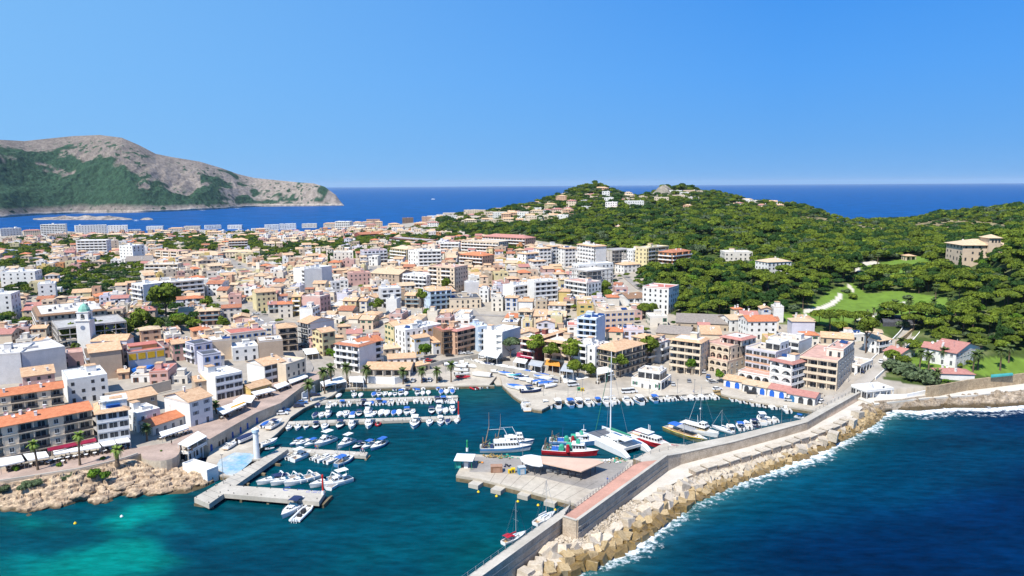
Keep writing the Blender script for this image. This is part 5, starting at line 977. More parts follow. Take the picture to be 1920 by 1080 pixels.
for pl,k in (([(800,414),(835,398),(900,383),(960,384),(1000,370),(1055,362),(1085,398),(1040,416),(940,424),(840,424)],95),([(1120,365),(1150,362),(1230,372),(1230,392),(1130,396)],14),([(1355,374),(1500,384),(1515,392),(1370,388)],26),([(640,424),(820,420),(820,436),(640,436)],20),([(0,440),(620,436),(640,446),(0,452)],50),([(1250,356),(1320,366),(1300,384),(1240,380)],8)):
 xs=[p[0] for p in pl];ys=[p[1] for p in pl]; c=0
 while c<k:
  x,y=_r.uniform(min(xs),max(xs)),_r.uniform(min(ys),max(ys)); c+=.25
  if not inpoly([x],[y],pl)[0]: continue
  c+=.75; hv(x,y,_r.uniform(13,24),_r.choice([1,2,2,3]),_r.choice(['white','white','warmwhite','cream','cream','salmon','beige']),_r.choice(['flat:white','flat:pale','flat:pink','hip:pale','hip:sand','hip:pinktile','gablex:pale']),D=_r.uniform(8,13))
print('named',len(BLDG),len(PENDING))
# ------------------------------------------------------------ houses that fill the town between the named ones
TOWN_PX=[(-250,650),(0,652),(120,690),(230,702),(300,735),(360,722),(400,695),(470,688),(560,668),(618,655),(720,650),(900,645),(1000,640),(1250,632),(1500,655),(1560,650),(1600,634),(1480,604),(1330,590),(1270,575),(1200,565),(1225,500),(1120,490),(980,462),(900,446),(700,432),(400,437),(0,446),(-250,450)]
TW=[tuple(G(x,y)[:2]) for x,y in TOWN_PX]
STREETS=[[(560,720),(575,690),(560,660),(556,640),(500,600),(470,575)],[(830,665),(760,640),(600,610),(470,600),(380,560),(330,545)],[(1250,640),(1180,610),(1100,600),(900,590),(700,590)],[(1165,510),(1200,540),(1260,570),(1300,590)],[(0,560),(200,545),(400,520),(560,500),(650,490)],[(940,650),(900,600),(860,560),(850,520),(870,495)],[(640,560),(700,530),(700,500)],[(480,520),(420,480),(380,470),(240,500),(0,530)]]
ST=[[tuple(G(x,y)[:2]) for x,y in s] for s in STREETS]
for i,s in enumerate(ST):
 q=resample([(*p,0) for p in s],60)[:,:2]; b=MB(); b.wallpath([tuple(p) for p in q],6.5,[ground(*p)-.5 for p in q],[ground(*p)+.12 for p in q]); b.build('street',M_asph,kind='structure')
PARK_PX=[[(0,462),(90,462),(95,505),(0,512)],[(98,545),(130,520),(270,495),(275,525),(240,552),(110,565)],[(10,530),(100,510),(240,475),(240,490),(120,525),(20,548)],[(105,446),(235,444),(235,468),(105,466)],[(250,445),(380,440),(420,470),(350,484),(260,470)],[(425,440),(480,438),(500,472),(440,480)],[(470,468),(600,452),(700,450),(720,480),(640,495),(600,478),(520,505),(470,490)],[(640,448),(960,438),(960,452),(860,458),(735,468),(700,460)],[(700,478),(740,462),(765,465),(760,495),(700,490)],[(935,468),(985,468),(985,488),(935,486)],[(100,640),(120,618),(205,615),(215,650),(150,655)],[(215,640),(222,612),(300,612),(305,640)],[(275,590),(290,560),(345,555),(350,600),(325,625),(290,610)],[(0,628),(0,595),(60,595),(62,622)],[(0,560),(0,530),(65,532),(65,560)],[(380,590),(400,575),(410,590),(400,600)],[(325,625),(330,595),(370,600),(375,625)],[(1100,550),(1150,545),(1150,570),(1100,572)],[(1195,600),(1215,580),(1240,600),(1220,615)],[(1190,545),(1200,500),(1250,500),(1260,540),(1215,545)],[(1330,560),(1400,555),(1420,590),(1260,592)]]
PK=[[tuple(G(x,y)[:2]) for x,y in s] for s in PARK_PX]
rr_=random.Random(11); cand=[]
def fillang(x,y):
 px=proj(x,y,10)[0]; a=np.interp(px,[0,350,600,900,1200,1500],[16,20,6,2,-8,-12]); k=vn(x/85.+3.3,y/85.+8.8); return math.radians(a+ (float(k)-.5)*44)
for la,lb in ((9.4,13.2),):
 for x0 in np.arange(-800,620,la):
  for y0 in np.arange(300,1450,lb):
   a=fillang(round(x0/90)*90,round(y0/90)*90); x=x0+rr_.uniform(-1.6,1.6); y=y0+rr_.uniform(-1.8,1.8)
   if y>900 and rr_.random()<.45: continue
   cand.append((x,y,a))
cx=np.array([c[0] for c in cand]);cy=np.array([c[1] for c in cand]); ok=inpoly(cx,cy,TW)
for k_,q in enumerate(PK): ok&=~inpoly(cx,cy,q)|((RNG.random(len(cx))<.28)&(k_<10)&(k_!=1))
for q in ST: ok&=segdist(cx,cy,q)>8.5
fills=[]
for i in np.nonzero(ok)[0]:
 x,y,a=cand[i]; u=np.array([math.cos(a),math.sin(a)]); hx=rr_.uniform(3.5,5.7); hy=rr_.uniform(4.2,6.6); c=np.array([x,y])
 if rr_.random()<.05: continue
 if not overlap(c,u,hx,hy,.15): pass
 elif not overlap(c,u,hx*.62,hy*.62,.1): hx*=.62;hy*=.62
 else: continue
 OBBS.append((c,u,hx,hy)); fills.append((c,u,hx,hy))
fills.sort(key=lambda f:math.hypot(*f[0]))
print('fills',len(fills))
WC=['white']*9+['warmwhite']*8+['cream']*7+['beige']*4+['tan']*2+['pink']*2+['salmon']*2+['paleyellow']*3+['palegrey']*3+['lavender']*2+['yellow','orange','stone']
RC=['hip:pale','gablex:pale','gabley:pale','hip:sand','gablex:sand','gabley:pale','mono:pale','flat:white','flat:white','flat:pink','flat:pink','flat:sand','flat:sand','flat:pale','gablex:rust','gablex:pinktile','eave:pale','flat:grey','hip:pale','gablex:sand','hip:orange','flat:red']
NT=205; far=MB(); fmats=[]; fidx={}
def fm_(m):
 if m.name not in fidx: fidx[m.name]=len(fmats); fmats.append(m)
 return fidx[m.name]
for i,(c,u,hx,hy) in enumerate(fills):
 v=np.array([-u[1],u[0]]); A=c-u*hx-v*hy; B=c+u*hx-v*hy; z0=min(ground(*A),ground(*B),ground(*(c+v*hy))); d=math.hypot(*c)
 n=rr_.choice([1,2,2,2,2,3,3] if d<700 else [1,1,1,2,2,2,3]);
 fh_=2.85
 wall=rr_.choice(WC); roof=rr_.choice(RC); fs=rr_.choice(['w','w','s','b','n','n','s'])
 sh=rr_.choice(['green','blue','brown','brown','grey',None])
 if i<NT:
  e=build_house(None,A,B,2*hy,z0,n*2.85,n,wall,roof,fs,rr_.choice(['n','w','n']),rr_.choice(['n','w','w']),near=False,sh=sh,rail=rr_.choice('wdwg'),reg=False,seed=i)
  rk=roof.split(':'); rn={'flat':f"flat {dict(white='white',pink='terracotta',sand='sandy',pale='pale',grey='grey',red='red')[rk[1]] if rk[0]=='flat' else ''} roof",'eave':'tile edged flat roof'}.get(rk[0],f"{dict(pale='pale',sand='sandy',rust='rust',pinktile='pink',orange='orange')[rk[1]] if rk[0]!='flat' and rk[0]!='eave' else ''} tiled roof")
  later(e,f"{WNAME[wall]} {['','one','two','three','four'][n]} storey house, {rn}",'house','houses packed through the town',c)
 else:
  H=n*2.85; mw=fm_(wm(wall)); far.obox(c,u,hx,hy,z0-4,z0+H,mw)
  rk=roof.split(':'); k=len(far.v)
  if rk[0] in('flat','eave'):
   far.obox(c,u,hx-.3,hy-.3,z0+H-.2,z0+H+.02,fm_(dm(rk[1]) if rk[0]=='flat' else tm('pale')))
   for s,(a,b_) in (((-1),(hx,.15)),((1),(hx,.15))): far.obox(c+v*s*(hy-.15),u,hx,.15,z0+H-.1,z0+H+.8,mw)
   for s in (-1,1): far.obox(c+u*s*(hx-.15),u,.15,hy-.3,z0+H-.1,z0+H+.8,mw)
   if rr_.random()<.6: far.obox(c+u*rr_.uniform(-.5,.5)*hx+v*rr_.uniform(-.4,.4)*hy,u,1.4,1.6,z0+H,z0+H+2.3,mw)
  else:
   mt=fm_(tm(rk[1])); q=[c-u*(hx+.4)-v*(hy+.4),c+u*(hx+.4)-v*(hy+.4),c+u*(hx+.4)+v*(hy+.4),c-u*(hx+.4)+v*(hy+.4)]; rz_=z0+H+.30*hy
   if rk[0]=='gabley': r0,r1=c-v*(hy+.4),c+v*(hy+.4); fs2=[(1,2,5,4),(3,0,4,5)]; g2=[(0,1,4),(2,3,5)]; rz_=z0+H+.30*hx
   elif rk[0]=='hip': r0,r1=c-u*max(hx-hy,.3),c+u*max(hx-hy,.3); fs2=[(0,1,5,4),(2,3,4,5),(1,2,5),(3,0,4)]; g2=[]
   else: r0,r1=c-u*(hx+.4),c+u*(hx+.4); fs2=[(0,1,5,4),(2,3,4,5)]; g2=[(1,2,5),(3,0,4)]
   vs=[(*p,z0+H-.05) for p in q]+[(*r0,rz_),(*r1,rz_)]; far.add(vs,fs2,mt);
   if g2: far.add(vs,g2,mw)
  gm2=fm_(M_glass)
  for fl in range(n):
   kx=max(1,int(hx*2/2.9));
   for j in range(kx):
    if rr_.random()<.2: continue
    p=A+u*(2*hx*(j+.5)/kx)-v*.03; h_=rr_.choice([1.2,1.2,2.0]); w_=rr_.choice([.55,.55,1.0]); zz=z0+fl*3+(1.0 if h_<2 else .2)
    far.add([(*(p-u*w_),zz),(*(p+u*w_),zz),(*(p+u*w_),zz+h_),(*(p-u*w_),zz+h_)],[(0,1,2,3)],gm2)
   side=1 if c[0]<0 else -1
   for j in range(2):
    if rr_.random()<.5: continue
    p=(B if side==1 else A)+v*(2*hy*(j+.5)/2)+u*.03*side; w_=.5; zz=z0+fl*3+1.0
    q_=[(*(p-v*w_),zz),(*(p+v*w_),zz),(*(p+v*w_),zz+1.2),(*(p-v*w_),zz+1.2)]; far.add(q_ if side==1 else q_[::-1],[(0,1,2,3)],gm2)
o=far.build('distant_houses',fmats,kind='stuff'); tag(o,'mass of small pale houses filling the back of the town up to the pines','houses')
# ------------------------------------------------------------ trees
M_leaf=[mat('pine_needles',(.205,.255,.022),col2=(.055,.095,.012),scale=.55,rough=.75,fine=.35,fscale=3,objvar=.22,spec=.15),mat('dark_pine_needles',(.05,.11,.018),col2=(.018,.05,.012),scale=.55,rough=.75,fine=.3,fscale=3,objvar=.2,spec=.15),mat('broad_leaves',(.16,.27,.015),col2=(.04,.11,.01),scale=.9,rough=.7,fine=.35,fscale=4,objvar=.15,spec=.2),mat('olive_leaves',(.13,.17,.08),col2=(.06,.09,.04),scale=.9,rough=.7,fine=.3,fscale=4,objvar=.15,spec=.15)]
M_bark=mat('bark',(.16,.10,.07),var=.3,scale=1.5)
def crown_mesh(seed,kind,nleaf=900,nl=9,mt=0,name='crown'):
 r=np.random.default_rng(seed); C_=[];R_=[]
 if kind=='umbrella':
  for i in range(nl):
   a=i*2.4+r.random()*.5; d=math.sqrt((i+.3)/nl)*.68; C_.append((math.cos(a)*d,math.sin(a)*d,.62-.28*d*d+r.uniform(-.07,.09))); R_.append(r.uniform(.26,.38))
  sq=.62
 elif kind=='round':
  for i in range(nl):
   v=r.normal(size=3); v/=np.linalg.norm(v); d=r.uniform(.35,.62); C_.append((v[0]*d,v[1]*d,.72+v[2]*d*.72)); R_.append(r.uniform(.3,.42))
  sq=.85
 elif kind=='cypress':
  for i in range(nl): t=i/(nl-1); C_.append((r.uniform(-.05,.05),r.uniform(-.05,.05),.25+t*2.5)); R_.append(.30*(1-t*.75))
  sq=1.5
 else:
  for i in range(nl):
   a=r.random()*6.283; d=r.uniform(0,.65); C_.append((math.cos(a)*d,math.sin(a)*d,.22+r.uniform(0,.22))); R_.append(r.uniform(.26,.4))
  sq=.8
 V=[];Fc=[]
 C_=np.array(C_);R_=np.array(R_)
 w_=R_**2/np.sum(R_**2)
 for c,R,ww in zip(C_,R_,w_):
  k=int(nleaf*ww); v=r.normal(size=(k,3)); v/=np.linalg.norm(v,axis=1)[:,None]; v[:,2]=np.where(v[:,2]<-.35,-v[:,2],v[:,2])
  for q in v:
   rad=R*(r.uniform(.86,1.14)); p=c+q*rad*np.array([1,1,sq]);
   if np.any(np.linalg.norm((p-C_)/np.array([1,1,sq]),axis=1)<R_*.80): continue
   nn=q+r.normal(size=3)*.55; nn/=np.linalg.norm(nn); t1=np.cross(nn,[0,0,1.]) ; t1/=np.linalg.norm(t1)+1e-6; t2=np.cross(nn,t1); s=r.uniform(.05,.10); an=r.random()*3.14; a1=t1*math.cos(an)+t2*math.sin(an); a2=-t1*math.sin(an)+t2*math.cos(an)
   i0=len(V); V+=[tuple(p-a1*s-a2*s*.6),tuple(p+a1*s-a2*s*.7),tuple(p+a1*s*.7+a2*s),tuple(p-a1*s*.8+a2*s*.7)]; Fc.append((i0,i0+1,i0+2,i0+3))
 # inner mass of each lobe
 for c,R in zip(C_,R_):
  i0=len(V); ri=R*.80; V+=[(c[0],c[1],c[2]+ri*sq)]
  m=8
  for lat in (.62,0,-.55):
   for j in range(m):
    a=6.283*j/m+lat; cr=math.sqrt(1-lat*lat); k=r.uniform(.92,1.06); V.append((c[0]+ri*cr*math.cos(a)*k,c[1]+ri*cr*math.sin(a)*k,c[2]+ri*lat*sq))
  V.append((c[0],c[1],c[2]-ri*sq*.8))
  for j in range(m): Fc.append((i0,i0+1+j,i0+1+(j+1)%m))
  for L_ in range(2):
   for j in range(m): a=i0+1+L_*m+j; b_=i0+1+L_*m+(j+1)%m; Fc.append((a,a+m,b_+m,b_))
  e_=i0+1+3*m
  for j in range(m): Fc.append((i0+1+2*m+(j+1)%m,i0+1+2*m+j,e_))
 b=MB(); b.v=V; b.f=Fc; b.m=[0]*len(Fc); return b.mesh(name,M_leaf[mt])
def trunk_mesh(seed,h,r0,limbs=4,spread=.45,lean=.1):
 r=random.Random(seed); b=MB(); p=Vector((0,0,-.6)); q=Vector((r.uniform(-lean,lean)*h,r.uniform(-lean,lean)*h,h*.55)); t=Vector((q.x*1.3,q.y*1.3,h)); b.tube(p,q,r0,r0*.75,7,cap=False).tube(q,t,r0*.75,r0*.4,6)
 for i in range(limbs):
  a=i*6.283/limbs+r.random(); s=q.lerp(t,r.uniform(0,.7)); e=Vector((t.x+math.cos(a)*spread,t.y+math.sin(a)*spread,h*1.12)); b.tube(s,e,r0*.4,r0*.15,5)
 return b.mesh('trunk',M_bark)
# crown meshes have unit radius; the trunk meshes are in the same unit
PINE=[(crown_mesh(s,'umbrella',1500,n,0),trunk_mesh(s,.62,.05)) for s,n in ((1,10),(2,13),(3,9),(4,12),(5,15))]
PIND=[(crown_mesh(s,'round',1200,9,1),trunk_mesh(s,.5,.05)) for s in (11,12)]
PINR=[(crown_mesh(s,'round',1700,n,0),trunk_mesh(s,.5,.06)) for s,n in ((71,11),(72,14),(73,10))]
BROAD=[(crown_mesh(s,'round',1500,10,2),trunk_mesh(s,.45,.045)) for s in (21,22)]
OLIVE=[(crown_mesh(s,'bush',1000,8,3),trunk_mesh(s,.3,.05)) for s in (31,)]
CYP=[(crown_mesh(41,'cypress',1000,9,1),trunk_mesh(41,.5,.05))]
BUSH=[crown_mesh(s,'bush',900,8,m) for s,m in ((51,2),(52,0),(53,3),(54,1))]
TRK={}
def tree(xy,z,R,kinds,label=None,look='umbrella pine',h=1.0,cat='tree',group='pines and other trees among the houses and gardens',name='pine_tree',seed=0):
 r=random.Random(seed+int(xy[0]*3)+int(xy[1]*5)); cm,tmh=kinds[r.randrange(len(kinds))]
 e=empty(name,(xy[0],xy[1],z),r.uniform(0,6.28)); sxy=R*r.uniform(.92,1.08); sz=R*r.uniform(.9,1.15)
 up=((h-1)*1.25+.3)*sz; link('trunk',tmh,e,scl=(sxy,sxy,sz+up/.62)); link('crown',cm,e,loc=(0,0,up),scl=(sxy,sxy*r.uniform(.9,1.1),sz))
 if label: tag(e,label,cat)
 else: later(e,look,cat,group,xy)
 return e
# single trees one can point to: (foot x, foot y, crown width in picture px, kind, trunk stretch, label)
ONE=[(793,588,31,'p',2.2,'lone tall umbrella pine with long bare curved trunk beside the blue balcony hotel'),(835,553,27,'p',1.3,'round pine just behind the lone tall pine'),(706,592,27,'p',1.4,'dense round pine standing alone among tiled roofs in mid town'),(800,595,20,'b',1,'small green tree at the foot of the lone tall pine'),
(311,604,62,'p',1.5,'broad umbrella pine with dark base inland of the long white L hotel'),(337,618,34,'b',1,'round green tree below the broad umbrella pine'),(388,583,26,'p',1.3,'pine beside the small arched white houses'),(422,619,28,'p',1.1,'bushy pine next to the red roofed block'),(461,594,18,'b',1,'small round tree in the street east of the L hotel'),
(797,672,27,'b',1.2,'bright green street tree on the north quay before the yellow shuttered houses'),(1295,703,24,'b',1.5,'round bright green tree in the harbour car park, nearer the white harbour house'),(1349,717,24,'b',1.3,'round bright green tree beside the boathouses'),
(957,671,34,'o',1.6,'pale thin leaved tree above the black cafe awnings'),(1001,686,34,'p',1.8,'first waterfront pine east of the red awning, thin crowned'),(1031,692,30,'p',1.8,'slim pine with tall trunk over the orange awning'),(1070,694,42,'p',1.4,'large bright waterfront pine before the brown awning block'),(1083,708,30,'p',1.0,'low bushy pine directly above the striped steps'),(1120,694,34,'p',1.5,'leaning waterfront pine left of the white canopy'),(1108,707,28,'p',.9,'small pine at the head of the striped steps'),(1163,706,34,'p',1.5,'pine with heavy round crown casting shade by the harbour house'),(1212,684,42,'p',1.3,'pine in front of the big tiled hotel side wall'),
(125,645,30,'p',1.2,'westernmost of the pines below the bell tower'),(147,651,38,'p',1.2,'second pine below the bell tower'),(178,648,40,'p',1.2,'pine directly under the bell tower'),(203,646,26,'b',1,'low tree right of the bell tower pines'),(141,668,18,'p',1.6,'slim pine in the alley beside the pale grey blind wall'),(237,636,38,'p',1.1,'first pine behind the yellow panelled terrace'),(262,636,44,'p',1.3,'largest pine behind the yellow panelled terrace'),(288,634,34,'p',1.2,'eastern pine behind the yellow panelled terrace'),
(1622,662,46,'p',1.9,'lone road pine with broad dome crown beside the coast road'),(618,508,22,'c',1,'dark araucaria like conifer beside the pale blank walled block'),(1131,556,28,'p',1.2,'pine cluster south of the concrete frame, taller tree'),(1118,566,24,'p',1,'pine cluster south of the concrete frame, lower tree'),(1225,592,26,'p',1.2,'tree at the street corner by the corner apartment block'),(1142,526,24,'p',1.2,'tree at the foot of the raw concrete frame'),
(606,662,20,'b',.8,'first small dark tree in the square row'),(618,667,20,'b',.8,'second small dark tree in the square row'),(629,671,20,'b',.8,'third small dark tree in the square row beside the corner block')]
KM={'p':PINR,'b':BROAD,'o':OLIVE,'c':CYP,'d':PIND}
TREEPTS=[]
for x,y,w_,k,h,lab in ONE:
 if 665<y<712 and k in 'po' and 900<x<1220: w_*=1.28
 g=G(x,y); d=math.hypot(g[1],g[0],CH); R=w_*d/F/2; e=tree(g[:2],g[2],R,KM[k],lab,h=h,name={'p':'pine_tree','b':'broadleaf_tree','o':'tamarisk_tree','c':'conifer_tree'}[k]); TREEPTS.append((g[0],g[1],R))
# groves: spots spaced by crown size, nearest ones as trees of their own, the far wood as one mass
def scatter(polys_px,sp,keep=1.0,minL=0,seed=1,excl=None,Rr=(3.4,4.8)):
 r=random.Random(seed); out=[]
 for q in polys_px:
  pl=[tuple(G(x,y)[:2]) for x,y in q]; xs=[p[0] for p in pl]; ys=[p[1] for p in pl]
  X,Y=np.meshgrid(np.arange(min(xs),max(xs),sp),np.arange(min(ys),max(ys),sp)); X=X.ravel()+np.array([r.uniform(-.42,.42)*sp for _ in range(X.size)]); Y=Y.ravel()+np.array([r.uniform(-.42,.42)*sp for _ in range(Y.size)])
  m=inpoly(X,Y,pl)
  for x,y in zip(X[m],Y[m]):
   if r.random()<keep: out.append((x,y,r.uniform(*Rr)))
 return out
def zone(x,y,Z):
 a=math.atan2(x,y); l=math.log(math.hypot(x,y)); i=int(round((a-A0)/(A1-A0)*(NA-1))); j=int(round((l-L0)/(L1-L0)*(NL-1)))
 return 0<=i<NA and 0<=j<NL and bool(Z[i,j])
def free(x,y,R): return not overlap(np.array([x,y]),np.array([1.,0]),R*.45,R*.45,0)
GARD=[(1230,590),(1260,560),(1330,545),(1480,520),(1500,470),(1600,455),(1900,440),(2150,440),(2200,680),(1925,665),(1860,655),(1840,640),(1790,640),(1700,625),(1640,600),(1610,618),(1600,640),(1530,620),(1460,600),(1400,595),(1300,600)]
pts=[]
pts+=[(x,y,R,'g') for x,y,R in scatter([GARD,[(1190,500),(1260,490),(1360,495),(1500,470),(1500,520),(1330,548),(1260,562),(1225,560)]],6.3,.92,seed=3,Rr=(3.8,6.2))]
pts+=[(x,y,R,'t') for x,y,R in scatter(PARK_PX[:1]+PARK_PX[2:10],6.8,.82,seed=4,Rr=(3.0,5.0))+scatter(PARK_PX[1:2]+PARK_PX[10:],7.4,.84,seed=4,Rr=(3.3,4.8))+scatter([[(1655,708),(1690,655),(1740,622),(1850,640),(2100,640),(2100,672),(1930,672),(1850,665),(1760,655),(1700,690)]],6.5,.5,seed=14,Rr=(2.6,4.6))]
pts+=[(x,y,R*.6,'r') for x,y,R in scatter([TOWN_PX],10,.24,seed=9,Rr=(3,5))]
pts+=[(x,y,R,'r') for x,y,R in scatter([[(640,440),(960,430),(1100,455),(1000,440),(880,428),(700,432)],[(20,455),(600,445),(600,440),(20,448)]],9,.5,seed=5,Rr=(3,4.4))]
# the wood on the hills, on the forest part of the ground
fx=[];rng=np.random.default_rng(5)
X,Y=np.meshgrid(np.arange(-140,1100,6.7),np.arange(430,1750,6.7)); X=X.ravel()+rng.uniform(-2.6,2.6,X.size); Y=Y.ravel()+rng.uniform(-2.6,2.6,Y.size)
a_=np.arctan2(X,Y); l_=np.log(np.hypot(X,Y)); ii=np.clip(np.round((a_-A0)/(A1-A0)*(NA-1)).astype(int),0,NA-1); jj=np.clip(np.round((l_-L0)/(L1-L0)*(NL-1)).astype(int),0,NL-1)
m=fr[ii,jj]&inside[ii,jj]&~lw[ii,jj]&~pa[ii,jj]&(l_<L1)&(~dr[ii,jj]|(rng.random(X.size)<.16)); m&=(np.hypot(X,Y)>600)
thin=fbm(X/45,Y/45,3); m&=(thin>.33)|(rng.random(X.size)<.4); qx,qy=proj(X,Y,GZ[ii,jj]); m&=~(((qx<1085)&(qy<424)|((qx>1120)&(qx<1240)&(qy<398)&(qy>358))|((qx>1350)&(qx<1515)&(qy<392)))&(rng.random(X.size)<.5)); m&=np.hypot(X-math.sin(math.atan(280/F))*1245,Y-math.cos(math.atan(280/F))*1245)>21
for x,y in zip(X[m],Y[m]): pts.append((x,y,float(rng.choice([rng.uniform(2.4,3.6),rng.uniform(3.8,5.4),rng.uniform(5.4,7.4)],p=[.3,.42,.28])),'f'))
ob_c=np.array([o[0] for o in OBBS]); ob_r=np.array([max(o[2],o[3]) for o in OBBS])
good=[]
for x,y,R,k in pts:
 near_=np.nonzero(np.hypot(ob_c[:,0]-x,ob_c[:,1]-y)<ob_r*1.5+R)[0]; bad=False
 for q in near_:
  c,u,hx,hy=OBBS[q]; dx=(x-c[0])*u[0]+(y-c[1])*u[1]; dy=-(x-c[0])*u[1]+(y-c[1])*u[0]
  if abs(dx)<hx+R*.35 and abs(dy)<hy+R*.35: bad=True;break
  if k!='t' and dy<0 and abs(dx)<hx+R*.5 and -dy<hy+R*1.1+(7 if math.hypot(x,y)>900 else 3): bad=True;break
 if bad or (k in 'gf' and (zone(x,y,lw) or zone(x,y,pa))): continue
 if k=='t' and any(abs(x-t[0])+abs(y-t[1])<5 for t in TREEPTS): continue
 good.append((x,y,R,k))
good.sort(key=lambda t:math.hypot(t[0],t[1])/t[2])
tg=[t for t in good if t[3]!='f' and abs(proj(t[0],t[1],ground(t[0],t[1]))[0]-960)<985][:250]; ts=set(id(t) for t in tg); rest=[t for t in good if id(t) not in ts]
for i,(x,y,R,k) in enumerate(tg):
 r=random.Random(i*7); z=ground(x,y)
 kk=r.random()
 if k=='g' and kk<.16: tree((x,y),z,R*.85,PIND,look='dark dense round tree',h=1.2,name='evergreen_tree',seed=i)
 elif k=='g' and kk<.24: tree((x,y),z,R*.6,OLIVE,look='low grey green olive tree',h=1,name='olive_tree',seed=i)
 elif k=='g' and kk<.30: tree((x,y),z,R*.75,BROAD,look='fresh green rounded tree',h=1.2,name='broadleaf_tree',seed=i)
 elif k=='g' and kk<.33: tree((x,y),z,R*.75,CYP,look='slender dark cypress',h=1.2,name='cypress_tree',seed=i)
 else: tree((x,y),z,R,PINE,look='broad umbrella pine' if R>4.3 else 'small crowned umbrella pine',h=r.uniform(1.15,1.6),seed=i)
print('trees',len(tg),'rest',len(rest))
def forest(name,P_,label,meshes,smooth=0):
 me=bpy.data.meshes.new(name); n=len(P_); A_=np.array([(x,y,ground(x,y)+.2) for x,y,R,k in P_],np.float32); me.vertices.add(n); me.vertices.foreach_set('co',A_.ravel())
 a=me.attributes.new('size','FLOAT','POINT'); a.data.foreach_set('value',np.array([t[2]*(1.0 if k_ else 1) for k_,t in enumerate(P_)],np.float32))
 o=link(name,me,kind='stuff'); tag(o,label,'woods')
 c=bpy.data.collections.new(name+'_kinds')
 for i,(cm,tmh) in enumerate(meshes):
  b=bpy.data.objects.new('wood_tree',None)
  bm_=cm.copy();
  # one mesh: crown raised, short trunk below
  for v in bm_.vertices: v.co.z+=.28
  q=bpy.data.objects.new('wood_tree',bm_); c.objects.link(q); bpy.data.objects.remove(b)
 ng=bpy.data.node_groups.new(name,'GeometryNodeTree'); ng.interface.new_socket('Geometry',in_out='INPUT',socket_type='NodeSocketGeometry'); ng.interface.new_socket('Geometry',in_out='OUTPUT',socket_type='NodeSocketGeometry')
 N=ng.nodes.new; L=ng.links.new; gi=N('NodeGroupInput'); go=N('NodeGroupOutput'); ip=N('GeometryNodeInstanceOnPoints'); ci=N('GeometryNodeCollectionInfo'); ci.inputs['Collection'].default_value=c; ci.inputs['Separate Children'].default_value=True; ci.inputs['Reset Children'].default_value=True
 ip.inputs['Pick Instance'].default_value=True; ri=N('FunctionNodeRandomValue'); ri.data_type='INT'; ri.inputs[4].default_value=0; ri.inputs[5].default_value=len(meshes)-1; L(ri.outputs[2],ip.inputs['Instance Index'])
 rv=N('FunctionNodeRandomValue'); rv.data_type='FLOAT'; rv.inputs[2].default_value=0; rv.inputs[3].default_value=6.28; cx_=N('ShaderNodeCombineXYZ'); L(rv.outputs[1],cx_.inputs[2]);
 try:
  er=N('FunctionNodeEulerToRotation'); L(cx_.outputs[0],er.inputs[0]); L(er.outputs[0],ip.inputs['Rotation'])
 except Exception: L(cx_.outputs[0],ip.inputs['Rotation'])
 na=N('GeometryNodeInputNamedAttribute'); na.data_type='FLOAT'; na.inputs['Name'].default_value='size'
 rs=N('FunctionNodeRandomValue'); rs.data_type='FLOAT'; rs.inputs[2].default_value=.85; rs.inputs[3].default_value=1.35; rs.inputs['Seed'].default_value=5; mu=N('ShaderNodeMath'); mu.operation='MULTIPLY'; L(na.outputs[0],mu.inputs[0]); L(rs.outputs[1],mu.inputs[1]); cs=N('ShaderNodeCombineXYZ'); L(na.outputs[0],cs.inputs[0]); L(na.outputs[0],cs.inputs[1]); L(mu.outputs[0],cs.inputs[2]); L(cs.outputs[0],ip.inputs['Scale'])
 L(gi.outputs[0],ip.inputs['Points']); L(ci.outputs[0],ip.inputs['Instance']); L(ip.outputs[0],go.inputs[0])
 md=o.modifiers.new('trees','NODES'); md.node_group=ng; return o
FK=[(crown_mesh(60+s,'umbrella' if s!=5 else 'bush',760,n,[0,0,1,0,1,3][s]),None) for s,n in enumerate((9,12,8,14,10,8))]
forest('forest',rest,'dense green pine wood covering the hills behind the town',FK)
# shrubs and scrub
def bush(px,py,wpx,k,label,hh=1.0,z=None,name='shrub'):
 g=G(px,py) if z is None else P(px,py,z); d=math.hypot(g[0],g[1],CH); R=wpx*d/F/2; o=link(name,BUSH[k],loc=(g[0],g[1],g[2]-.1),rot=px*1.7,scl=(R,R,R*hh)); tag(o,label,'shrub'); return o
bush(176,893,30,0,'large bright green bush on the rocks below the promenade edge',1.1,z=4.6); bush(196,896,24,0,'smaller green bush beside the large one on the rocks',1.1,z=4.4)
for x,y,w_,z,l in [(30,882,16,6,'clipped round bush on the promenade, furthest west'),(110,874,13,6,'clipped round bush on the promenade between two palms'),(194,861,12,6,'flat clipped bush round a small stem near the squat palm'),(302,846,6,6,'tiny potted bush on the round bastion')]: bush(x,y,w_,0,l,1.2,z=z)
for i,(x,y,w_,z) in enumerate([(10,918,26,4.4),(45,915,34,4.2),(68,908,26,4.8),(125,897,26,4.6),(140,890,22,4.8),(158,888,18,4.6),(262,880,18,3.2),(270,886,12,3),(352,880,14,2.4)]):
 bush(x,y,w_,2,['grey scrub cushion on the rocks at the picture edge','broad grey scrub cushion above the sea cave rocks','grey scrub patch under the promenade wall west of the palms','grey scrub patch under the first promenade palm','small grey scrub beside the large green bush','grey green tuft touching the large green bush','green scrub at the foot of the round bastion','little scrub clump on rocks below the bastion steps','grey scrub at the rock pile by the boatyard hut'][i],.7,z=z)
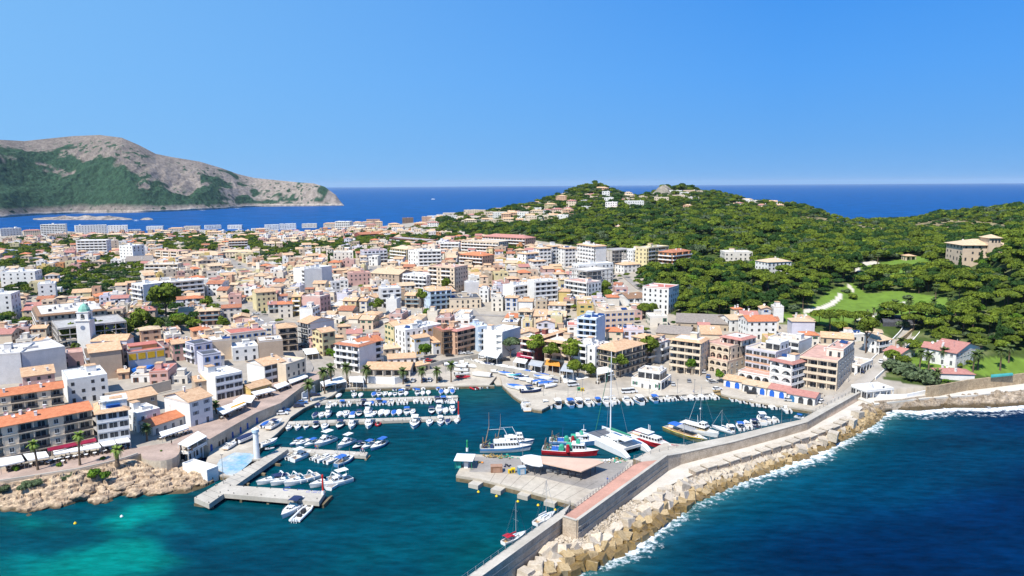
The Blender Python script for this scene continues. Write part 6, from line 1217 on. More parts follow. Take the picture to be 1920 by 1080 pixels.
for x,y,w_,k,l in [(1690,700,70,2,'big grey green tamarisk thicket above the beach bar'),(1722,712,60,2,'second tamarisk thicket along the garden wall'),(1665,672,30,1,'dark green clump at the road corner of the villa garden'),(1680,668,34,1,'dark evergreen clump beside the small gatehouse'),(1660,690,22,2,'grey shrub hanging over the coast road'),(1750,720,40,2,'trailing bush near the low white outbuilding'),(1822,705,18,1,'clipped dark bush right of the low white outbuilding'),(1775,716,16,0,'low hedge clump in front of the outbuilding')]: bush(x,y,w_,k,l,.8)
for i,(x,y,w_,k) in enumerate([(1595,560,26,1),(1585,548,18,2),(1555,585,12,1),(1563,583,10,1),(1570,600,8,0),(1530,608,14,1),(1500,560,20,2),(1515,552,22,2),(1530,548,22,2),(1545,545,20,2),(1480,560,24,2),(1640,520,24,1),(1655,545,26,1),(1700,560,20,2),(1720,545,24,1),(1730,570,16,0),(1690,690,14,1),(1800,688,22,1),(1810,682,20,1),(1650,598,24,0),(1668,606,22,0)]):
 o=bush(x,y,w_,k,None,.9); later(o,['fresh green','dark green','grey green','deep green'][k]+' garden shrub','shrub','garden shrubs',o.location)
# pine scrub on the rocky knoll, bare rock dome
def dome_rock(px,dist,R,h,label):
 a=math.atan((px-960)/F); cx0,cy0=math.sin(a)*dist,math.cos(a)*dist; V=[];n=30;m=14
 for j in range(m):
  for i in range(n):
   t=6.2832*i/n; rr=R*(j/(m-1)); x=cx0+rr*math.cos(t); y=cy0+rr*math.sin(t); e=(1-(j/(m-1))**2.2); V.append((x,y,ground(x,y)-2+h*e*(.55+.9*float(fbm(x/9,y/9,3)))))
 F_=[(j*n+i,j*n+(i+1)%n,(j+1)*n+(i+1)%n,(j+1)*n+i) for j in range(m-1) for i in range(n)]
 return tag(link('rocky_knoll',npmesh('rocky_knoll',V,[f[::-1] for f in F_],mat('knoll_rock',(.36,.31,.25),col2=(.14,.13,.10),scale=.06,fine=.4,fscale=.4,coord='World'),False)),label,'rock')
dome_rock(1240,1245,22,15,'bare rocky knoll rising from the pines beside the hilltop villas')
dome_rock(1757,1330,12,8,'small bare rock outcrop on the far wooded skyline')
# ------------------------------------------------------------ palms
def frond_mesh(L=3.2,droop=1.0,mt=None,seed=0):
 b=MB(); r=random.Random(seed); n=9; sp=[]
 for i in range(n+1):
  t=i/n; sp.append(Vector((L*t*(1-.18*t),0,L*(.55*t-.95*droop*t*t))))
 for i in range(n):
  b.tube(sp[i],sp[i+1],.05*(1-i/n)+.015,n=3,cap=False)
  for s in (-1,1):
   p=sp[i].lerp(sp[i+1],.5); ll=(.75*math.sin(math.pi*(.12+.82*(i+.5)/n)))+.12; d=(sp[i+1]-sp[i]).normalized()
   tip=p+d*ll*.55+Vector((0,s*ll*.8,-ll*.42)); b.add([p-d*.16,p+d*.20,tip+d*.05,tip-d*.10],[(0,1,2,3) if s<0 else (3,2,1,0)])
 return b.mesh('frond',mt)
M_palm=mat('palm_fronds',(.11,.15,.035),col2=(.05,.085,.02),scale=1.2,rough=.6,fine=.3,fscale=4,objvar=.25,spec=.25); M_palmy=mat('young_palm_fronds',(.22,.30,.04),col2=(.10,.17,.025),scale=1.2,rough=.6,objvar=.2); M_ptr=mat('palm_trunk',(.20,.14,.09),col2=(.11,.075,.05),scale=2.5,fine=.3,fscale=6)
FR={k:[frond_mesh(3.0,d,m,i) for i,d in enumerate((.55,.95,1.35))] for k,m in (('o',M_palm),('y',M_palmy))}
DEADF=frond_mesh(2.4,2.1,mat('dry_frond',(.30,.18,.07)),9)
def palm(px,py,hpx,kind,label,z=None,fat=1.0,sc=1.0,nf=22):
 g=G(px,py) if z is None else P(px,py,z); d=math.hypot(g[0],g[1],CH); h=hpx*d/F/math.cos(math.asin(CH/d)); r=random.Random(int(px*31+py)); e=tag(empty('palm_tree',g,r.random()*6),label,'palm')
 b=MB(); n=5; p=Vector((0,0,-.4)); lean=(r.uniform(-.05,.05),r.uniform(-.05,.05))
 for i in range(n):
  t=(i+1)/n; q=Vector((lean[0]*h*t*t,lean[1]*h*t*t,h*t)); b.tube(p,q,(.30-.08*t+.08)*fat*(1 if i else 1.25),(.30-.08*t)*fat,8,cap=i==n-1); p=q
 b.build('trunk',M_ptr,e); MB().tube(p-Vector((0,0,.9)),p+Vector((0,0,.25)),.28*fat,.5*fat,8).build('crown_base',M_ptr,e)
 for i in range(nf):
  k=0 if i%3==0 else (1 if i%3==1 else 2); el={0:.75,1:.15,2:-.30}[k]+r.uniform(-.15,.15); o=link('frond',FR[kind][k],e,loc=p,rot=(0,-el,i*2.399+r.uniform(-.2,.2)),scl=sc*r.uniform(.88,1.12))
 for i in range(3): link('frond',DEADF,e,loc=p-Vector((0,0,.3)),rot=(0,.5,i*2.1+r.random()),scl=sc*.8)
 return e
PL=[(609,738,38,'o','tallest date palm at the inner corner of the marina',1.6),(622,727,34,'o','second date palm beside the tallest at the marina corner',1.6),(651,716,26,'o','third date palm, before the white cafe canopy',1.6),(687,720,26,'o','date palm with yellowing crown beside the quay restaurant',1.6),(580,753,30,'o','date palm leaning over the parked cars by the second pontoon',1.6),(756,720,22,'o','small palm at the west end of the quay parking',1.6),(791,718,22,'o','small palm in the middle of the quay parking',1.6),(819,718,22,'o','small palm at the east end of the quay parking',1.6),(846,716,30,'o','tall thin palm beside the stored white boats',1.6),
(71,881,38,'y','westernmost promenade palm, yellow green, before the white awnings',6),(150,872,44,'y','tall promenade palm before the dark red awning',6),(220,871,22,'y','squat fat trunked palm at the promenade edge',6),(276,827,20,'o','palm beside the orange roofed cafe',None),(406,777,16,'o','palm left of the yellow awning',None),(227,762,14,'o','palm behind the blue glass block',None),(366,625,16,'o','palm among the tiled roofs in mid town',None),
(1724,692,26,'o','first palm in the villa lawn before the lavender wing',None),(1741,693,22,'o','second palm in the villa lawn',None),(1769,684,22,'o','palm against the villa veranda',None),(1824,697,26,'o','palm left of the driveway before the villa gable',None),(1833,693,24,'o','palm touching the driveway palm',None),(1875,694,28,'o','palm on the eastern lawn',None),(1891,680,22,'o','palm behind the eastern lawn palm',None),(1757,719,18,'o','palm above the honey stone wall',None),(1688,668,24,'o','palm beside the small pink roofed gatehouse',None),
(1676,599,26,'o','large date palm at the foot of the palm avenue',None),(1705,594,26,'o','large date palm east of the avenue',None),(1748,589,20,'o','date palm on the upper lawn',None),(1780,582,20,'o','date palm in shrubs east of the upper lawn',None),(1754,562,20,'o','date palm below the castle villa drive',None),(1645,497,18,'o','palm beside the garden pavilion path',None),(1650,596,18,'o','bushy palm by the greenhouse arches',None)]
for x,y,h,k,l,z in PL: palm(x,y,h,k,l,z,fat=1.9 if 'squat' in l else 1,sc=(.95 if h>20 else .8)*(1.15 if 'date palm' in l else 1)*(.75 if k=='y' else 1))
for i in range(12):
 s=i%2; t=(i//2)/5; x=1604+(1661-1604)*t+(18 if s else 0); y=604-(604-582)*t+(1 if s else 0)
 e=palm(x,y,10,'o',None,None,sc=.62,nf=12); later(e,'small dark palm of the double palm avenue','palm','palms lining the garden avenue',e.location)
# ------------------------------------------------------------ armour blocks and rubble along the breakwater
M_blk=[mat('armour_concrete_pale',(.60,.52,.42),col2=(.46,.38,.28),scale=.5,fine=.15,fscale=2,objvar=.12,bump=.2,bscale=3),mat('armour_concrete_tan',(.50,.38,.22),col2=(.33,.23,.11),scale=.5,fine=.2,fscale=2,objvar=.15,bump=.2,bscale=3),mat('armour_concrete_wet',(.26,.17,.06),col2=(.15,.10,.04),scale=.6,fine=.25,fscale=2,objvar=.15,bump=.2,bscale=3,rough=.4,spec=.5)]
def block_mesh(seed,s,m,chip=.12):
 r=random.Random(seed); import bmesh
 bm=bmesh.new(); bmesh.ops.create_cube(bm,size=2*s); bmesh.ops.bevel(bm,geom=bm.edges[:],offset=.05*s,segments=1,affect='EDGES')
 k=(r.uniform(.85,1.15),r.uniform(.85,1.15),r.uniform(.8,1.05))
 bm.verts.ensure_lookup_table()
 for v in bm.verts: v.co=Vector((v.co.x*k[0]+r.uniform(-chip,chip)*s*.3,v.co.y*k[1]+r.uniform(-chip,chip)*s*.3,v.co.z*k[2]+r.uniform(-chip,chip)*s*.3))
 me=bpy.data.meshes.new('breakwater_block'); bm.to_mesh(me); bm.free(); me.materials.append(M_blk[m]); return me
BM_=[[block_mesh(s*3+m,1.0,m) for s in range(6)] for m in range(3)]
TOPL=[(975,1085,1.0),(1022,1030,2.5),(1052,1005,3.0),(1078,1012,3.0),(1130,975,3.0),(1182,940,3.0),(1206,940,3.0),(1238,923,3.0),(1298,897,2.8),(1382,868,2.6),(1478,835,2.6),(1532,818,2.6),(1594,791,2.6),(1632,758,2.6)]
BOTL=[(975,1120,-1),(1040,1085,-1),(1120,1062,-1),(1155,1041,-1),(1190,1015,-1),(1222,1000,-1),(1243,983,-1),(1292,946,-1),(1342,922,-1),(1405,896,-1),(1450,880,-1),(1525,851,-1),(1575,828,-1),(1628,800,-1),(1664,772,-1)]
tp=resample([P(*p) for p in TOPL],400); bp_=np.stack([resample([P(x,y,0) for x,y,z in BOTL],400)],0)[0]
# pair each top point with the closest bottom point so the slope runs straight down
bl=[]
for p in tp:
 j=np.argmin(np.hypot(bp_[:,0]-p[0],bp_[:,1]-p[1])); bl.append(bp_[j])
bl=np.array(bl); k=np.ones(25)/25; bl=np.stack([np.convolve(np.pad(bl[:,c],12,'edge'),k,'valid') for c in range(3)],1)
def slopept(s,t): i=min(int(s*399),399); return tp[i]*(1-t)+np.array([bl[i][0],bl[i][1],-.4])*t
r=random.Random(21); placed=[]; blocks=[]
tries=0
while tries<9000 and len(blocks)<300:
 tries+=1; s=r.random(); t=r.uniform(.10,1.05); p=slopept(s,min(t,1.0)); px,py=proj(*p)
 if t>1: p=p+(bl[min(int(s*399),399)]-tp[min(int(s*399),399)])*(t-1)
 wd=np.linalg.norm(tp[min(int(s*399),399)][:2]-bl[min(int(s*399),399)][:2])
 if wd<2.5 and t<.4: continue
 if px<1215 and t<.42 and py<1030: continue
 size=r.uniform(1.1,1.6) if px<1300 else r.uniform(.8,1.15)
 if px>1290 and t<.30: continue
 if any((p[0]-q[0])**2+(p[1]-q[1])**2<(1.45*(size+q[3])/2)**2*1.0 for q in placed): continue
 placed.append((p[0],p[1],p[2],size)); blocks.append((p,size,t,px))
for p,size,t,px in blocks:
 wet=t+r.uniform(-.1,.1); m=0 if wet<.58 else (1 if wet<.86 else 2)
 if px>1560: m=1 if wet<.7 else 2
 rot=(r.uniform(-.5,.5),r.uniform(-.5,.5),r.uniform(0,3.1))
 o=link('breakwater_block',BM_[m][r.randrange(6)],loc=(p[0],p[1],p[2]+size*(.35 if px<1290 else .05)),rot=rot,scl=size)
 tag(o,['pale dry concrete armour block tumbled high on the breakwater slope','tan concrete armour block tumbled midway down the breakwater slope','wet brown concrete armour block awash at the foot of the breakwater'][m],'block',['dry armour blocks','tan armour blocks','wet armour blocks at the waterline'][m])
# rubble between and below them: real stones in one mass
b=MB(); r=random.Random(5)
ROCKT=[]
for q in range(8):
 v=[];
 for z in (-.6,0,.6):
  for j in range(5): a=j*1.2566+z; rr0=(1 if z==0 else .62)*r.uniform(.7,1.15); v.append((rr0*math.cos(a),rr0*math.sin(a),z*r.uniform(.8,1.1)))
 f=[(j,(j+1)%5,5+(j+1)%5,5+j) for j in range(5)]+[(5+j,5+(j+1)%5,10+(j+1)%5,10+j) for j in range(5)]+[(10,11,12,13,14)]; ROCKT.append((v,f))
def stones(n,smin,smax,tmin,tmax,bias,smap,mi=None):
 for i in range(n):
  s=smap(r.random()); t=r.uniform(tmin,tmax)**bias; p=slopept(s,t); sz=r.uniform(smin,smax)*(1 if r.random()<.8 else 1.5); v,f=ROCKT[r.randrange(8)]; a=r.random()*6.28; ca,sa=math.cos(a),math.sin(a); e1=r.uniform(.7,1.3); e3=r.uniform(.5,1.0)
  m_=mi if mi is not None else (0 if t<.6 else (1 if t<.88 else 2))
  b.add([(p[0]+sz*(x*ca*e1-y*sa),p[1]+sz*(x*sa*e1+y*ca),p[2]+sz*z*e3+r.uniform(-.1,.3)) for x,y,z in v],f,m_)
stones(2600,.28,.62,.0,.55,1.0,lambda q:q*.62,0)
stones(2600,.35,.75,.0,1.05,.9,lambda q:q)
stones(1500,.5,1.05,.1,1.02,.9,lambda q:.84+.16*q,1)
stones(900,.4,.9,.3,1.05,.9,lambda q:q*.9,2)
ob=b.build('rubble',M_blk,kind='stuff'); tag(ob,'broken pale stones packed between and above the armour blocks','rubble')
# core of the slope
sv=[];n=400
for i in range(0,n,4):
 for t in np.linspace(0,1.08,9):
  p=slopept(i/399,min(t,1));
  if t>1: p=p+np.array([0,0,-1.2])
  sv.append((p[0],p[1],p[2]-.35+.5*float(fbm(p[0]/1.3,p[1]/1.3,2))))
idx=np.arange(100*9).reshape(100,9); Fq=np.stack([idx[:-1,:-1],idx[:-1,1:],idx[1:,1:],idx[1:,:-1]],-1).reshape(-1,4)
link('rubble_slope',npmesh('rubble_slope',sv,Fq,mat('rubble_core',(.36,.29,.21),col2=(.18,.14,.09),scale=1.5,fine=.4,fscale=4,coord='World'),False),kind='structure')
# row of masonry caissons on the rim of the ledge road
cr=resample([P(x,y,3.0) for x,y in [(1296,890),(1378,865),(1443,845),(1480,834),(1532,816),(1563,803),(1592,789)]],18); M_cais=mat('caisson_masonry',(.52,.42,.33),col2=(.28,.22,.17),scale=1.5,fine=.4,fscale=3,bump=.6,bscale=3)
for i in range(17):
 a,c=cr[i],cr[i+1]; u=(c-a)[:2]; L=np.linalg.norm(u); u/=L; m_=(a+c)/2; hh=1.35+.2*math.sin(i*2.1)
 e=tag(empty('caisson',(m_[0],m_[1],3.0),math.atan2(u[1],u[0])+ .05*math.sin(i*3)),f"square masonry sea block with pale cap, {ORD[i]} from the outer end of the ledge row",'block','square masonry blocks along the ledge road')
 w_=L*.42 if i%5 else L*.40; MB().box(-w_,w_,-1.5,1.5,-3,hh-.28).build('masonry',M_cais,e); MB().box(-w_-.12,w_+.12,-1.62,1.62,hh-.28,hh).build('cap',M_blk[0],e)
for i,(x,y) in enumerate([(1608,776),(1596,790),(1562,815),(1575,806),(1540,825),(1500,842)]):
 p=P(x,y,3.6 if i<3 else 2.0); o=MB().box(-1.9,1.9,-1.6,1.6,-2,1.0).build('caisson',M_blk[0]); o.location=p; o.rotation_euler=(.05*i,.1-.05*i,.6+.2*i); tag(o,['big tilted slab block where ledge road meets the shore rocks','second tilted slab near the shore end of the ledge','grey slab block leaning seaward near the bend','slab block beside the leaning grey one','low slab at the waterline below the caissons','long slab half awash beneath the caisson row'][i],'block')
# big boulders of the west shore
def boulder_mesh(seed,m):
 import bmesh
 bm=bmesh.new(); bmesh.ops.create_icosphere(bm,subdivisions=3,radius=1)
 for v in bm.verts:
  d=mnoise.noise(v.co*1.1+Vector((seed*7,0,0)))*.55+mnoise.noise(v.co*3.1+Vector((0,seed,0)))*.16; v.co*=1+d
  v.co.z=v.co.z if v.co.z<.55 else .55+(v.co.z-.55)*.4
 me=bpy.data.meshes.new('boulder'); bm.to_mesh(me); bm.free(); me.materials.append(m); return me
BD=[boulder_mesh(i,M_rock) for i in range(6)]
for i,(x,y,w_,z,hh) in enumerate([(20,925,44,3.2,.7),(85,915,52,3.0,.55),(105,938,34,1.2,.8),(72,948,26,.8,.8),(40,948,26,.8,.9),(10,945,30,1.2,.8),(150,922,34,2.2,.45),(160,908,36,3.2,.5),(190,930,34,1.2,.6),(215,920,24,1.4,.8),(230,905,30,2.8,.6),(255,918,34,1.4,.5),(300,915,40,1.0,.4),(340,905,36,1.4,.5),(54,965,12,.0,.8),(200,938,20,.3,.6),(330,890,16,2.2,.8),(320,885,14,2.4,.8),(345,893,16,2,.8),(360,900,14,1.6,.8),(310,893,14,2,.8),(372,905,12,1,.7),(300,884,16,2.4,.7)]):
 p=P(x,y,z); d=math.hypot(p[0],p[1],CH-z); R=w_*d/F/2; o=link('boulder',BD[i%6],loc=(p[0],p[1],p[2]-R*hh*.55),rot=i*1.3,scl=(R,R*.85,R*hh))
 tag(o,['flat topped boulder at the picture edge','widest tan boulder above the sea cave','rounded boulder standing in the water below the cave','boulder left of the rounded one at the waterline','smaller waterline boulder near the edge','dark based boulder at the western waterline','long flat boulder right of the cave','tan slab boulder under the big green bush','boulder jutting towards the sea below the bush','blocky boulder at the little inlet','slab under the squat palm','low slab west of the bastion rocks','broad low ledge below the bastion','ledge boulder right of the bastion','lone small rock standing out in the water','waterline rock at the inlet','pale broken stone at the head of the stone pile','pale stone in the pile by the bastion','pale stone right of the pile','pale stone towards the boatyard hut','pale stone below the pile','small pale stone nearest the concrete arm','pale stone touching the bastion foot'][i],'rock','rocks of the western shore')
# ------------------------------------------------------------ boats
M_gel=mat('white_gelcoat',(.76,.76,.75),rough=.3,var=.04,scale=.8,spec=.5); M_deck=mat('boat_deck',(.68,.66,.62),rough=.6,var=.06,scale=1); M_teak=mat('teak_deck',(.45,.29,.16),rough=.6,var=.15,scale=3)
M_navy=mat('navy_canvas',(.02,.035,.10),rough=.8); M_blue=mat('bright_blue_canvas',(.03,.13,.45),rough=.8,var=.15,scale=1.5); M_wcan=mat('white_canvas',(.70,.69,.67),rough=.85,var=.07,scale=.9); M_blk_=mat('black_rubber',(.03,.03,.035),rough=.6); M_hyp=mat('grey_rubber_tube',(.50,.50,.50),rough=.6); M_bhull=mat('blue_hull',(.08,.22,.42),rough=.35); M_rhull=mat('red_hull',(.42,.02,.03),rough=.4,var=.1,scale=.6); M_seat=mat('boat_cushions',(.60,.56,.50),rough=.8); M_orange=mat('orange_plastic',(.75,.25,.03),rough=.6); M_yel=mat('yellow_plastic',(.75,.50,.01),rough=.5); M_tealc=mat('teal_canvas',(.03,.35,.35),rough=.8); M_fgreen=mat('fishing_green',(.05,.38,.24),rough=.6,var=.2,scale=1); M_anti=mat('antifouling',(.05,.09,.16),rough=.7); M_olive=mat('olive_hull',(.16,.18,.09),rough=.6,var=.2,scale=.7); M_rope=mat('rope_and_net',(.25,.20,.10),var=.5,scale=2,rough=.95)
def hullshape(L,B,h,t,full=2.3,rake=.12,stern=.9):
 w=B/2*(1-max(0,(t-.42)/.58)**full)*(stern+(1-stern)*min(1,t/.35)); z=h*(1+.35*max(0,t-.3)**1.5); return w,z
def hull_parts(e,L,B,h,hm,dm_=None,full=2.3,open_to=.5,stern=.9,anti=None,coam=.16,floor=.35,stripe=None):
 n=12; b=MB(); st=[]
 for i in range(n+1):
  t=i/n; w,z=hullshape(L,B,h,t,full,stern=stern); x=-L/2+L*t
  st.append([(x-(.10*L*max(0,t-.7)),0,-.35 if t<.9 else -.1),(x-.05*L*max(0,t-.7),w*.86,.06*h+.0),(x,w,z*.55+.02),(x+.03*L*t*t,w*1.02,z)])
 for s in (1,-1):
  k=len(b.v); b.v+=[(p[0],p[1]*s,p[2]) for q in st for p in q]
  for i in range(n):
   for j in range(3):
    f=(k+i*4+j,k+(i+1)*4+j,k+(i+1)*4+j+1,k+i*4+j+1); b.f.append(f if s<0 else f[::-1]); b.m.append(1 if (j==0) else (2 if j==2 and stripe else 0))
 q=st[0]; b.add([(p[0],p[1],p[2]) for p in q]+[(p[0],-p[1],p[2]) for p in q[::-1]],[tuple(range(8))],0)
 b.build('hull',[hm,anti or M_anti,stripe or hm],e)
 # deck: fore deck closed, side decks narrow, cockpit sunk
 d=MB(); ed=[(p[3][0],p[3][1],p[3][2]) for p in st]; k0=int(n*open_to)
 for i in range(n):
  a,c=ed[i],ed[i+1]; ca=.06*B
  if i>=k0: d.add([(a[0],-a[1],a[2]),(c[0],-c[1],c[2]),(c[0],0,c[2]+ca*(1-(i+1)/n)),(a[0],0,a[2]+ca*(1-i/n)),(c[0],c[1],c[2]),(a[0],a[1],a[2])],[(0,1,2,3),(3,2,4,5)],0)
  else:
   g=B*.09
   for s in (1,-1):
    v=[(a[0],s*a[1],a[2]),(c[0],s*c[1],c[2]),(c[0],s*(c[1]-g),c[2]),(a[0],s*(a[1]-g),a[2]),(c[0],s*(c[1]-g),floor),(a[0],s*(a[1]-g),floor)]
    d.add(v,[(0,1,2,3),(3,2,4,5)] if s<0 else [(3,2,1,0),(5,4,2,3)],0)
   d.add([(a[0],-(a[1]-g),floor),(c[0],-(c[1]-g),floor),(c[0],c[1]-g,floor),(a[0],a[1]-g,floor)],[(0,1,2,3)],1)
 a=ed[k0]; d.add([(a[0],-(a[1]),floor),(a[0],a[1],floor),(a[0],a[1],a[2]),(a[0],0,a[2]+.06*B),(a[0],-a[1],a[2])],[(0,4,3,2,1)],0)
 a=ed[0]; d.add([(a[0],-a[1],a[2]),(a[0]+.2,-a[1],a[2]),(a[0]+.2,a[1],a[2]),(a[0],a[1],a[2]),(a[0]+.2,-a[1],floor),(a[0]+.2,a[1],floor)],[(0,1,2,3),(1,4,5,2)],0)
 d.build('deck',[M_deck,dm_ or M_deck],e); return ed
def wscreen(e,x,w,z,h,rk=.5,m=None):
 b=MB(); b.add([(x,-w,z),(x+.35,-w*.6,z),(x+.35,w*.6,z),(x,w,z),(x-rk,-w*.9,z+h),(x-rk+.25,-w*.5,z+h),(x-rk+.25,w*.5,z+h),(x-rk,w*.9,z+h)],[(0,1,5,4),(1,2,6,5),(2,3,7,6)],0); b.f+=[tuple(reversed(f)) for f in b.f[:3]]; b.m+=[0]*3; b.build('windscreen',m or M_glassb,e)
def outboard(e,L,h,n=1,c=None):
 for i in range(n):
  y=(i-(n-1)/2)*.6; MB().box(-L/2-.45,-L/2-.02,y-.19,y+.19,h*.7,h*.7+.55).box(-L/2-.32,-L/2-.12,y-.08,y+.08,-.4,h*.7).build('outboard_motor',c or M_blk_,e)
def canopy(e,x0,x1,w,z,m,th=.06,curve=.12,name='canopy'):
 b=MB(); n=4
 for i in range(n):
  y0=-w+2*w*i/n; y1=-w+2*w*(i+1)/n; z0=z-curve*(y0/w)**2; z1=z-curve*(y1/w)**2; v=[(x0,y0,z0),(x1,y0,z0),(x1,y1,z1),(x0,y1,z1)]; b.add(v+[(a,c,q-th) for a,c,q in v],[(0,1,2,3),(7,6,5,4)]); b.add([v[0],v[3],(x0,y1,z1-th),(x0,y0,z0-th)],[(0,1,2,3)]); b.add([v[1],v[2],(x1,y1,z1-th),(x1,y0,z0-th)],[(3,2,1,0)])
 b.build(name,m,e)
 p=MB(); [p.tube((x,s*w*.95,z-1.35),(x,s*w*.97,z-curve-.02),.025,n=4,cap=False) for x in (x0+.1,x1-.1) for s in (-1,1)]; p.build('canopy_frame',M_steel,e,kind='stuff')
def coverboat(e,L,B,h,m):
 b=MB(); n=8
 R=[]
 for i in range(n+1):
  t=i/n*.93; w,z=hullshape(L,B,h,t); x=-L/2+L*t+.02; pk=z+.28*math.sin(math.pi*min(1,max(0,.15+.85*i/n)))*B*.6+.05; R.append([(x,-w*1.05,z-.12),(x,-w*.55,z+(pk-z)*.8),(x,0,pk),(x,w*.55,z+(pk-z)*.8),(x,w*1.05,z-.12)])
 for i in range(n):
  for j in range(4): b.add([R[i][j],R[i+1][j],R[i+1][j+1],R[i][j+1]],[(0,1,2,3)])
 b.add(R[0],[(0,1,2,3,4)]); b.add(R[-1],[(4,3,2,1,0)]); b.build('cover',m,e)
def cabin(e,x0,x1,w,z,h,m=None,rk=.35,win=True,taper=.8,name='cabin'):
 m=m or M_gel; b=MB(); t=taper
 b.add([(x0,-w,z),(x1,-w*.8,z),(x1,w*.8,z),(x0,w,z),(x0+.05,-w*t,z+h),(x1-rk,-w*t*.8,z+h),(x1-rk,w*t*.8,z+h),(x0+.05,w*t,z+h)],[(4,5,6,7),(0,1,5,4),(1,2,6,5),(2,3,7,6),(3,0,4,7)]); b.build(name,m,e)
 if win:
  g=MB(); z0,z1=z+h*.42,z+h*.86
  def ed(a,c,s0,s1):
   A0=Vector(a[0])*(1-.0);   # a=(bottom,top) corner pair
   pt=lambda s,f:(Vector(a[0]).lerp(Vector(c[0]),s)).lerp(Vector(a[1]).lerp(Vector(c[1]),s),f)
   off=((Vector(c[0])-Vector(a[0])).cross(Vector(a[1])-Vector(a[0]))).normalized()*.012
   g.add([pt(s0,.42)+off,pt(s1,.42)+off,pt(s1,.86)+off,pt(s0,.86)+off],[(0,1,2,3)])
  V=b.v; k=[(V[i],V[i+4]) for i in range(4)]
  nwin=max(1,int((x1-x0)/1.1))
  for a,c in ((0,1),(2,3)):
   for i in range(nwin): ed(k[a],k[c],(i+.12)/nwin,(i+.88)/nwin)
  for i in range(2): ed(k[1],k[2],.06+.48*i,.46+.48*i)
  ed(k[3],k[0],.1,.45); g.build(name+'_windows',M_glass,e,kind='stuff')
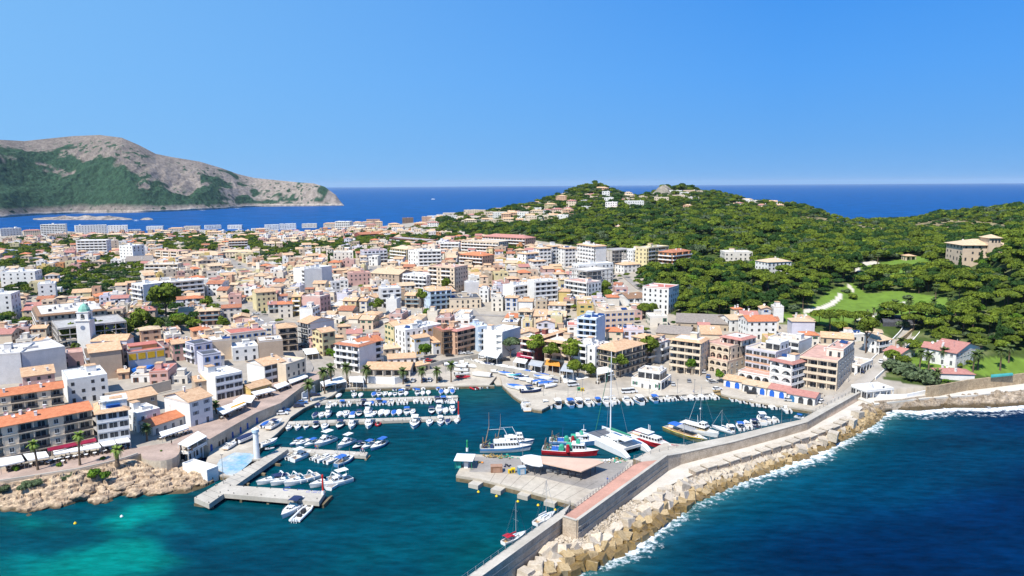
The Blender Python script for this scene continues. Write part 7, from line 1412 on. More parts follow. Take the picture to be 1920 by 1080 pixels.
def boat(kind,L=6.2,B=2.3,h=.75):
 e=empty('motorboat',(0,0,-500))
 if kind in('open','console','bimini','cuddy','cover','coverb','coverw','covert','dark'):
  hm={'dark':M_navy,'coverb':M_gel}.get(kind,M_gel); hull_parts(e,L,B,h,hm,open_to=.5 if kind!='cuddy' else .42)
  if kind in('open','console','bimini','dark','cuddy'):
   wscreen(e,L*.02 if kind!='cuddy' else -L*.04,B*.36,h+.05,.42); outboard(e,L,h)
   b=MB(); b.box(-L*.44,-L*.36,-B*.34,B*.34,.35,.72).box(-L*.12,-L*.04,-B*.3,-B*.05,.35,.85).box(-L*.12,-L*.04,B*.05,B*.3,.35,.85); b.build('seats',M_seat if kind!='dark' else M_navy,e)
   if kind=='console': MB().box(-.25,.35,-.4,.4,.35,1.3).build('console',M_gel,e)
  if kind=='cuddy': cabin(e,-L*.04,L*.28,B*.33,h+.02,.5,rk=.7)
  if kind=='bimini': canopy(e,-L*.32,L*.06,B*.44,2.1,M_blue)
  if kind in('cover','coverb','coverw','covert','dark'):
   if kind!='dark': coverboat(e,L,B,h,{'cover':M_navy,'coverb':M_blue,'coverw':M_wcan,'covert':M_tealc}[kind]); outboard(e,L,h)
   else: canopy(e,-L*.3,L*.05,B*.44,2.0,M_navy)
 elif kind=='rib' or kind=='ribred':
  e.name='inflatable_boat'; m=M_hyp if kind=='rib' else M_rhull; b=MB(); r0=.27
  pts=[(-L/2,s*B*.38) for s in (1,)]; path=[(-L/2,B*.38),(L*.15,B*.38),(L*.36,B*.24),(L*.47,0),(L*.36,-B*.24),(L*.15,-B*.38),(-L/2,-B*.38)]
  for a,c in zip(path[:-1],path[1:]): b.tube((*a,.42+max(0,a[0])*.06),(*c,.42+max(0,c[0])*.06),r0,n=8)
  b.build('tube',m,e); MB().box(-L*.46,L*.2,-B*.28,B*.28,.05,.25).build('floor',M_deck,e); MB().box(-.5,.3,-.35,.35,.25,1.1).build('console',M_blk_,e); MB().box(-L*.3,-L*.2,-.45,.45,.25,.75).build('seat',M_blk_,e); outboard(e,L,.6)
 elif kind=='ribwhite':
  e.name='inflatable_boat'; b=MB(); r0=.3; path=[(-L/2,B*.38),(L*.15,B*.38),(L*.36,B*.24),(L*.47,0),(L*.36,-B*.24),(L*.15,-B*.38),(-L/2,-B*.38)]
  for a,c in zip(path[:-1],path[1:]): b.tube((*a,.45+max(0,a[0])*.05),(*c,.45+max(0,c[0])*.05),r0,n=8)
  b.build('tube',M_gel,e); MB().box(-L*.46,L*.3,-B*.28,B*.28,.05,.3).build('floor',M_deck,e); MB().box(-.7,.5,-.4,.4,.3,1.2).build('console',M_blk_,e); MB().box(-L*.26,-L*.18,-.5,.5,.3,.9).build('seat',M_blk_,e); MB().box(L*.12,L*.3,-.5,.5,.3,.55).build('sunpad',M_seat,e); outboard(e,L,.7,3,M_gel)
 elif kind in('llaut','llautb'):
  e.name='fishing_boat'; hull_parts(e,L,B,h*1.1,M_gel if kind=='llaut' else M_bhull,M_teak,full=2.0,open_to=.55,stern=.55,stripe=M_bhull if kind=='llaut' else M_gel); cabin(e,-L*.05,L*.2,B*.28,h*1.05,.75,rk=.25); canopy(e,-L*.42,-L*.03,B*.36,2.2,M_wcan if kind=='llaut' else M_blue); MB().tube((L*.24,0,h),(L*.24,0,h+2.2),.05,.03,5).build('mast',M_teak,e)
 elif kind=='fly':
  hull_parts(e,L,B,h*1.35,M_gel,M_teak,open_to=.36); cabin(e,-L*.14,L*.26,B*.38,h*1.35,1.15,rk=1.0); canopy(e,-L*.34,L*.05,B*.4,h*1.35+2.7,M_gel,th=.1,curve=.05); MB().box(-L*.12,L*.04,-B*.3,B*.3,h*1.35+1.15,h*1.35+1.5).build('flybridge',M_gel,e); MB().box(-L*.44,-L*.38,-B*.35,B*.35,.4,.85).build('seats',M_seat,e)
 elif kind=='cruiser':
  hull_parts(e,L,B,h,M_gel,M_teak,open_to=.45,stripe=M_gel); cabin(e,-L*.02,L*.30,B*.33,h+.03,.42,rk=1.5,taper=.7); wscreen(e,L*.04,B*.38,h+.25,.6,.7); MB().box(-L*.42,-L*.32,-B*.36,B*.36,.35,.9).box(-L*.25,-L*.12,B*.05,B*.36,.35,.85).box(-L*.1,-L*.05,-B*.3,-B*.08,.35,1.1).build('seats',M_seat,e)
  b=MB(); [b.tube((-L*.20,s*B*.44,h),(-L*.27,s*B*.36,h+1.25),.07,n=5) for s in (-1,1)]; b.box(-L*.27-.25,-L*.27+.25,-B*.37,B*.37,h+1.2,h+1.3); b.build('radar_arch',M_gel,e); b=MB(); [b.box(L*.02*k+L*.02,L*.02*k+L*.035,-.05,.05,h,h) for k in (0,)]; MB().box(-L/2-.7,-L/2,-B*.4,B*.4,.15,.25).build('swim_platform',M_teak,e)
  b=MB(); rp=[(L*.12,B*.42),(L*.32,B*.28),(L*.46,B*.08),(L*.46,-B*.08),(L*.32,-B*.28),(L*.12,-B*.42)]; [b.tube((*a,h+.62),(*c,h+.62),.025,n=4,cap=False) for a,c in zip(rp[:-1],rp[1:])]; [b.tube((*a,h+.1),(*a,h+.62),.02,n=4,cap=False) for a in rp]; b.build('bow_rail',M_steel,e)
  for s in (-1,1):
   for k in (-.3,-.1,.1): o=MB().tube((L*k,s*(B*.53),.35),(L*k,s*(B*.53),.9),.13,n=6).build('fender',M_wcan,e)
 elif kind=='cruiserblue': boatb=boat('cruiser',L,B,h); canopy(boatb,-L*.22,L*.06,B*.38,h+1.75,M_navy); bpy.data.objects.remove(e); return boatb
 elif kind=='cruiserdark':
  boatb=boat('cruiser',L,B,h); b=MB(); b.add([(-L*.44,-B*.4,h+.1),(L*.02,-B*.38,h+.75),(L*.02,B*.38,h+.75),(-L*.44,B*.4,h+.1),(-L*.2,0,h+1.1)],[(0,1,4),(1,2,4),(2,3,4),(3,0,4)]); b.build('cockpit_cover',M_navy,boatb); bpy.data.objects.remove(e); return boatb
 elif kind=='jet': e.name='jet_ski'; MB().add([(-1.3,-.5,.1),(1.5,0,.3),(-1.3,.5,.1),(-1.3,-.45,.5),(.4,-.4,.6),(1.5,0,.55),(.4,.4,.6),(-1.3,.45,.5)],[(0,2,7,3),(3,4,1,0),(1,6,7,2),(4,5,1),(5,6,1),(3,7,6,4),(4,6,5)]).build('hull',M_yel,e); MB().box(-.9,.1,-.2,.2,.55,.85).build('seat',M_blk_,e); MB().box(.15,.4,-.35,.35,.95,1.02).box(.2,.35,-.1,.1,.6,.95).build('handlebars',M_blk_,e)
 return e
def sailboat(L,B,h,mast,cover=M_wcan,bim=None,hm=None,deckm=None):
 e=empty('sailing_yacht',(0,0,0)); hull_parts(e,L,B,h,hm or M_gel,M_teak,full=1.9,open_to=.30,stern=.72,stripe=hm or M_gel); cabin(e,-L*.14,L*.2,B*.26,h+.02,.5,rk=.9,taper=.8,name='coachroof')
 MB().tube((L*.06,0,h),(L*.06,0,mast),.09,.06,6).build('mast',mat('mast_alloy',(.6,.6,.6),rough=.4,metal=.3),e)
 b=MB(); [b.tube((L*.06,-B*.42*k,mast*f),(L*.06,B*.42*k,mast*f),.035,n=4) for k,f in ((1,.5),(.7,.75))]; b.build('spreaders',M_steel,e)
 MB().tube((L*.06,0,h+1.3),(-L*.33,0,h+1.45),.07,.07,6).build('boom',M_steel,e); MB().tube((L*.05,0,h+1.5),(-L*.31,0,h+1.62),.24,.14,7).build('furled_sail',cover,e)
 MB().tube((L*.48,0,h+.5),(L*.07,0,mast*.97),.055,.04,5).build('furled_jib',M_wcan if cover is not M_rhull else M_navy,e)
 b=MB(); [b.tube((x,s*y,h),(L*.06,0,mast*.97),.018,n=3,cap=False) for x,y in ((L*.04,B*.44),(-L*.48,.3)) for s in (-1,1)]; b.build('rigging',M_steel,e,kind='stuff')
 if bim: canopy(e,-L*.42,-L*.18,B*.4,h+1.6,bim,name='bimini'); canopy(e,-L*.17,-L*.08,B*.36,h+1.1,bim,name='sprayhood')
 b=MB(); [b.tube((L*a,s*B*f,h),(L*a,s*B*f,h+.6),.02,n=3) for a,f in ((-.45,.36),(-.2,.46),(.1,.46),(.3,.3),(.47,.06)) for s in (-1,1)]; b.build('stanchions',M_steel,e,kind='stuff'); return e
PROTO={}
DIM={'open':(5.6,2.1,.7),'console':(6,2.2,.75),'bimini':(6.2,2.3,.75),'cuddy':(6.4,2.4,.8),'cover':(5.8,2.2,.7),'coverb':(5.8,2.2,.7),'coverw':(5.8,2.2,.7),'covert':(5.8,2.2,.7),'dark':(6,2.3,.75),'rib':(5.5,2.3,.6),'ribred':(5.8,2.3,.6),'ribwhite':(9,3.0,.7),'llaut':(7,2.6,.8),'llautb':(7,2.6,.8),'fly':(8,2.9,.9),'cruiser':(10,3.2,1.15),'cruiserblue':(10.5,3.3,1.15),'cruiserdark':(10,3.2,1.15),'jet':(3,1.2,.5)}
LOOK={'open':'open white motorboat','console':'white centre console motorboat','bimini':'white motorboat with blue sunshade','cuddy':'white motorboat with small cabin','cover':'white boat under a navy cover','coverb':'white boat under a bright blue cover','coverw':'boat wrapped in a white cover','covert':'boat under a teal cover','dark':'dark motorboat with navy canvas','rib':'grey inflatable with outboard','ribred':'red inflatable with outboard','ribwhite':'long white inflatable with three outboards','llaut':'white wooden style fishing boat with awning','llautb':'blue hulled fishing boat with blue awning','fly':'white flybridge cabin boat','cruiser':'white sports cruiser','cruiserblue':'white sports cruiser with navy top','cruiserdark':'white sports cruiser with navy cockpit cover','jet':'yellow jet ski'}
USED=set()
def put(kind,c,ang,scale=1.0,label=None,z=0.0,grp='boats moored in the harbour',tilt=0):
 if kind not in PROTO: PROTO[kind]=boat(kind,*DIM[kind]); e=PROTO[kind]; first=True
 else: e=copy_tree(PROTO[kind])
 e.location=(c[0],c[1],z); e.rotation_euler=(tilt,0,ang); e.scale=(scale,)*3
 tag(e,label,'jet ski' if kind=='jet' else 'boat',grp); return e
def row(A,Bp,z,side,items,where,L=None,lean=0,bowin=True,gap=.5,onz=0.0,grp='boats moored in the harbour',far=0):
 """boats side by side along the picture line A-B; side +1 = away from the camera, -1 = towards it"""
 a=P(*A,z)[:2];b_=P(*Bp,z)[:2]; u=(b_-a)/np.linalg.norm(b_-a); n=np.array([-u[1],u[0]]); n=n if n[1]>0 else -n; n=n*side; cnt={}; N=len(items)
 for i,it in enumerate(items):
  x,k=it[0],it[1]; s=(it[2] if len(it)>2 else 1.0)*(L or 1.0); t=(x-A[0])/(Bp[0]-A[0]); p=a+(b_-a)*t; LL=DIM[k][0]*s; r=random.Random(int(x*11)); ln=lean+r.uniform(-.07,.07)
  d=np.array([n[0]*math.cos(ln)-n[1]*math.sin(ln),n[0]*math.sin(ln)+n[1]*math.cos(ln)]); c=p+n*gap+d*(LL/2+r.uniform(0,.6)); hd=-d if bowin else d
  cnt[k]=cnt.get(k,0)+1; tot=sum(1 for q in items if q[1]==k); o_=(ORD[cnt[k]-1]+' ' if tot>1 else '')
  put(k,c,math.atan2(hd[1],hd[0]),s,f"{LOOK[k]}, {o_}{'from west, ' if tot>1 else ''}{where}",z=onz,grp=grp)
o_,c_,b_,q_,cv,cb,cw,d_,f_,l_='open','console','bimini','cuddy','cover','coverb','coverw','dark','fly','llaut'
row((600,750),(858,741),0,1,[(631,cw),(662,c_),(674,cw,.9),(698,cb),(708,o_),(719,c_),(729,cw,.8),(739,o_,.9),(749,b_),(760,cw,.9),(781,b_),(792,cw,.9),(803,cw,.9),(826,cb),(837,cw),(849,cb)],'northern pontoon far side')
row((600,755),(858,745.5),0,-1,[(587,o_),(600,cv),(620,q_),(631,cw,.9),(643,b_),(655,c_),(674,o_),(684,d_,1.1),(698,cb,1.05),(711,b_,1.1),(721,cb),(733,q_,1.1),(747,c_,1.1),(759,c_,1.1),(780,cw),(792,c_,1.1),(805,c_,1.1),(818,d_,1.15),(830,b_,1.1),(842,q_,1.15),(853,o_,1.05)],'northern pontoon near side',bowin=True)
row((642,727.5),(855,722.5),0,-1,[(666,o_),(712,'rib',1.1),(741,cv),(757,cw),(767,d_),(780,cb),(794,cw),(821,cb),(833,o_),(843,cw),(850,cw),(858,o_)],'palm quay wall',gap=.8)
row((862,724),(925,722),0,-1,[(876,'ribred',1.3),(891,o_),(905,cw,.9)],'boat park quay',lean=.5)
row((540,788.5),(862,778),0,1,[(586,cv,1.05),(599,q_),(611,f_,.85),(632,cw),(645,q_,1.1),(657,cb),(670,d_),(684,f_,1.05),(697,c_),(710,cw,1.15),(722,cw,1.05),(735,cb),(747,cw,1.05),(761,b_,1.1),(772,q_),(808,d_,1.1),(822,f_,1.05),(835,cw,1.15),(849,f_,.9)],'long pontoon far side')
row((540,797),(862,785),0,-1,[(545,q_),(561,c_,1.1),(577,o_),(594,d_),(611,q_,1.15),(640,d_,1.2),(660,f_,.95),(691,f_,1.0),(710,'ribred'),(778,'llaut',1.4),(806,q_,1.15),(825,'llaut',1.05),(840,cv,1.05),(855,cw,.95)],'long pontoon near side',bowin=False)
row((528,838),(690,847),0,1,[(541,'llautb',.85),(554,q_,1.05),(569,b_),(589,f_,1.15),(632,f_,1.0),(660,d_,1.0),(676,b_,1.1),(694,'llautb',1.25)],'short pier far side',lean=-.35)
row((528,847),(690,857),0,-1,[(552,c_,1.1),(570,q_,1.05),(586,f_,1.0),(607,c_,.9),(627,q_,1.15),(646,q_,1.2),(668,'llautb',1.35)],'short pier near side',lean=-.35)
put('open',P(525,854,0),.6,.65,'tiny dinghy lying alone by the concrete arm')
row((404,908),(611,921),0,1,[(480,'cruiserdark',1.0),(506,'cruiser',1.0),(530,'cruiser',1.1),(578,'cruiser',1.05),(602,f_,1.15)],'inside the outer pier',lean=-.75,gap=1.0)
def byends(kind,stern,bow,label,grp=None,z=0.0,zz=.3):
 a=P(*stern,zz);b=P(*bow,zz); d=(b-a)[:2]; L=np.linalg.norm(d); e=put(kind,(a+b)/2,math.atan2(d[1],d[0]),L/DIM[kind][0],label,z,grp or 'boats moored in the harbour'); return e
byends('cruiserblue',(572,938),(529,972),'largest white sports cruiser with navy top moored outside the outer pier'); byends('ribwhite',(552,978),(586,946),'long white inflatable with three outboards beside the largest cruiser')
def place(e,stern,bow,label,cat='boat',L=1,zz=.3):
 a=P(*stern,zz);b=P(*bow,zz); d=(b-a)[:2]; s=np.linalg.norm(d)/L; e.location=((a+b)/2)[0],((a+b)/2)[1],0; e.rotation_euler=(0,0,math.atan2(d[1],d[0])); e.scale=(s,)*3; tag(e,label,cat,'boats moored in the harbour'); return e
place(sailboat(11,3.4,1.1,14),(616,918),(650,893),'white sailing yacht with bare mast at the tip of the outer pier',L=11)
place(sailboat(10.5,3.3,1.1,13.5,M_rhull,M_rhull),(943,1020),(986,1000),'white sailing yacht with dark red canvas beside the breakwater railing',L=10.5)
place(sailboat(9.5,3.1,1.05,12.5),(1003,984),(1040,963),'white sailing yacht without canvas, beside the fish dock corner',L=9.5)
place(sailboat(15,4.2,1.3,21,M_wcan),(1345,815),(1288,800),'large white sailing yacht with raked tall mast behind the excursion boats',L=15); place(sailboat(13,3.9,1.2,11,M_wcan),(1376,812),(1335,800),'second white yacht with short mast towards the motorboats',L=13)
# east quay
row((975,754),(1330,738),0,-1,[(983,'cruiser',.9),(999,'rib'),(1016,q_,1.2),(1037,'llaut',1.1),(1059,'llautb',1.1),(1075,'llaut',1.05),(1092,q_,1.1),(1110,'llautb',.9),(1126,q_,1.25),(1142,c_,1.05),(1164,q_,1.2),(1183,'llaut',1.15),(1197,'rib',1.0),(1215,'llautb',1.0),(1229,o_),(1240,c_,.95),(1251,o_),(1261,'rib'),(1272,o_,1.05),(1284,cw),(1295,o_),(1305,cw),(1316,o_,.95),(1326,c_,1.05)],'customs quay',bowin=True,gap=.9,L=1.3)
row((1362,742),(1470,762),0,-1,[(1369,o_),(1381,o_),(1393,'rib',1.05),(1405,c_,1.1),(1415,o_,1.1),(1427,'rib',1.1),(1440,cw),(1449,o_,.9),(1466,c_,1.15)],'boathouse quay',lean=.7,gap=1.0,L=1.25)
put('jet',P(1444,763,0),1.9,1.3,'yellow jet ski moored before the boathouse quay'); put('jet',P(1454,765,0),1.8,1.3,'second yellow jet ski beside the first, nearer the slipway of the road')
byends('bimini',(1490,781),(1515,786),'white motorboat with blue top alone near the root of the breakwater')
row((1368,820),(1470,795),0,1,[(1382,'llaut',1.1),(1398,b_,1.2),(1412,q_,1.2),(1426,d_,1.2),(1440,f_,1.05),(1454,q_,1.1),(1465,o_)],'along the grey walk',gap=2.0,lean=-.6,bowin=False)
# big vessels
def catamaran():
 e=empty('catamaran',(0,0,0))
 for s in (-1,1):
  b=MB(); n=10; st=[]
  for i in range(n+1):
   t=i/n; w=.85*(1-max(0,(t-.5)/.5)**2.2)*(.75+.25*min(1,t*4)); z=1.6+.3*t-(0 if t>.12 else (.12-t)*9); x=-9+18*t; st.append([(x,-w,z),(x,-w*.8,.1),(x,0,-.4),(x,w*.8,.1),(x,w,z)])
  for i in range(n):
   for j in range(4): b.add([st[i][j],st[i][j+1],st[i+1][j+1],st[i+1][j]],[(0,1,2,3)])
   b.add([st[i][0],st[i+1][0],st[i+1][4],st[i][4]],[(0,1,2,3)])
  b.add(st[0],[(0,1,2,3,4)]); o=b.build('hull',M_gel,e); o.location=(0,s*3.6,0)
 MB().box(-6.5,2.5,-2.8,2.8,1.1,1.75).build('bridge_deck',M_deck,e); cabin(e,-3.6,3.2,2.6,1.75,1.1,rk=2.0,taper=.85,name='saloon'); canopy(e,-6.6,-3.4,2.6,3.6,M_gel,th=.1,curve=.05,name='hard_top')
 MB().box(2.6,7.2,-2.7,-.1,1.5,1.53).box(2.6,7.2,.1,2.7,1.5,1.53).build('trampoline',mat('dark_netting',(.12,.12,.13)),e); MB().tube((7.3,-3.4,1.6),(7.3,3.4,1.6),.14,n=8).build('cross_beam',M_steel,e)
 MB().tube((1.6,0,1.7),(1.6,0,24),.17,.10,8).build('mast',M_gel,e); b=MB(); [b.tube((1.6,-k,z),(1.6,k,z),.07,n=4) for k,z in ((1.4,12.5),(1.1,18))]; b.build('spreaders',M_gel,e); MB().tube((1.4,0,3.7),(-6,0,4.0),.12,n=6).build('boom',M_gel,e); MB().tube((1.2,0,4.0),(-5.8,0,4.3),.36,.22,7).build('furled_sail',mat('green_sail_cover',(.03,.20,.13)),e); MB().tube((7.3,0,1.9),(1.7,0,22),.10,.06,6).build('furled_jib',mat('green_sail_cover',(.03,.20,.13)),e)
 b=MB(); [b.tube((a,s*3.8,1.7),(1.6,0,21.5),.03,n=3,cap=False) for a in (-1.,) for s in (-1,1)]; b.build('rigging',M_steel,e,kind='stuff'); return e
place(catamaran(),(1199,850),(1109,811),'large white sailing catamaran with green sail cover and very tall mast',L=18,zz=1)
def trawler(hm,house,trim,kind):
 L=20;B=5.8;h=1.9; e=empty('fishing_trawler',(0,0,0)); hull_parts(e,L,B,h,hm,mat('work_deck',(.30,.40,.36),var=.3),full=2.2,open_to=.78,stripe=hm if kind else M_bhull,floor=1.1,stern=.92)
 if kind: # red trawler: house forward, net drum, red gantry
  cabin(e,L*.06,L*.30,B*.34,h,2.3,house,rk=.6,taper=.92,name='wheelhouse'); MB().box(L*.04,L*.27,-B*.36,B*.36,h+2.3,h+2.45).build('bridge_roof',M_gel,e); MB().box(-L*.06,L*.05,-B*.3,B*.3,h+.9,h+2.0).build('green_locker',M_fgreen,e); MB().tube((L*.15,-.9,h+3.1),(L*.15,.9,h+3.1),.75,n=12).build('life_raft',M_fgreen,e)
  MB().tube((L*.2,0,h+2.3),(L*.2,0,h+6.6),.14,.08,6).build('mast',M_gel,e); MB().box(L*.2-.9,L*.2+.9,-.15,.15,h+4.2,h+4.5).build('radar',M_gel,e)
  MB().tube((-L*.02,-B*.48,h),(-L*.02,-B*.48,h+2.6),.8,.55,8).build('winch_housing',M_rhull,e); MB().tube((-L*.15,-1.3,h+.4),(-L*.15,1.3,h+.4),1.0,n=12).build('net_drum',M_fgreen,e); MB().tube((-L*.24,0,1.2),(-L*.22,0,h+5.2),.14,.08,6).build('boom',mat('blue_boom',(.02,.07,.25)),e)
  MB().box(-L*.33,-L*.2,-B*.35,B*.35,1.1,1.9).build('fish_boxes',M_blue,e)
 else: # white trawler with long house
  cabin(e,-L*.22,L*.30,B*.42,h,2.2,house,rk=1.2,taper=.93,name='deckhouse'); cabin(e,L*.08,L*.24,B*.28,h+2.2,1.6,house,rk=.5,taper=.9,name='wheelhouse'); MB().box(-L*.12,L*.0,-1.2,1.2,h+2.2,h+2.9).build('roof_locker',M_deck,e)
  MB().tube((L*.07,0,h+3.2),(-L*.03,0,h+7.2),.16,.1,6).build('mast',M_gel,e); MB().tube((-L*.03,0,h+7.0),(-L*.34,0,h+6.8),.05,n=4).build('gantry_stay',M_gel,e)
  MB().tube((-L*.42,-.6,1.2),(-L*.32,-.3,h+8.2),.16,.10,6).tube((-L*.32,-.3,h+8.2),(-L*.32,-.3,h+14),.07,.03,5).build('boom',M_teak,e); MB().box(-L*.30,-L*.24,-B*.4,B*.4,1.1,2.0).build('fish_boxes',M_navy,e)
 # stern gallows and heaped nets
 b=MB(); [b.tube((-L*.46,s*B*.34,1.0),(-L*.44,s*B*.28,h+3.2),.16,n=6) for s in (-1,1)]; b.tube((-L*.44,-B*.3,h+3.1),(-L*.44,B*.3,h+3.1),.16,n=6); b.tube((-L*.46,-B*.34,1.6),(-L*.30,-B*.2,h+2.4),.1,n=5).tube((-L*.46,B*.34,1.6),(-L*.30,B*.2,h+2.4),.1,n=5); b.build('gallows',mat('rusty_steel',(.20,.13,.10),var=.4,scale=2),e)
 r=random.Random(5 if kind else 8); b=MB()
 for i in range(26):
  v,f=ROCKT[r.randrange(8)]; s=r.uniform(.25,.55); cx_,cy_,cz=-L*r.uniform(.30,.45),r.uniform(-1.8,1.8),r.uniform(1.3,h+1.6); b.add([(cx_+s*x,cy_+s*y,cz+s*z) for x,y,z in v],f,r.choice([0,0,1,2]))
 b.build('nets',[M_rope,M_fgreen,M_navy],e,kind='stuff'); return e
place(trawler(M_gel,M_gel,M_bhull,0),(900,838),(995,836),'white fishing trawler with long deckhouse and heap of gear on its stern',L=20,zz=1.5)
place(trawler(M_gel,M_gel,M_bhull,0),(925,826),(1000,824),'white trawler moored behind the nearer white one, bow showing',L=20,zz=1.5)
place(trawler(M_rhull,M_gel,M_fgreen,1),(1017,842),(1120,848),'red hulled fishing trawler with green drum and red winch housing',L=20,zz=1.2)
place(trawler(M_bhull,M_gel,M_fgreen,1),(1030,826),(1122,828),'blue hulled trawler with green locker moored behind the red one',L=20,zz=1.2)
def excursion(hm,gun,roofm,house,mode):
 L=18;B=4.8;h=1.6; e=empty('excursion_boat',(0,0,0)); hull_parts(e,L,B,h,hm,M_teak,full=2.0,open_to=.80,stern=.7,stripe=hm,floor=1.0)
 MB().wallpath([(-L*.5,-B*.37),(-L*.2,-B*.49),(L*.2,-B*.47),(L*.45,-B*.15)],.14,h-.05,h+.1).wallpath([(-L*.5,B*.37),(-L*.2,B*.49),(L*.2,B*.47),(L*.45,B*.15)],.14,h-.05,h+.1).build('gunwale',gun,e)
 if mode==0:
  cabin(e,-L*.18,L*.22,B*.36,h-.3,1.7,house,rk=.4,taper=.95); MB().box(-L*.30,L*.02,-B*.36,B*.36,h+2.0,h+2.12).build('sun_roof',M_gel,e); [MB().tube((-L*.02-.8*k,.3*k,h+2.1),(-L*.02-.8*k,.3*k,h+4.6),.09,n=5).build('funnel_mast',M_gel,e) for k in (0,1)]; MB().box(-L*.30,-L*.10,-.6,.6,h+1.4,h+1.9).build('life_raft',M_orange,e); MB().tube((L*.46,0,h+.4),(L*.62,0,h+.9),.12,.06,5).build('bowsprit',gun,e)
 else:
  canopy(e,-L*.12,L*.22,B*.42,h+2.2,roofm,curve=.25); canopy(e,-L*.36,-L*.14,B*.42,h+2.2,M_blue,curve=.2); MB().box(-L*.3,L*.25,-B*.2,B*.2,1.0,1.7).build('benches',M_teak,e); r=random.Random(3); b=MB()
  for i in range(16):
   v,f=ROCKT[r.randrange(8)]; s=r.uniform(.25,.5); c0=(L*r.uniform(.1,.42),r.uniform(-.9,.9),h+r.uniform(-.3,.2)); b.add([(c0[0]+s*x,c0[1]+s*y,c0[2]+s*z) for x,y,z in v],f)
  b.build('nets',mat('ochre_nets',(.45,.28,.07),var=.3,scale=2),e,kind='stuff')
 return e
place(excursion(M_rhull,M_rhull,M_gel,M_gel,0),(1180,811),(1262,838),'red and white excursion boat with cabin windows and orange life raft',L=18,zz=1.5)
place(excursion(M_olive,M_yel,mat('grey_tarpaulin',(.32,.31,.30)),M_gel,1),(1248,800),(1325,826),'green and ochre wooden boat under a grey tarpaulin with nets at the bow',L=18,zz=1.3)
def ferry():
 L=20;B=5.4;h=1.9; e=empty('passenger_boat',(0,0,0)); hull_parts(e,L,B,h,M_gel,M_deck,full=2.1,open_to=.75,stripe=M_gel,floor=1.2); cabin(e,-L*.30,L*.24,B*.42,h,1.6,mat('cream_panel',(.50,.38,.22)),rk=.5,taper=.98,name='saloon'); MB().box(-L*.36,L*.24,-B*.44,B*.44,h+1.6,h+1.72).build('upper_deck',M_deck,e); cabin(e,L*.08,L*.24,B*.32,h+1.72,1.7,rk=.6,taper=.92,name='wheelhouse'); MB().tube((L*.02,0,h+1.7),(-L*.0,0,h+6),.12,.06,6).build('mast',M_gel,e)
 b=MB(); rp=[(-L*.36,-B*.43),(L*.06,-B*.43)]; [b.tube((x,s*B*.43,h+1.7),(x,s*B*.43,h+2.6),.03,n=3) for x in np.linspace(-L*.36,L*.06,9) for s in (-1,1)]; [b.tube((-L*.36,s*B*.43,h+2.6),(L*.06,s*B*.43,h+2.6),.03,n=3) for s in (-1,1)]; b.build('deck_rail',M_steel,e); return e
place(ferry(),(1270,792),(1346,812),'white passenger boat with cream saloon and upper deck beside the ochre boat',L=20,zz=1.8)
# boats ashore
SH_='boats stored ashore'
row((870,672),(925,690),1.6,-1,[(880,o_,1),(893,cw,1.1),(905,cw,1.1)],'above the boat park',onz=2.4,grp=SH_,lean=1.2);
for i,(x,y,k,s,a,l) in enumerate([(846,685,cw,1.0,.3,'first stored boat under white cover right of the tall thin palm'),(875,682,cw,1.1,2.9,'white covered boat in the upper row of the boat park'),(893,690,cw,1.2,2.9,'broad white covered boat in the middle of the boat park'),(903,708,cw,1.3,2.8,'large white boat on a trailer at the boat park corner'),(865,697,o_,1,3.0,'open white boat behind the tall thin palm'),(867,706,'rib',1,.1,'grey inflatable ashore beside the palm'),(869,713,'ribred',.9,.1,'red trimmed inflatable ashore at the quay rim'),
 (915,686,cv,1,2.6,'navy covered boat by the slipway top'),(925,690,q_,1,2.7,'white cabin boat by the slipway top'),(944,692,cw,1,2.7,'white boat, first of the row under the terrace wall'),(956,693,cw,1,2.7,'white boat, second of the row under the terrace wall'),(972,697,cw,1.1,2.7,'white boat, third of the row under the terrace wall'),(982,699,cb,1,2.7,'bright blue covered boat in the row under the terrace wall'),(993,701,cw,.9,2.7,'white boat between the two blue ones under the terrace wall'),(1003,705,cw,1,2.7,'white boat, fifth of the row under the terrace wall'),(1014,707,cb,1.1,2.7,'second bright blue covered boat under the terrace wall'),(1026,709,cw,.9,2.7,'white boat, sixth of the row under the terrace wall'),(1037,712,'covert',.9,2.7,'teal covered boat at the end of the terrace wall row'),
 (950,703,o_,.9,2.9,'open boat in the second row ashore'),(963,708,'covert',.9,2.9,'teal covered dinghy in the second row ashore'),(978,710,'llautb',.8,.3,'small blue trimmed boat in the second row ashore'),(1003,716,o_,.9,2.9,'open boat in the third row ashore'),(1012,718,cb,1,.4,'bright blue covered boat in the third row ashore'),(1024,722,cb,1.1,.4,'light blue covered boat beside the slope steps'),(1033,726,cw,.9,.5,'white covered boat by the sloping steps'),(965,731,cb,1.2,2.6,'blue and white boat hauled out at the slipway edge'),(980,735,cw,1.2,2.6,'white boat hauled out beside the blue and white one'),(996,738,d_,1.2,.2,'black tarpaulined boat near the stone ramp')]): 
 g_=G(x,y); put(k,g_,a,s*1.25,l,z=max(1.85,g_[2]+.35),grp=SH_)
for r_,(pa,pb,n_,nm) in enumerate([((935,688),(1040,717),9,'terrace wall line'),((925,697),(1020,724),7,'middle boat park line'),((856,690),(912,682),4,'thin palm line')]):
 for i in range(n_):
  t=(i+.5)/n_; kk=['coverw','open','coverw','coverb','cuddy','coverw','rib','cover','open'][(i*2+r_)%9]; g_=G(pa[0]*(1-t)+pb[0]*t,pa[1]*(1-t)+pb[1]*t); put(kk,g_,2.7+.15*math.sin(i*5+r_),1.15,f"{LOOK[kk]} ashore, {ORD[i]} in the {nm}",z=max(1.85,g_[2]+.35),grp=SH_)
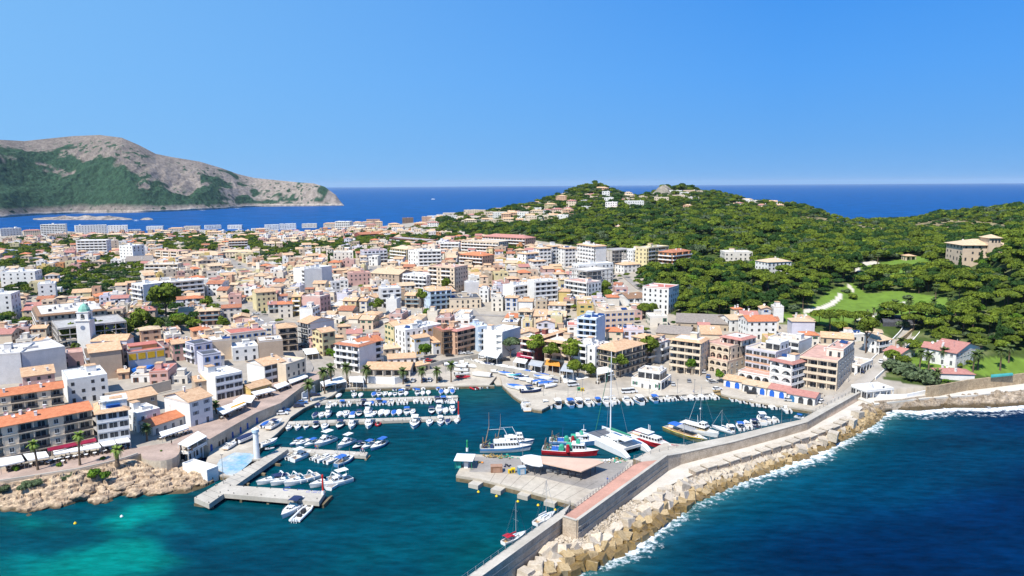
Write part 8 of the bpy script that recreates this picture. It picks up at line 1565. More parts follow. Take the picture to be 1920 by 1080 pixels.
for (sx,sy,bx,by,k,l,z) in [(423,843,445,829,'cruiser','white motorboat on a trailer at the boatyard end',1.9),(503,805,528,790,'cruiserblue','white cruiser hauled out next to the blue wrapped boat',2.0),(490,802,505,792,'coverb','small boat wrapped in bright blue on the boatyard edge',1.9),(445,830,480,815,'cover','long grey hulled boat in a cradle by the wall',2.2),(488,838,520,826,'open','open white boat on the slab beside the blue stain',1.8),(497,843,515,841,'rib','grey inflatable lying at the boatyard edge',1.8)]: byends(k,(sx,sy),(bx,by),l,SH_,z,z)
# ------------------------------------------------------------ cars, awnings, masts, people and small harbour things
CARP={'white':(.72,.72,.72),'black':(.02,.02,.025),'blue':(.04,.12,.32),'red':(.45,.02,.02),'grey':(.25,.26,.28),'silver':(.5,.51,.52),'navy':(.02,.03,.08)}
def car_proto(c,van=False):
 e=empty('car',(0,0,-500)); m=mat('car_paint_'+c,CARP[c],rough=.25,var=.03,spec=.6); L=4.3 if not van else 5; W=.88; h=.95 if not van else 1.1; rh=1.45 if not van else 2.0
 pr=[(-L/2,.3),(-L/2,.85),(-L/2+.15,h-.03),(L/2-1.1,h),(L/2-.1,h-.2),(L/2,.55),(L/2,.3)]; v=[(x,-W,z) for x,z in pr]+[(x,W,z) for x,z in pr]; n=len(pr); b=MB(); b.add(v,[tuple(range(n)),tuple(range(2*n-1,n-1,-1))]+[(i+1,i,n+i,n+i+1) for i in range(n-1)]+[(0,n-1,2*n-1,n)]); b.build('body',m,e)
 x0,x1,x2,x3=(-L/2+.2,-L/2+.75,L/2-2.0,L/2-1.2) if not van else (-L/2+.05,-L/2+.2,L/2-1.5,L/2-.8)
 b=MB(); b.add([(x0,-W*.97,h-.02),(x3,-W*.97,h-.02),(x3,W*.97,h-.02),(x0,W*.97,h-.02),(x1,-W*.8,rh-.05),(x2,-W*.8,rh-.05),(x2,W*.8,rh-.05),(x1,W*.8,rh-.05)],[(0,1,5,4),(1,2,6,5),(2,3,7,6),(3,0,4,7)]); b.build('windows',M_glass,e,kind='stuff'); MB().box(x1-.02,x2+.03,-W*.82,W*.82,rh-.06,rh).build('roof',m,e)
 wmesh=MB().tube((0,-.1,0),(0,.1,0),.32,n=12).mesh('wheel',M_blk_)
 for x in (-L*.31,L*.31):
  for s in (-1,1): link('wheel',wmesh,e,loc=(x,s*(W-.05),.32))
 hl=MB().box(0,.04,-.16,.16,0,.14).mesh('headlight',M_gel)
 for s in (-1,1): link('headlight',hl,e,loc=(L/2-.02,s*.62,.62))
 return e
CP={}
def car(px,py,ang,c,label,z=None,van=False):
 k=(c,van)
 if k not in CP: CP[k]=car_proto(c,van); e=CP[k]
 else: e=copy_tree(CP[k])
 g=G(px,py) if z is None else P(px,py,z); e.location=(g[0],g[1],g[2]+(.15 if z is None else .02)); e.rotation_euler=(0,0,ang); tag(e,label,'van' if van else 'car','parked cars and vans'); return e
for t in [(1618,698,.95,'navy','dark blue car driving along the coast road',None),(1566,741,.5,'red','red car parked at the foot of the coast road',1.75),(1575,750,.6,'navy','first dark car beside the breakwater root railing',1.75),(1585,744,.6,'blue','second blue car beside the breakwater root railing',1.75),
 (552,745,.5,'black','black car under the promenade wall by the leaning palm',1.65),(591,742,.3,'navy','dark car between the two tall palms',1.65),(567,757,.2,'blue','blue and white car at the quay rim near the leaning palm',1.65),(575,752,.2,'white','white car beside the blue one at the quay rim',1.65),(533,771,.2,'blue','blue car on the quay by the dark shrubs',1.65),(530,777,.2,'white','white car nearest the second pontoon gate',1.65),(560,763,.3,'navy','navy car under the quay shrubs',1.65),
 (762,714,1.5,'black','black car beside the small western palm',1.65),(795,714,1.4,'blue','blue white car beside the middle palm',1.65),(824,712,1.5,'black','dark car beside the eastern small palm',1.65),(816,681,.2,'black','black car at the top of the boat park ramp',None),(804,678,.1,'red','red car in front of the low shop',None),(795,676,.1,'grey','first grey car in the row on the north road',None),(786,676,.1,'black','black car in the row on the north road',None),
 (571,645,2.3,'white','white car in the street beside the dark balcony block',None),(580,649,2.3,'white','second white car in the street beside the dark balcony block',None),(567,652,2.3,'navy','dark car at the street corner',None),(575,662,2.5,'black','black car by the white square canopy',None),
 (1264,684,1.4,'white','first white car in the bay behind the harbour house',None),(1273,687,1.4,'navy','dark car second in the bay behind the harbour house',None),(1282,690,1.2,'white','third car, white, in the bay behind the harbour house',None),(1280,699,.1,'black','long black car beside the round harbour tree',None),(1310,697,1.4,'black','black car in front of the arches',None),(1319,699,1.4,'silver','silver car in front of the arches',None),(1333,716,.1,'white','white car beside the boathouse tree',1.75),(1338,719,.1,'grey','grey car under the boathouse tree',1.75),(1246,669,2.4,'white','white car in the street by the cream terraces',None),
 (1075,724,.3,'white','white van parked on the sloping steps',None,1),(1176,737,.1,'white','white van on the customs quay',1.65,1),(1184,736,.1,'white','second white van on the customs quay',1.65,1),(930,679,.1,'black','black car on the terrace road',None),(948,676,.1,'black','dark car near the black awnings',None),(420,590,.6,'white','white car in the inland street',None),(430,594,.6,'white','second white car in the inland street',None),(390,545,.5,'white','white car on the street east of the L hotel',None),(397,550,.5,'silver','silver car on the street east of the L hotel',None),(386,552,.5,'navy','navy car on the street east of the L hotel',None),(480,590,.5,'white','white car at the street bend in mid town',None),
 (1205,722,.1,'white','white car against the white harbour house wall',1.65),(1262,722,1.4,'silver','silver car alone on the customs quay',1.65),(1292,716,1.4,'grey','grey car below the round harbour tree',1.65),(1328,708,1.2,'blue','blue car between the two round green trees',None),(1345,731,.2,'white','white car at the top of the ochre slipway',1.75),(1480,752,-.3,'silver','silver car parked before the middle boathouses',1.75),(1410,738,-.3,'black','black car parked before the western boathouses',1.75),(1540,755,.7,'white','white car at the eastern end of the boathouse quay',1.75),(905,672,-.2,'white','white car on the bend of the quay road',None),(985,682,-.3,'grey','grey car beside the terrace balustrade',None),(880,664,.2,'silver','silver car below the salmon balcony block',None),(865,664,.2,'white','white car below the brown balcony block',None),(843,668,.1,'black','black car near the quay street tree',None),(1652,680,1.0,'white','white car climbing the coast road',None),(1690,645,1.1,'blue','blue car near the greenhouse arches',None),(700,700,1.5,'grey','grey car behind the date palms',None),(738,712,1.5,'white','white car left of the small western palm',1.65),(775,715,1.5,'silver','silver car between the western and middle palms',1.65),(806,714,1.5,'white','white car between the middle and eastern palms',1.65)]:
 car(t[0],t[1],t[2],t[3],t[4],t[5],len(t)>6)
# awnings and canopies: sheet with a valance on posts
M_aw=mat('white_awning',(.72,.71,.68),rough=.85,var=.05,scale=.6)
def awning(px4,z0,z1,label,m=None,posts=True,name='awning',tables=0,cat='awning'):
 """corners: near left, near right, far right, far left (picture), near edge at z0, far edge at z1"""
 q=[P(*px4[0],z0),P(*px4[1],z0),P(*px4[2],z1),P(*px4[3],z1)]; c=sum(q)/4; zg=ground(c[0],c[1]) if c[1]<1e9 else 0; e=tag(empty(name,(c[0],c[1],0)),label,cat,'cafe awnings and canopies'); L=[(p[0]-c[0],p[1]-c[1],p[2]) for p in q]
 b=MB(); b.add(L+[(x,y,z-.05) for x,y,z in L],[(0,1,2,3),(7,6,5,4),(0,4,5,1),(1,5,6,2),(2,6,7,3),(3,7,4,0)]); b.add([L[0],L[1],(L[1][0],L[1][1]-.02,L[1][2]-.35),(L[0][0],L[0][1]-.02,L[0][2]-.35)],[(3,2,1,0)]); b.build('canvas',m or M_aw,e)
 b=MB(); n=max(1,int(np.linalg.norm(q[1]-q[0])/4)); [b.tube((L[0][0]*(1-t)+L[1][0]*t,L[0][1]*(1-t)+L[1][1]*t,zg-2.5),(L[0][0]*(1-t)+L[1][0]*t,L[0][1]*(1-t)+L[1][1]*t,z0-.05),.06,n=5) for t in np.linspace(.02,.98,n+1)]; b.build('posts',M_steel,e)
 if tables:
  r=random.Random(int(px4[0][0]));
  for i in range(tables):
   a,b2=r.random(),r.uniform(.1,.9); p=(np.array(L[0])*(1-a)+np.array(L[1])*a)*(1-b2)+(np.array(L[3])*(1-a)+np.array(L[2])*a)*b2
   TABS.append((c[0]+p[0],c[1]+p[1]))
 return e
TABS=[]
G0=6.0
for t in [([(0,874),(46,864),(40,853),(-8,860)],8.6,9.2,'wide white awning at the left picture edge',6),([(52,863),(92,856),(86,846),(43,851)],8.6,9.2,'second white awning before the arches, beside the westernmost palm',6),([(101,852),(130,847),(127,841),(99,845)],8.4,8.8,'first short white awning below the dark red strip',4),([(130,847),(157,843),(154,837),(128,841)],8.4,8.8,'second short white awning below the dark red strip',4),([(157,843),(190,838),(184,829),(155,834)],8.4,8.8,'third short white awning beside the tall palm',4),([(192,836),(218,832),(211,822),(184,826)],8.8,9.6,'larger white awning left half below the blue glass block',5),([(219,831),(245,827),(238,818),(212,821)],8.8,9.6,'larger white awning right half below the blue glass block',5),
 ([(303,819),(354,802),(349,795),(298,810)],8.2,8.6,'long white awning along the orange tiled cafe',8),([(328,836),(372,813),(392,813),(352,835)],0,0,None,0),
 ([(418,777),(462,757),(450,750),(405,766)],8.6,9,'white and yellow canopy left of the stone wall end',6),([(436,752),(472,754),(480,742),(455,740)],8.4,8.6,'white sail canopy in the middle of the terraces',4),([(478,741),(518,731),(505,727),(470,735)],8,8.4,'white awning before the small yellow house',6),([(520,729),(543,720),(535,715),(512,722)],7.6,7.8,'cream awning before the glass bay house',5),([(544,719),(578,706),(570,701),(540,712)],7,7.2,'long cream awning along the red terrace cafe',6),
 ([(570,668),(600,666),(594,652),(566,654)],0,0,None,0),
 ([(930,678),(962,683),(955,672),(925,668)],0,0,None,0)]:
 if t[3]: awning(t[0],t[1],t[2],t[3],tables=t[4])
MB_y=awning([(436,768),(462,757),(458,753),(432,763)],8.3,9.1,'bright yellow awning strip facing the promenade wall',mat('yellow_canvas',(.75,.38,.02),var=.08)); awning([(90,845),(181,826),(179,821),(88,840)],9.6,10.4,'long dark red awning strip over the promenade cafes',mat('dark_red_canvas',(.38,.02,.06)),name='awning')
def flatroof(px4,z,g,label,m,cat='canopy',t=.15,posts=5):
 q=[P(*p,z) for p in px4]; c=sum(q)/4; e=tag(empty('canopy',(c[0],c[1],0)),label,cat,'cafe awnings and canopies'); L=[(p[0]-c[0],p[1]-c[1]) for p in q]; MB().prism(L,z-t,z).build('canvas',m,e); b=MB()
 for i in range(4):
  for k in range(2): a=np.array(L[i])*(1-k/2)*.97+np.array(L[(i+1)%4])*k/2*.97; b.tube((a[0],a[1],g-1),(a[0],a[1],z-t),.09,n=5)
 b.build('posts',M_white,e); r=random.Random(int(px4[0][0]))
 for i in range(posts):
  a,b2=r.random(),r.random(); p=(np.array(L[0])*(1-a)+np.array(L[1])*a)*(1-b2)+(np.array(L[3])*(1-a)+np.array(L[2])*a)*b2; TABS.append((c[0]+p[0],c[1]+p[1]))
 return e
flatroof([(333,832),(352,838),(388,818),(371,808)],7.6,5.4,'large white flat canopy over the terrace at the end of the promenade wall',M_aw,posts=8)
flatroof([(574,665),(598,662),(592,652),(567,654)],7.2,3.5,'square white canopy at the head of the street',M_aw,posts=5)
flatroof([(607,725),(650,715),(640,705),(600,716)],4.6,1.6,'white canopy behind the tall marina palms',M_aw,posts=6); flatroof([(655,716),(682,717),(680,706),(655,706)],4.4,1.6,'white parasol canopy beside the yellowing palm',M_aw,posts=4)
flatroof([(897,664),(932,672),(940,660),(905,656)],7.5,4,'black edged white awnings on the bend of the quay road',M_aw,posts=8)
flatroof([(962,678),(985,682),(990,674),(968,670)],6.8,4,'white canopy on the terrace left of the waterfront pines',M_aw,posts=5); flatroof([(990,684),(1015,688),(1020,678),(996,674)],6.8,4,'grey white canopy between the waterfront pines',mat('grey_canvas',(.42,.44,.47)),posts=5); flatroof([(968,668),(998,672),(992,663),(970,660)],7.6,4,'dark red canopy below the dark red block',mat('dark_red_canvas',(.38,.02,.06)),posts=3); flatroof([(1022,684),(1050,687),(1048,674),(1026,670)],7.2,4,'orange canopy before the timber balcony block',mat('orange_canvas',(.72,.30,.05)),posts=4)
flatroof([(1050,695),(1075,698),(1070,682),(1058,680)],7.0,4,'pale grey pointed canopy at the head of the steps',mat('grey_canvas',(.42,.44,.47)),posts=4); flatroof([(1120,702),(1150,696),(1140,686),(1118,690)],6.8,3.6,'square white canopy left of the heavy crowned pine',M_aw,posts=5)
flatroof([(700,667),(668,672),(660,664),(690,660)],7.0,3.2,'white awning skirt under the corner block',M_aw,posts=5)
# tables with chairs under the canopies
tb=MB(); tb.tube((0,0,0),(0,0,.72),.05,n=5).tube((0,0,.72),(0,0,.75),.45,n=10); TBM=tb.mesh('table_top',M_white); cb_=MB().box(-.22,.22,-.22,.22,.42,.46).box(-.22,.22,.18,.22,.46,.9).box(-.2,-.16,-.2,.2,0,.42).box(.16,.2,-.2,.2,0,.42); CBM=cb_.mesh('chair',mat('dark_rattan',(.10,.07,.05)))
for i,(x,y) in enumerate(TABS):
 px,py=proj(x,y,6); z=6.0 if px<440 else (promz((x,y)) if px<600 else ground(x,y)+.05)
 if 330<px<395: z=6.0
 e=empty('cafe_table',(x,y,z),i*.7); link('table',TBM,e); [link('chair',CBM,e,loc=(.75*math.cos(a),.75*math.sin(a),0),rot=a-1.57) for a in (0,1.57,3.14,4.71)]; later(e,'shaded white cafe table','table','cafe tables under the awnings',(x,y))
for i,(x,y) in enumerate([(95,868),(104,866),(112,864),(118,869),(127,862),(140,860),(148,858),(162,857),(178,854),(196,850),(208,846),(222,842),(234,840),(430,770),(440,766),(452,760),(462,757),(472,754),(486,748),(560,716),(575,710)]):
 p=P(x,y,6.0 if x<400 else 5.2); e=empty('cafe_table',p,i); e.location[2]=6.0 if x<400 else promz(p); link('table',TBM,e,scl=1.3); [link('chair',CBM,e,loc=(.85*math.cos(a),.85*math.sin(a),0),rot=a-1.57) for a in (0,1.57,3.14,4.71)]; later(e,'cafe table in the sun','table','open air cafe tables',p[:2])
# fish dock pavilion, hut, containers
def poly_roof(px,z,label,m,g,name,posts,th=.3):
 q=[tuple(P(*p,z)[:2]) for p in px]; e=tag(empty(name,(q[0][0],q[0][1],0)),label,'pavilion'); L=[(a-q[0][0],b-q[0][1]) for a,b in q]; MB().prism(L,z-th,z).build('roof',m,e); pm=MB().box(-.13,.13,-.13,.13,g,z-th).mesh('post',M_dark)
 for a in posts:
  p=P(*a,z-th); link('post',pm,e,loc=(p[0]-q[0][0],p[1]-q[0][1],0))
 return e
e=poly_roof([(1014,855),(1016,868),(1090,884),(1133,866),(1108,860)],5.2,'open sided market pavilion with flat pinkish roof on the fish dock',mat('pink_felt_roof',(.58,.40,.30),var=.08,scale=.2),2,'pavilion',[(1018,867),(1045,874),(1068,879),(1089,883),(1107,876),(1116,869),(1030,858),(1070,860)])
e=poly_roof([(1014,855),(996,852),(984,853),(975,857),(977,863),(985,868),(998,872),(1012,874),(1018,873),(1016,868)],5.35,'rounded white prow shaped roof joined to the pink market pavilion',mat('white_roof',(.75,.74,.72)),2,'pavilion',[(980,862),(990,869),(1002,872),(1013,873)])
b=MB(); o0=P(1050,878,2.02);
for i in range(5):
 p=P(1030+i*14,886+i*2.2,2.0); b.box(p[0]-.9-o0[0],p[0]+.9-o0[0],p[1]-.3-o0[1],p[1]+.3-o0[1],.4,.5).box(p[0]-.9-o0[0],p[0]+.9-o0[0],p[1]+.25-o0[1],p[1]+.3-o0[1],.5,.95)
q=b.build('bench_row',M_steel,kind='stuff'); q.location=o0; tag(q,'steel benches in the shade of the market pavilion','benches')
def boxthing(px,py,z,w,d,h,m,label,cat,name,ang=.1,lid=None):
 e=tag(empty(name,P(px,py,z),ang),label,cat); MB().box(-w/2,w/2,-d/2,d/2,0,h).build('body',m,e); MB().box(-w/2-.06,w/2+.06,-d/2-.06,d/2+.06,h,h+.12).build('lid',lid or m,e); MB().box(-w*.3,w*.3,-d/2-.03,-d/2-.001,.15,h*.8).build('door',lid or M_dark,e); return e
boxthing(931,884,2.0,3.6,2.2,1.9,mat('wood_brown',(.28,.15,.09),var=.2),'brown wooden store box on the fish dock','box','storage_box',.05,mat('wood_brown_light',(.36,.21,.14)))
boxthing(978,888,2.0,2.2,1.8,2.2,mat('pale_blue_tank',(.10,.28,.45),var=.15),'pale blue tank box beside the pavilion prow','box','storage_box',.3,mat('grey_lid',(.45,.48,.5))); boxthing(962,886,2.0,1.2,1.0,1.3,M_yel,'larger yellow container between the brown and blue boxes','container','waste_container',.1); boxthing(956,887,2.0,.9,.9,1.0,M_yel,'smaller yellow container beside the larger one','container','waste_container',.4); boxthing(1092,733,1.6,1.3,1,1.2,M_yel,'yellow waste container on the sloping steps','container','waste_container'); boxthing(1085,732,1.6,1.3,1,1.2,M_green,'green waste container on the sloping steps','container','waste_container')
hut=tag(empty('kiosk',P(872,876,2.0),-.1),'small fuel kiosk with white roof and teal shade at the fish dock tip','kiosk'); MB().box(-2.6,-1.2,-1,1.2,0,2.1).build('counter',mat('teal_panel',(.05,.38,.33)),hut); MB().box(-.2,1,-.8,.8,0,1.9).build('pump',M_white,hut); b=MB(); [b.tube((x,y,0),(x,y,2.8),.07,n=5) for x in (-2.8,2.4) for y in (-1.8,3.4)]; b.build('posts',M_green,hut); MB().box(-3.2,2.8,-2.2,3.8,2.8,3.0).build('roof',M_gel,hut)
def heap(px,py,z,w,n,mats,label,seed,cat='net'):
 r=random.Random(seed); b=MB()
 for i in range(n):
  v,f=ROCKT[r.randrange(8)]; s=r.uniform(.22,.5); x0=r.gauss(0,w*.3);y0=r.gauss(0,w*.12); b.add([(x0+s*x,y0+s*y,s*.3+s*z_*.7+max(0,.5-abs(x0)/w)*.5) for x,y,z_ in v],f,r.randrange(len(mats)))
 o=b.build('net_heap',mats,kind='stuff'); o.location=P(px,py,z); tag(o,label,cat)
M_ochn=mat('ochre_nets',(.45,.28,.07),var=.3,scale=2)
heap(930,856,2,7,34,[M_ochn,M_rope],'ochre fishing nets heaped along the dock behind the white trawler',1); heap(950,858,2,6,26,[M_fgreen,M_fgreen,M_rope],'green fishing nets heaped next to the ochre ones',2); heap(1145,866,2,8,26,[M_fgreen,M_rope,M_gel],'green and grey nets behind the pink pavilion',3); heap(1160,862,2,5,14,[M_ochn,M_fgreen],'small ochre net pile nearest the catamaran',4); heap(951,874,2,2.5,12,[M_blk_,M_navy],'dark rubber floats piled above the brown box',5); heap(900,868,2,2.5,8,[M_orange,M_rope],'orange floats lying near the kiosk',6)
# striped steps: white and dark paved slope beside the pines
q=[P(x,y,z)[:2] for x,y,z in [(1052,706,3.0),(1090,700,3.2),(1120,714,2.0),(1060,722,1.9)]]
def stripes():
 e=tag(empty('stepped_slope',(0,0,0)),'broad slope of pale and dark slatted steps below the waterfront pines','steps'); a,b2,c,d=[np.array(p) for p in q]; n=22; m1=MB();m2=MB()
 for i in range(n):
  t0=i/n; t1=t0+.62/n; z0,z1=3.6,1.75
  L0=a*(1-t0)+b2*t0;L1=a*(1-t1)+b2*t1;R0=d*(1-t0)+c*t0;R1=d*(1-t1)+c*t1; m1.add([(*L0,z0),(*L1,z0),(*R1,z1),(*R0,z1),(*L0,z0-.25),(*L1,z0-.25),(*R1,z1-.25),(*R0,z1-.25)],[(3,2,1,0),(0,1,5,4),(1,2,6,5),(2,3,7,6),(3,0,4,7)])
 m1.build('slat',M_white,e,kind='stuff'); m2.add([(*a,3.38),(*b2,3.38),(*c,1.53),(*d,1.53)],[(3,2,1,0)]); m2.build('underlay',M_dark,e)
stripes()
# lift tower, lamp posts, walls, buoys
lt=tag(empty('lift_tower',P(482,862,1.6)),'tall slim white tower of the boat hoist on the concrete arm','tower'); MB().tube((0,0,0),(0,0,9.4),.95,.85,14).build('shaft',M_gel,lt); MB().tube((0,0,9.4),(0,0,10.4),1.15,1.15,14).build('lantern_room',mat('pale_blue_band',(.45,.58,.66)),lt); MB().tube((0,0,10.4),(0,0,10.9),1.2,.3,14).build('cap',M_gel,lt); MB().box(-1.3,1.3,-1.3,1.3,0,.6).build('base',M_conc2,lt)
def lamp(px,py,z,h,label,m=M_steel):
 e=tag(empty('lamp_post',P(px,py,z)),label,'lamp post','harbour lamp posts'); MB().tube((0,0,0),(0,0,h),.09,.06,6).build('post',m,e); MB().box(-.5,.5,-.12,.12,h,h+.1).build('lamp_head',M_dark,e)
for i,(x,y,z,h,l) in enumerate([(1282,832,4,7,'lamp post on the grey walk by the red excursion boat'),(1465,794,4,6,'lamp post on the grey walk by the flybridge boat'),(1378,816,4,5,'lamp post on the grey walk below the moored motorboats'),(419,907,2.2,9,'tall thin pole at the root of the outer pier'),(980,855,2,5,'pale post on the fish dock before the trawler'),(1019,742,1.6,7,'lamp post at the stone ramp'),(1065,742,1.6,7,'lamp post left of the sloping steps quay'),(1092,742,1.6,7,'lamp post right of the sloping steps quay'),(1217,738,1.6,8,'lamp post below the white harbour house'),(1270,738,1.6,6,'lamp post in the middle of the customs quay'),(1302,738,1.6,6,'lamp post near the ochre slipway'),(1590,722,3.5,6,'lamp post at the beach bar road'),(1094,955,2.0,0.01,None),(662,700,1.6,6,'lamp post behind the third date palm'),(836,700,1.6,6,'lamp post beside the tall thin palm'),(1083,737,1.6,7,'lamp post by the waste containers'),(1418,745,1.7,5,'lamp post in front of the boathouses'),(935,668,4,6,'lamp post on the terrace road')]):
 if l: lamp(x,y,z,h,l)
# wall between promenade and boatyard gets doors
for i,(x,y) in enumerate([(397,838),(412,826),(418,823),(424,820),(437,812),(452,805),(464,798),(482,789)]):
 p=P(x,y,1.6); best=None
 for a,c in zip(poly[:-1],poly[1:]):
  a=np.array(a);c=np.array(c);
  for t in np.linspace(0,1,60):
   s=a+(c-a)*t; dd=abs(proj(s[0],s[1],1.6)[0]-x)+ (0 if s[0]>-140 and s[1]<330 else 99)
   if proj(s[0],s[1],1.6)[1]>y-14 and (best is None or dd<best[0]): best=(dd,s,(c-a)/np.linalg.norm(c-a))
 if best is None: continue
 s,u=best[1],best[2]; nn=np.array([u[1],-u[0]]); nn=nn if nn[0]>0 else -nn; k=1.0 if i not in(1,2,3) else .85
 b=MB(); c=s+nn*.05; v=[(*(c-u*.6*k),1.6),(*(c+u*.6*k),1.6)]+[(*(c+u*.6*k*math.cos(t)),3.4*k+.6*k*math.sin(t)) for t in np.linspace(0,math.pi,7)]; b.add(v,[tuple(range(len(v)))]); b.add(v,[tuple(range(len(v)-1,-1,-1))]); o=b.build('arched_door',mat('door_blue',(.02,.12,.52),rough=.5) if i not in(1,2,3) else M_glass)
 tag(o,f"{'blue door' if i not in (1,2,3) else 'dark arched window'} in the promenade wall above the boatyard, {ORD[i]} from the canopy",'door')
A=P(342,872,3.9);B=P(388,886,3.9); build_house('small white hut with low white roof at the slipway foot',A,B,4,1.6,2.3,1,'white','flat:white','n','n','n',near=True,clutter=0,base=2,cat='hut',name='hut')
A=P(353,848,5.3);B=P(393,826,5.3); build_house('white pillared cafe terrace between bastion and promenade wall',A,B,9,1.6,3.2,1,'white','flat:sand','l','l','n',near=True,clutter=0,base=1,bw=4,cat='terrace',name='terrace')
for i,(x,y,c,l) in enumerate([(228,969,'w','white mooring buoy in the turquoise bay'),(141,982,'y','yellow buoy in the western bay'),(897,923,'y','yellow buoy nearest the first landing block'),(931,931,'y','yellow buoy before the second landing block'),(971,941,'y','yellow buoy behind the red canvased yacht mast'),(1009,948,'y','yellow buoy before the third landing block'),(1041,957,'y','yellow buoy at the bow of the second yacht'),(1313,787-20,'w','tiny white buoy in the middle of the basin'),(636,840,'w','white buoy beside the short pier')]):
 o=MB().tube((0,0,-.3),(0,0,.15),.35,.42,10).tube((0,0,.15),(0,0,.55),.42,.12,10).build('buoy',M_yel if c=='y' else M_gel); o.location=P(x,y,0); tag(o,l,'buoy','mooring buoys')
# people, one continuous body each with clothes and hair as parts
def person_mesh(seed,pose):
 r=random.Random(seed); s=.12 if pose==0 else .28
 V=[(0,0,.95),(0,0,1.15),(0,0,1.40),(0,0,1.52),(0,0,1.66),(-.19,0,1.42),(-.25,.03,1.15),(-.24,.12,.92),(.19,0,1.42),(.25,-.02,1.15),(.25,.08+s*.3,.92),(-.10,0,.92),(-.11,s*.6,.50),(-.11,s*.3,.06),(-.11,s*.3+.13,.03),(.10,0,.92),(.11,-s*.5,.50),(.11,-s,.06),(.11,-s+.13,.03)]
 E=[(0,1),(1,2),(2,3),(3,4),(2,5),(5,6),(6,7),(2,8),(8,9),(9,10),(0,11),(11,12),(12,13),(13,14),(0,15),(15,16),(16,17),(17,18)]
 R=[.14,.13,.15,.055,.10,.06,.045,.035,.06,.045,.035,.09,.065,.045,.04,.09,.065,.045,.04]
 me=bpy.data.meshes.new('person'); me.from_pydata(V,E,[]); o=bpy.data.objects.new('tmp',me); COL.objects.link(o); md=o.modifiers.new('s','SKIN');
 sv=me.skin_vertices[0].data if me.skin_vertices else None
 if sv is None:
  return None,o
 for i,q in enumerate(R): sv[i].radius=(q,q)
 sv[0].use_root=True; o.modifiers.new('u','SUBSURF').levels=1
 dg=bpy.context.evaluated_depsgraph_get(); m2=bpy.data.meshes.new_from_object(o.evaluated_get(dg)); bpy.data.objects.remove(o); return m2,None
M_skin=mat('skin',(.45,.26,.18));
try:
 PM=[]
 for i in range(2):
  m2,bad=person_mesh(i,i)
  if bad: bpy.data.objects.remove(bad); break
  PM.append(m2)
except Exception as ex: print('person',ex); PM=[]
def person(px,py,z,top,low,pose,label,ang):
 if not PM: return
 e=tag(empty('person',P(px,py,z),ang),label,'person'); me=PM[pose].copy(); me.materials.clear();
 for m in (M_skin,mat('cloth_'+top,CLOTH[top]),mat('cloth_'+low,CLOTH[low])): me.materials.append(m)
 for p in me.polygons: c=p.center; p.material_index=1 if (1.0<c.z<1.46 and abs(c.x)<.27) else (2 if .45<c.z<=1.0 and abs(c.x)<.2 else 0)
 link('body',me,e); MB().tube((0,-.01,1.66),(0,-.01,1.78),.105,.07,8).build('hair',mat('dark_hair',(.05,.03,.02)),e)
CLOTH={'white':(.7,.7,.7),'red':(.5,.04,.04),'blue':(.05,.12,.4),'pink':(.6,.2,.3),'black':(.03,.03,.03),'yellow':(.7,.5,.05),'grey':(.3,.3,.3)}
for i,t in enumerate([(592,843,1.4,'red','blue',0,'person in red top standing on the short pier'),(596,843,1.4,'yellow','grey',1,'person in yellow top walking on the short pier'),(676,850,1.4,'blue','white',0,'person in blue at the tip of the short pier'),(680,848,1.4,'pink','white',0,'person in pink at the tip of the short pier'),(684,852,1.4,'white','black',1,'person in white at the tip of the short pier'),(1562,752,1.7,'red','black',0,'person in red standing by the breakwater railing'),(1546,748,1.7,'black','grey',1,'person in black walking on the boathouse quay'),(322,834,6,'black','black',0,'person in black on the round bastion'),(1139,905,ZR,'blue','grey',1,'person in blue leaning at the red walk railing'),(755,708,1.6,'black','blue',1,'person in black walking near the small western palm'),(500,716,5.2,'red','white',0,'person in red among the terrace tables'),(566,713,5,'red','blue',1,'person in red walking past the red terrace cafe'),(1300,737,1.7,'white','blue',0,'person in white on the customs quay'),(1325,790,4,'white','grey',1,None)]):
 if t[6]: person(*t[:6],t[6],i*1.1)
# low walls and garden structures on the east side
gwall('stone wall beside the coast road towards the greenhouse arches',[(1680,640,13.5),(1700,625,14.5),(1716,612,16)],2.0)
gwall('low white promenade balustrade along the terrace road above the stored boats',[(870,672,4.9),(905,682,4.9),(960,690,4.9),(1010,700,4.9),(1050,707,4.9)],2.6,M_conc2,.4)
gwall('long pale retaining wall under the north quay road',[(780,690,3.4),(830,675,4.4),(870,668,4.8),(905,662,4.8)],1.4,M_conc2,.4)
gwall('long panelled yard wall below the blue tarpaulin',[(196,737,11.6),(245,730,11.6),(320,712,11.6)],3.2,wm('cream'),.4)
gwall('white blank wall under the quay restaurant terrace',[(672,705,4.6),(740,708,4.6),(760,703,4.6)],3,M_white,.5)
gwall('white wall panel at the promenade ramp end',[(566,737,5.0),(590,722,4.6)],2.6,M_white,.3)
g=G(1655,612); gh=tag(empty('greenhouse',(g[0],g[1],g[2]),-.25),'dark netted greenhouse of low barrel arches beside the coast road','greenhouse'); Mn=mat('dark_shade_net',(.075,.075,.085),rough=.9,var=.2,scale=1)
for k in range(3):
 b=MB(); n=8; L=24-6*k
 for i in range(n):
  t0=math.pi*i/n;t1=math.pi*(i+1)/n; y=lambda t:3.2-3.2*math.cos(t)+k*6.4; z=lambda t:2.2+1.5*math.sin(t); b.add([(0,y(t0),z(t0)),(L,y(t0),z(t0)),(L,y(t1),z(t1)),(0,y(t1),z(t1))],[(0,1,2,3)])
 b.box(0,L,k*6.4+.02,k*6.4+.1,0,2.2).box(0,L,k*6.4+6.2,k*6.4+6.3,0,2.2); o=b.build('arch_tunnel',Mn,gh); o.location=(k*4,0,0)
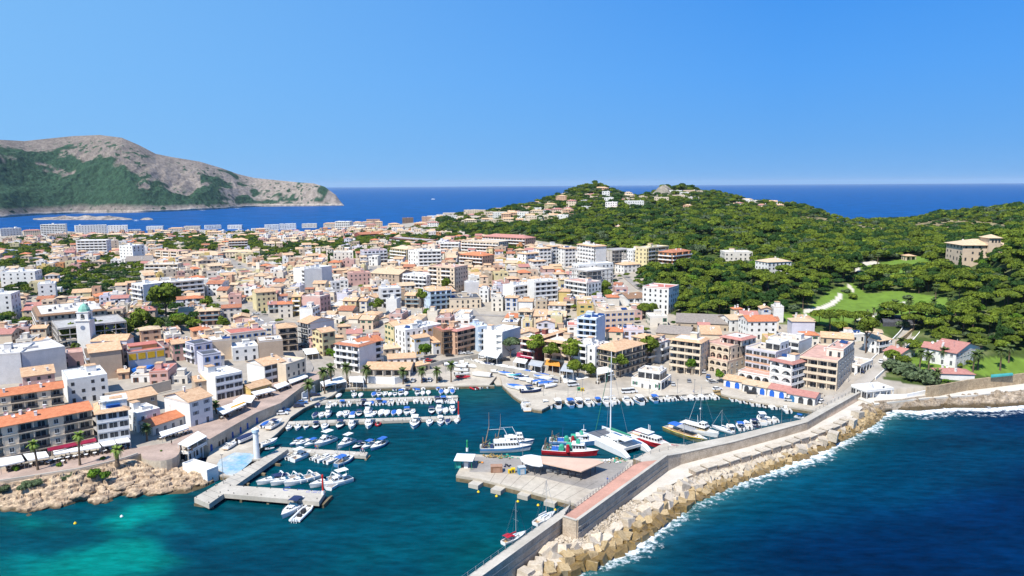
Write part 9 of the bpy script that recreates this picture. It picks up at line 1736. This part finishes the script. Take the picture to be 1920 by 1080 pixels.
o=tag(MB().box(-3,3,-4,4,0,1.4).build('tarpaulin_pool',mat('blue_tarpaulin',(.02,.16,.62),rough=.45,var=.25,scale=.5,bump=.5,bscale=.8)),'bright blue tarpaulin cover on a rooftop by the purple bush','tarpaulin');
A_,B_,z_=eaves((249,694),(274,692),3); o.location=((A_+B_)/2)[0],((A_+B_)/2)[1]+3,z_+2.0
q=G(290,690); o=link('bougainvillea',BUSH[0].copy(),loc=(q[0],q[1],q[2]+1.5),scl=2.4); o.data.materials[0]=mat('bougainvillea_purple',(.16,.01,.07),var=.3,scale=2); tag(o,'dark purple bougainvillea beside the blue tarpaulin','shrub')
# a pool in the villa garden
q=[tuple(P(x,y,8.9)[:2]) for x,y in [(1858,706),(1900,702),(1898,699),(1858,702.5)]]; MB().prism(q,8.4,8.95).build('pool',mat('pool_water',(.08,.42,.42),rough=.1),kind='structure')
# a few far sails on the open sea
for i,(x,y) in enumerate([(812,374),(1018,376)]):
 e=tag(empty('distant_motorboat',P(x,y,0)),['tiny white boat far out off the headland','tiny white boat far out, nearer the hill villas'][i],'boat'); MB().add([(-12,-3,0),(12,0,0),(-12,3,0),(-12,-3,3),(13,0,4),(-12,3,3)],[(0,1,4,3),(1,2,5,4),(2,0,3,5),(3,4,5)]).build('hull',M_gel,e); MB().box(-6,3,-2,2,3,6).build('cabin',M_gel,e)
def joints(label,A,Bq,C,D,z,n,host):
 A,Bq,C,D=[P(*p,z)[:2] for p in (A,Bq,C,D)]; b=MB()
 for i in range(1,n):
  t=i/n; a=A*(1-t)+Bq*t; c=D*(1-t)+C*t; u=(Bq-A)/np.linalg.norm(Bq-A)*.05; b.add([(*(a-u),z+.004),(*(a+u),z+.004),(*(c+u),z+.004),(*(c-u),z+.004)],[(0,1,2,3)])
 b.build('expansion_joints',mat('joint_tar',(.10,.09,.08)),host,kind='stuff')
for A_,B_,C_,D_,z_,n_ in (((364,933),(527,838),(540,842),(392,945),2.205,14),((540,790),(860,779),(863,784),(538,796),1.205,22),((600,750),(858,741),(859,745),(598,755),1.205,18),((900,898),(1080,943),(1150,905),(910,872),2.012,9)):
 joints('',A_,B_,C_,D_,z_,n_,None)
flush_labels()
# the air over land and sea
hz=bpy.data.materials.new('haze'); hz.use_nodes=True; hn=hz.node_tree; hn.nodes.remove(hn.nodes['Principled BSDF']); pv=hn.nodes.new('ShaderNodeVolumePrincipled'); pv.inputs['Color'].default_value=(.62,.80,1,1); pv.inputs['Density'].default_value=1.7e-5; hn.links.new(pv.outputs[0],hn.nodes['Material Output'].inputs['Volume'])
MB().box(-62000,62000,-62000,62000,-6,330).build('haze',hz,kind='stuff')
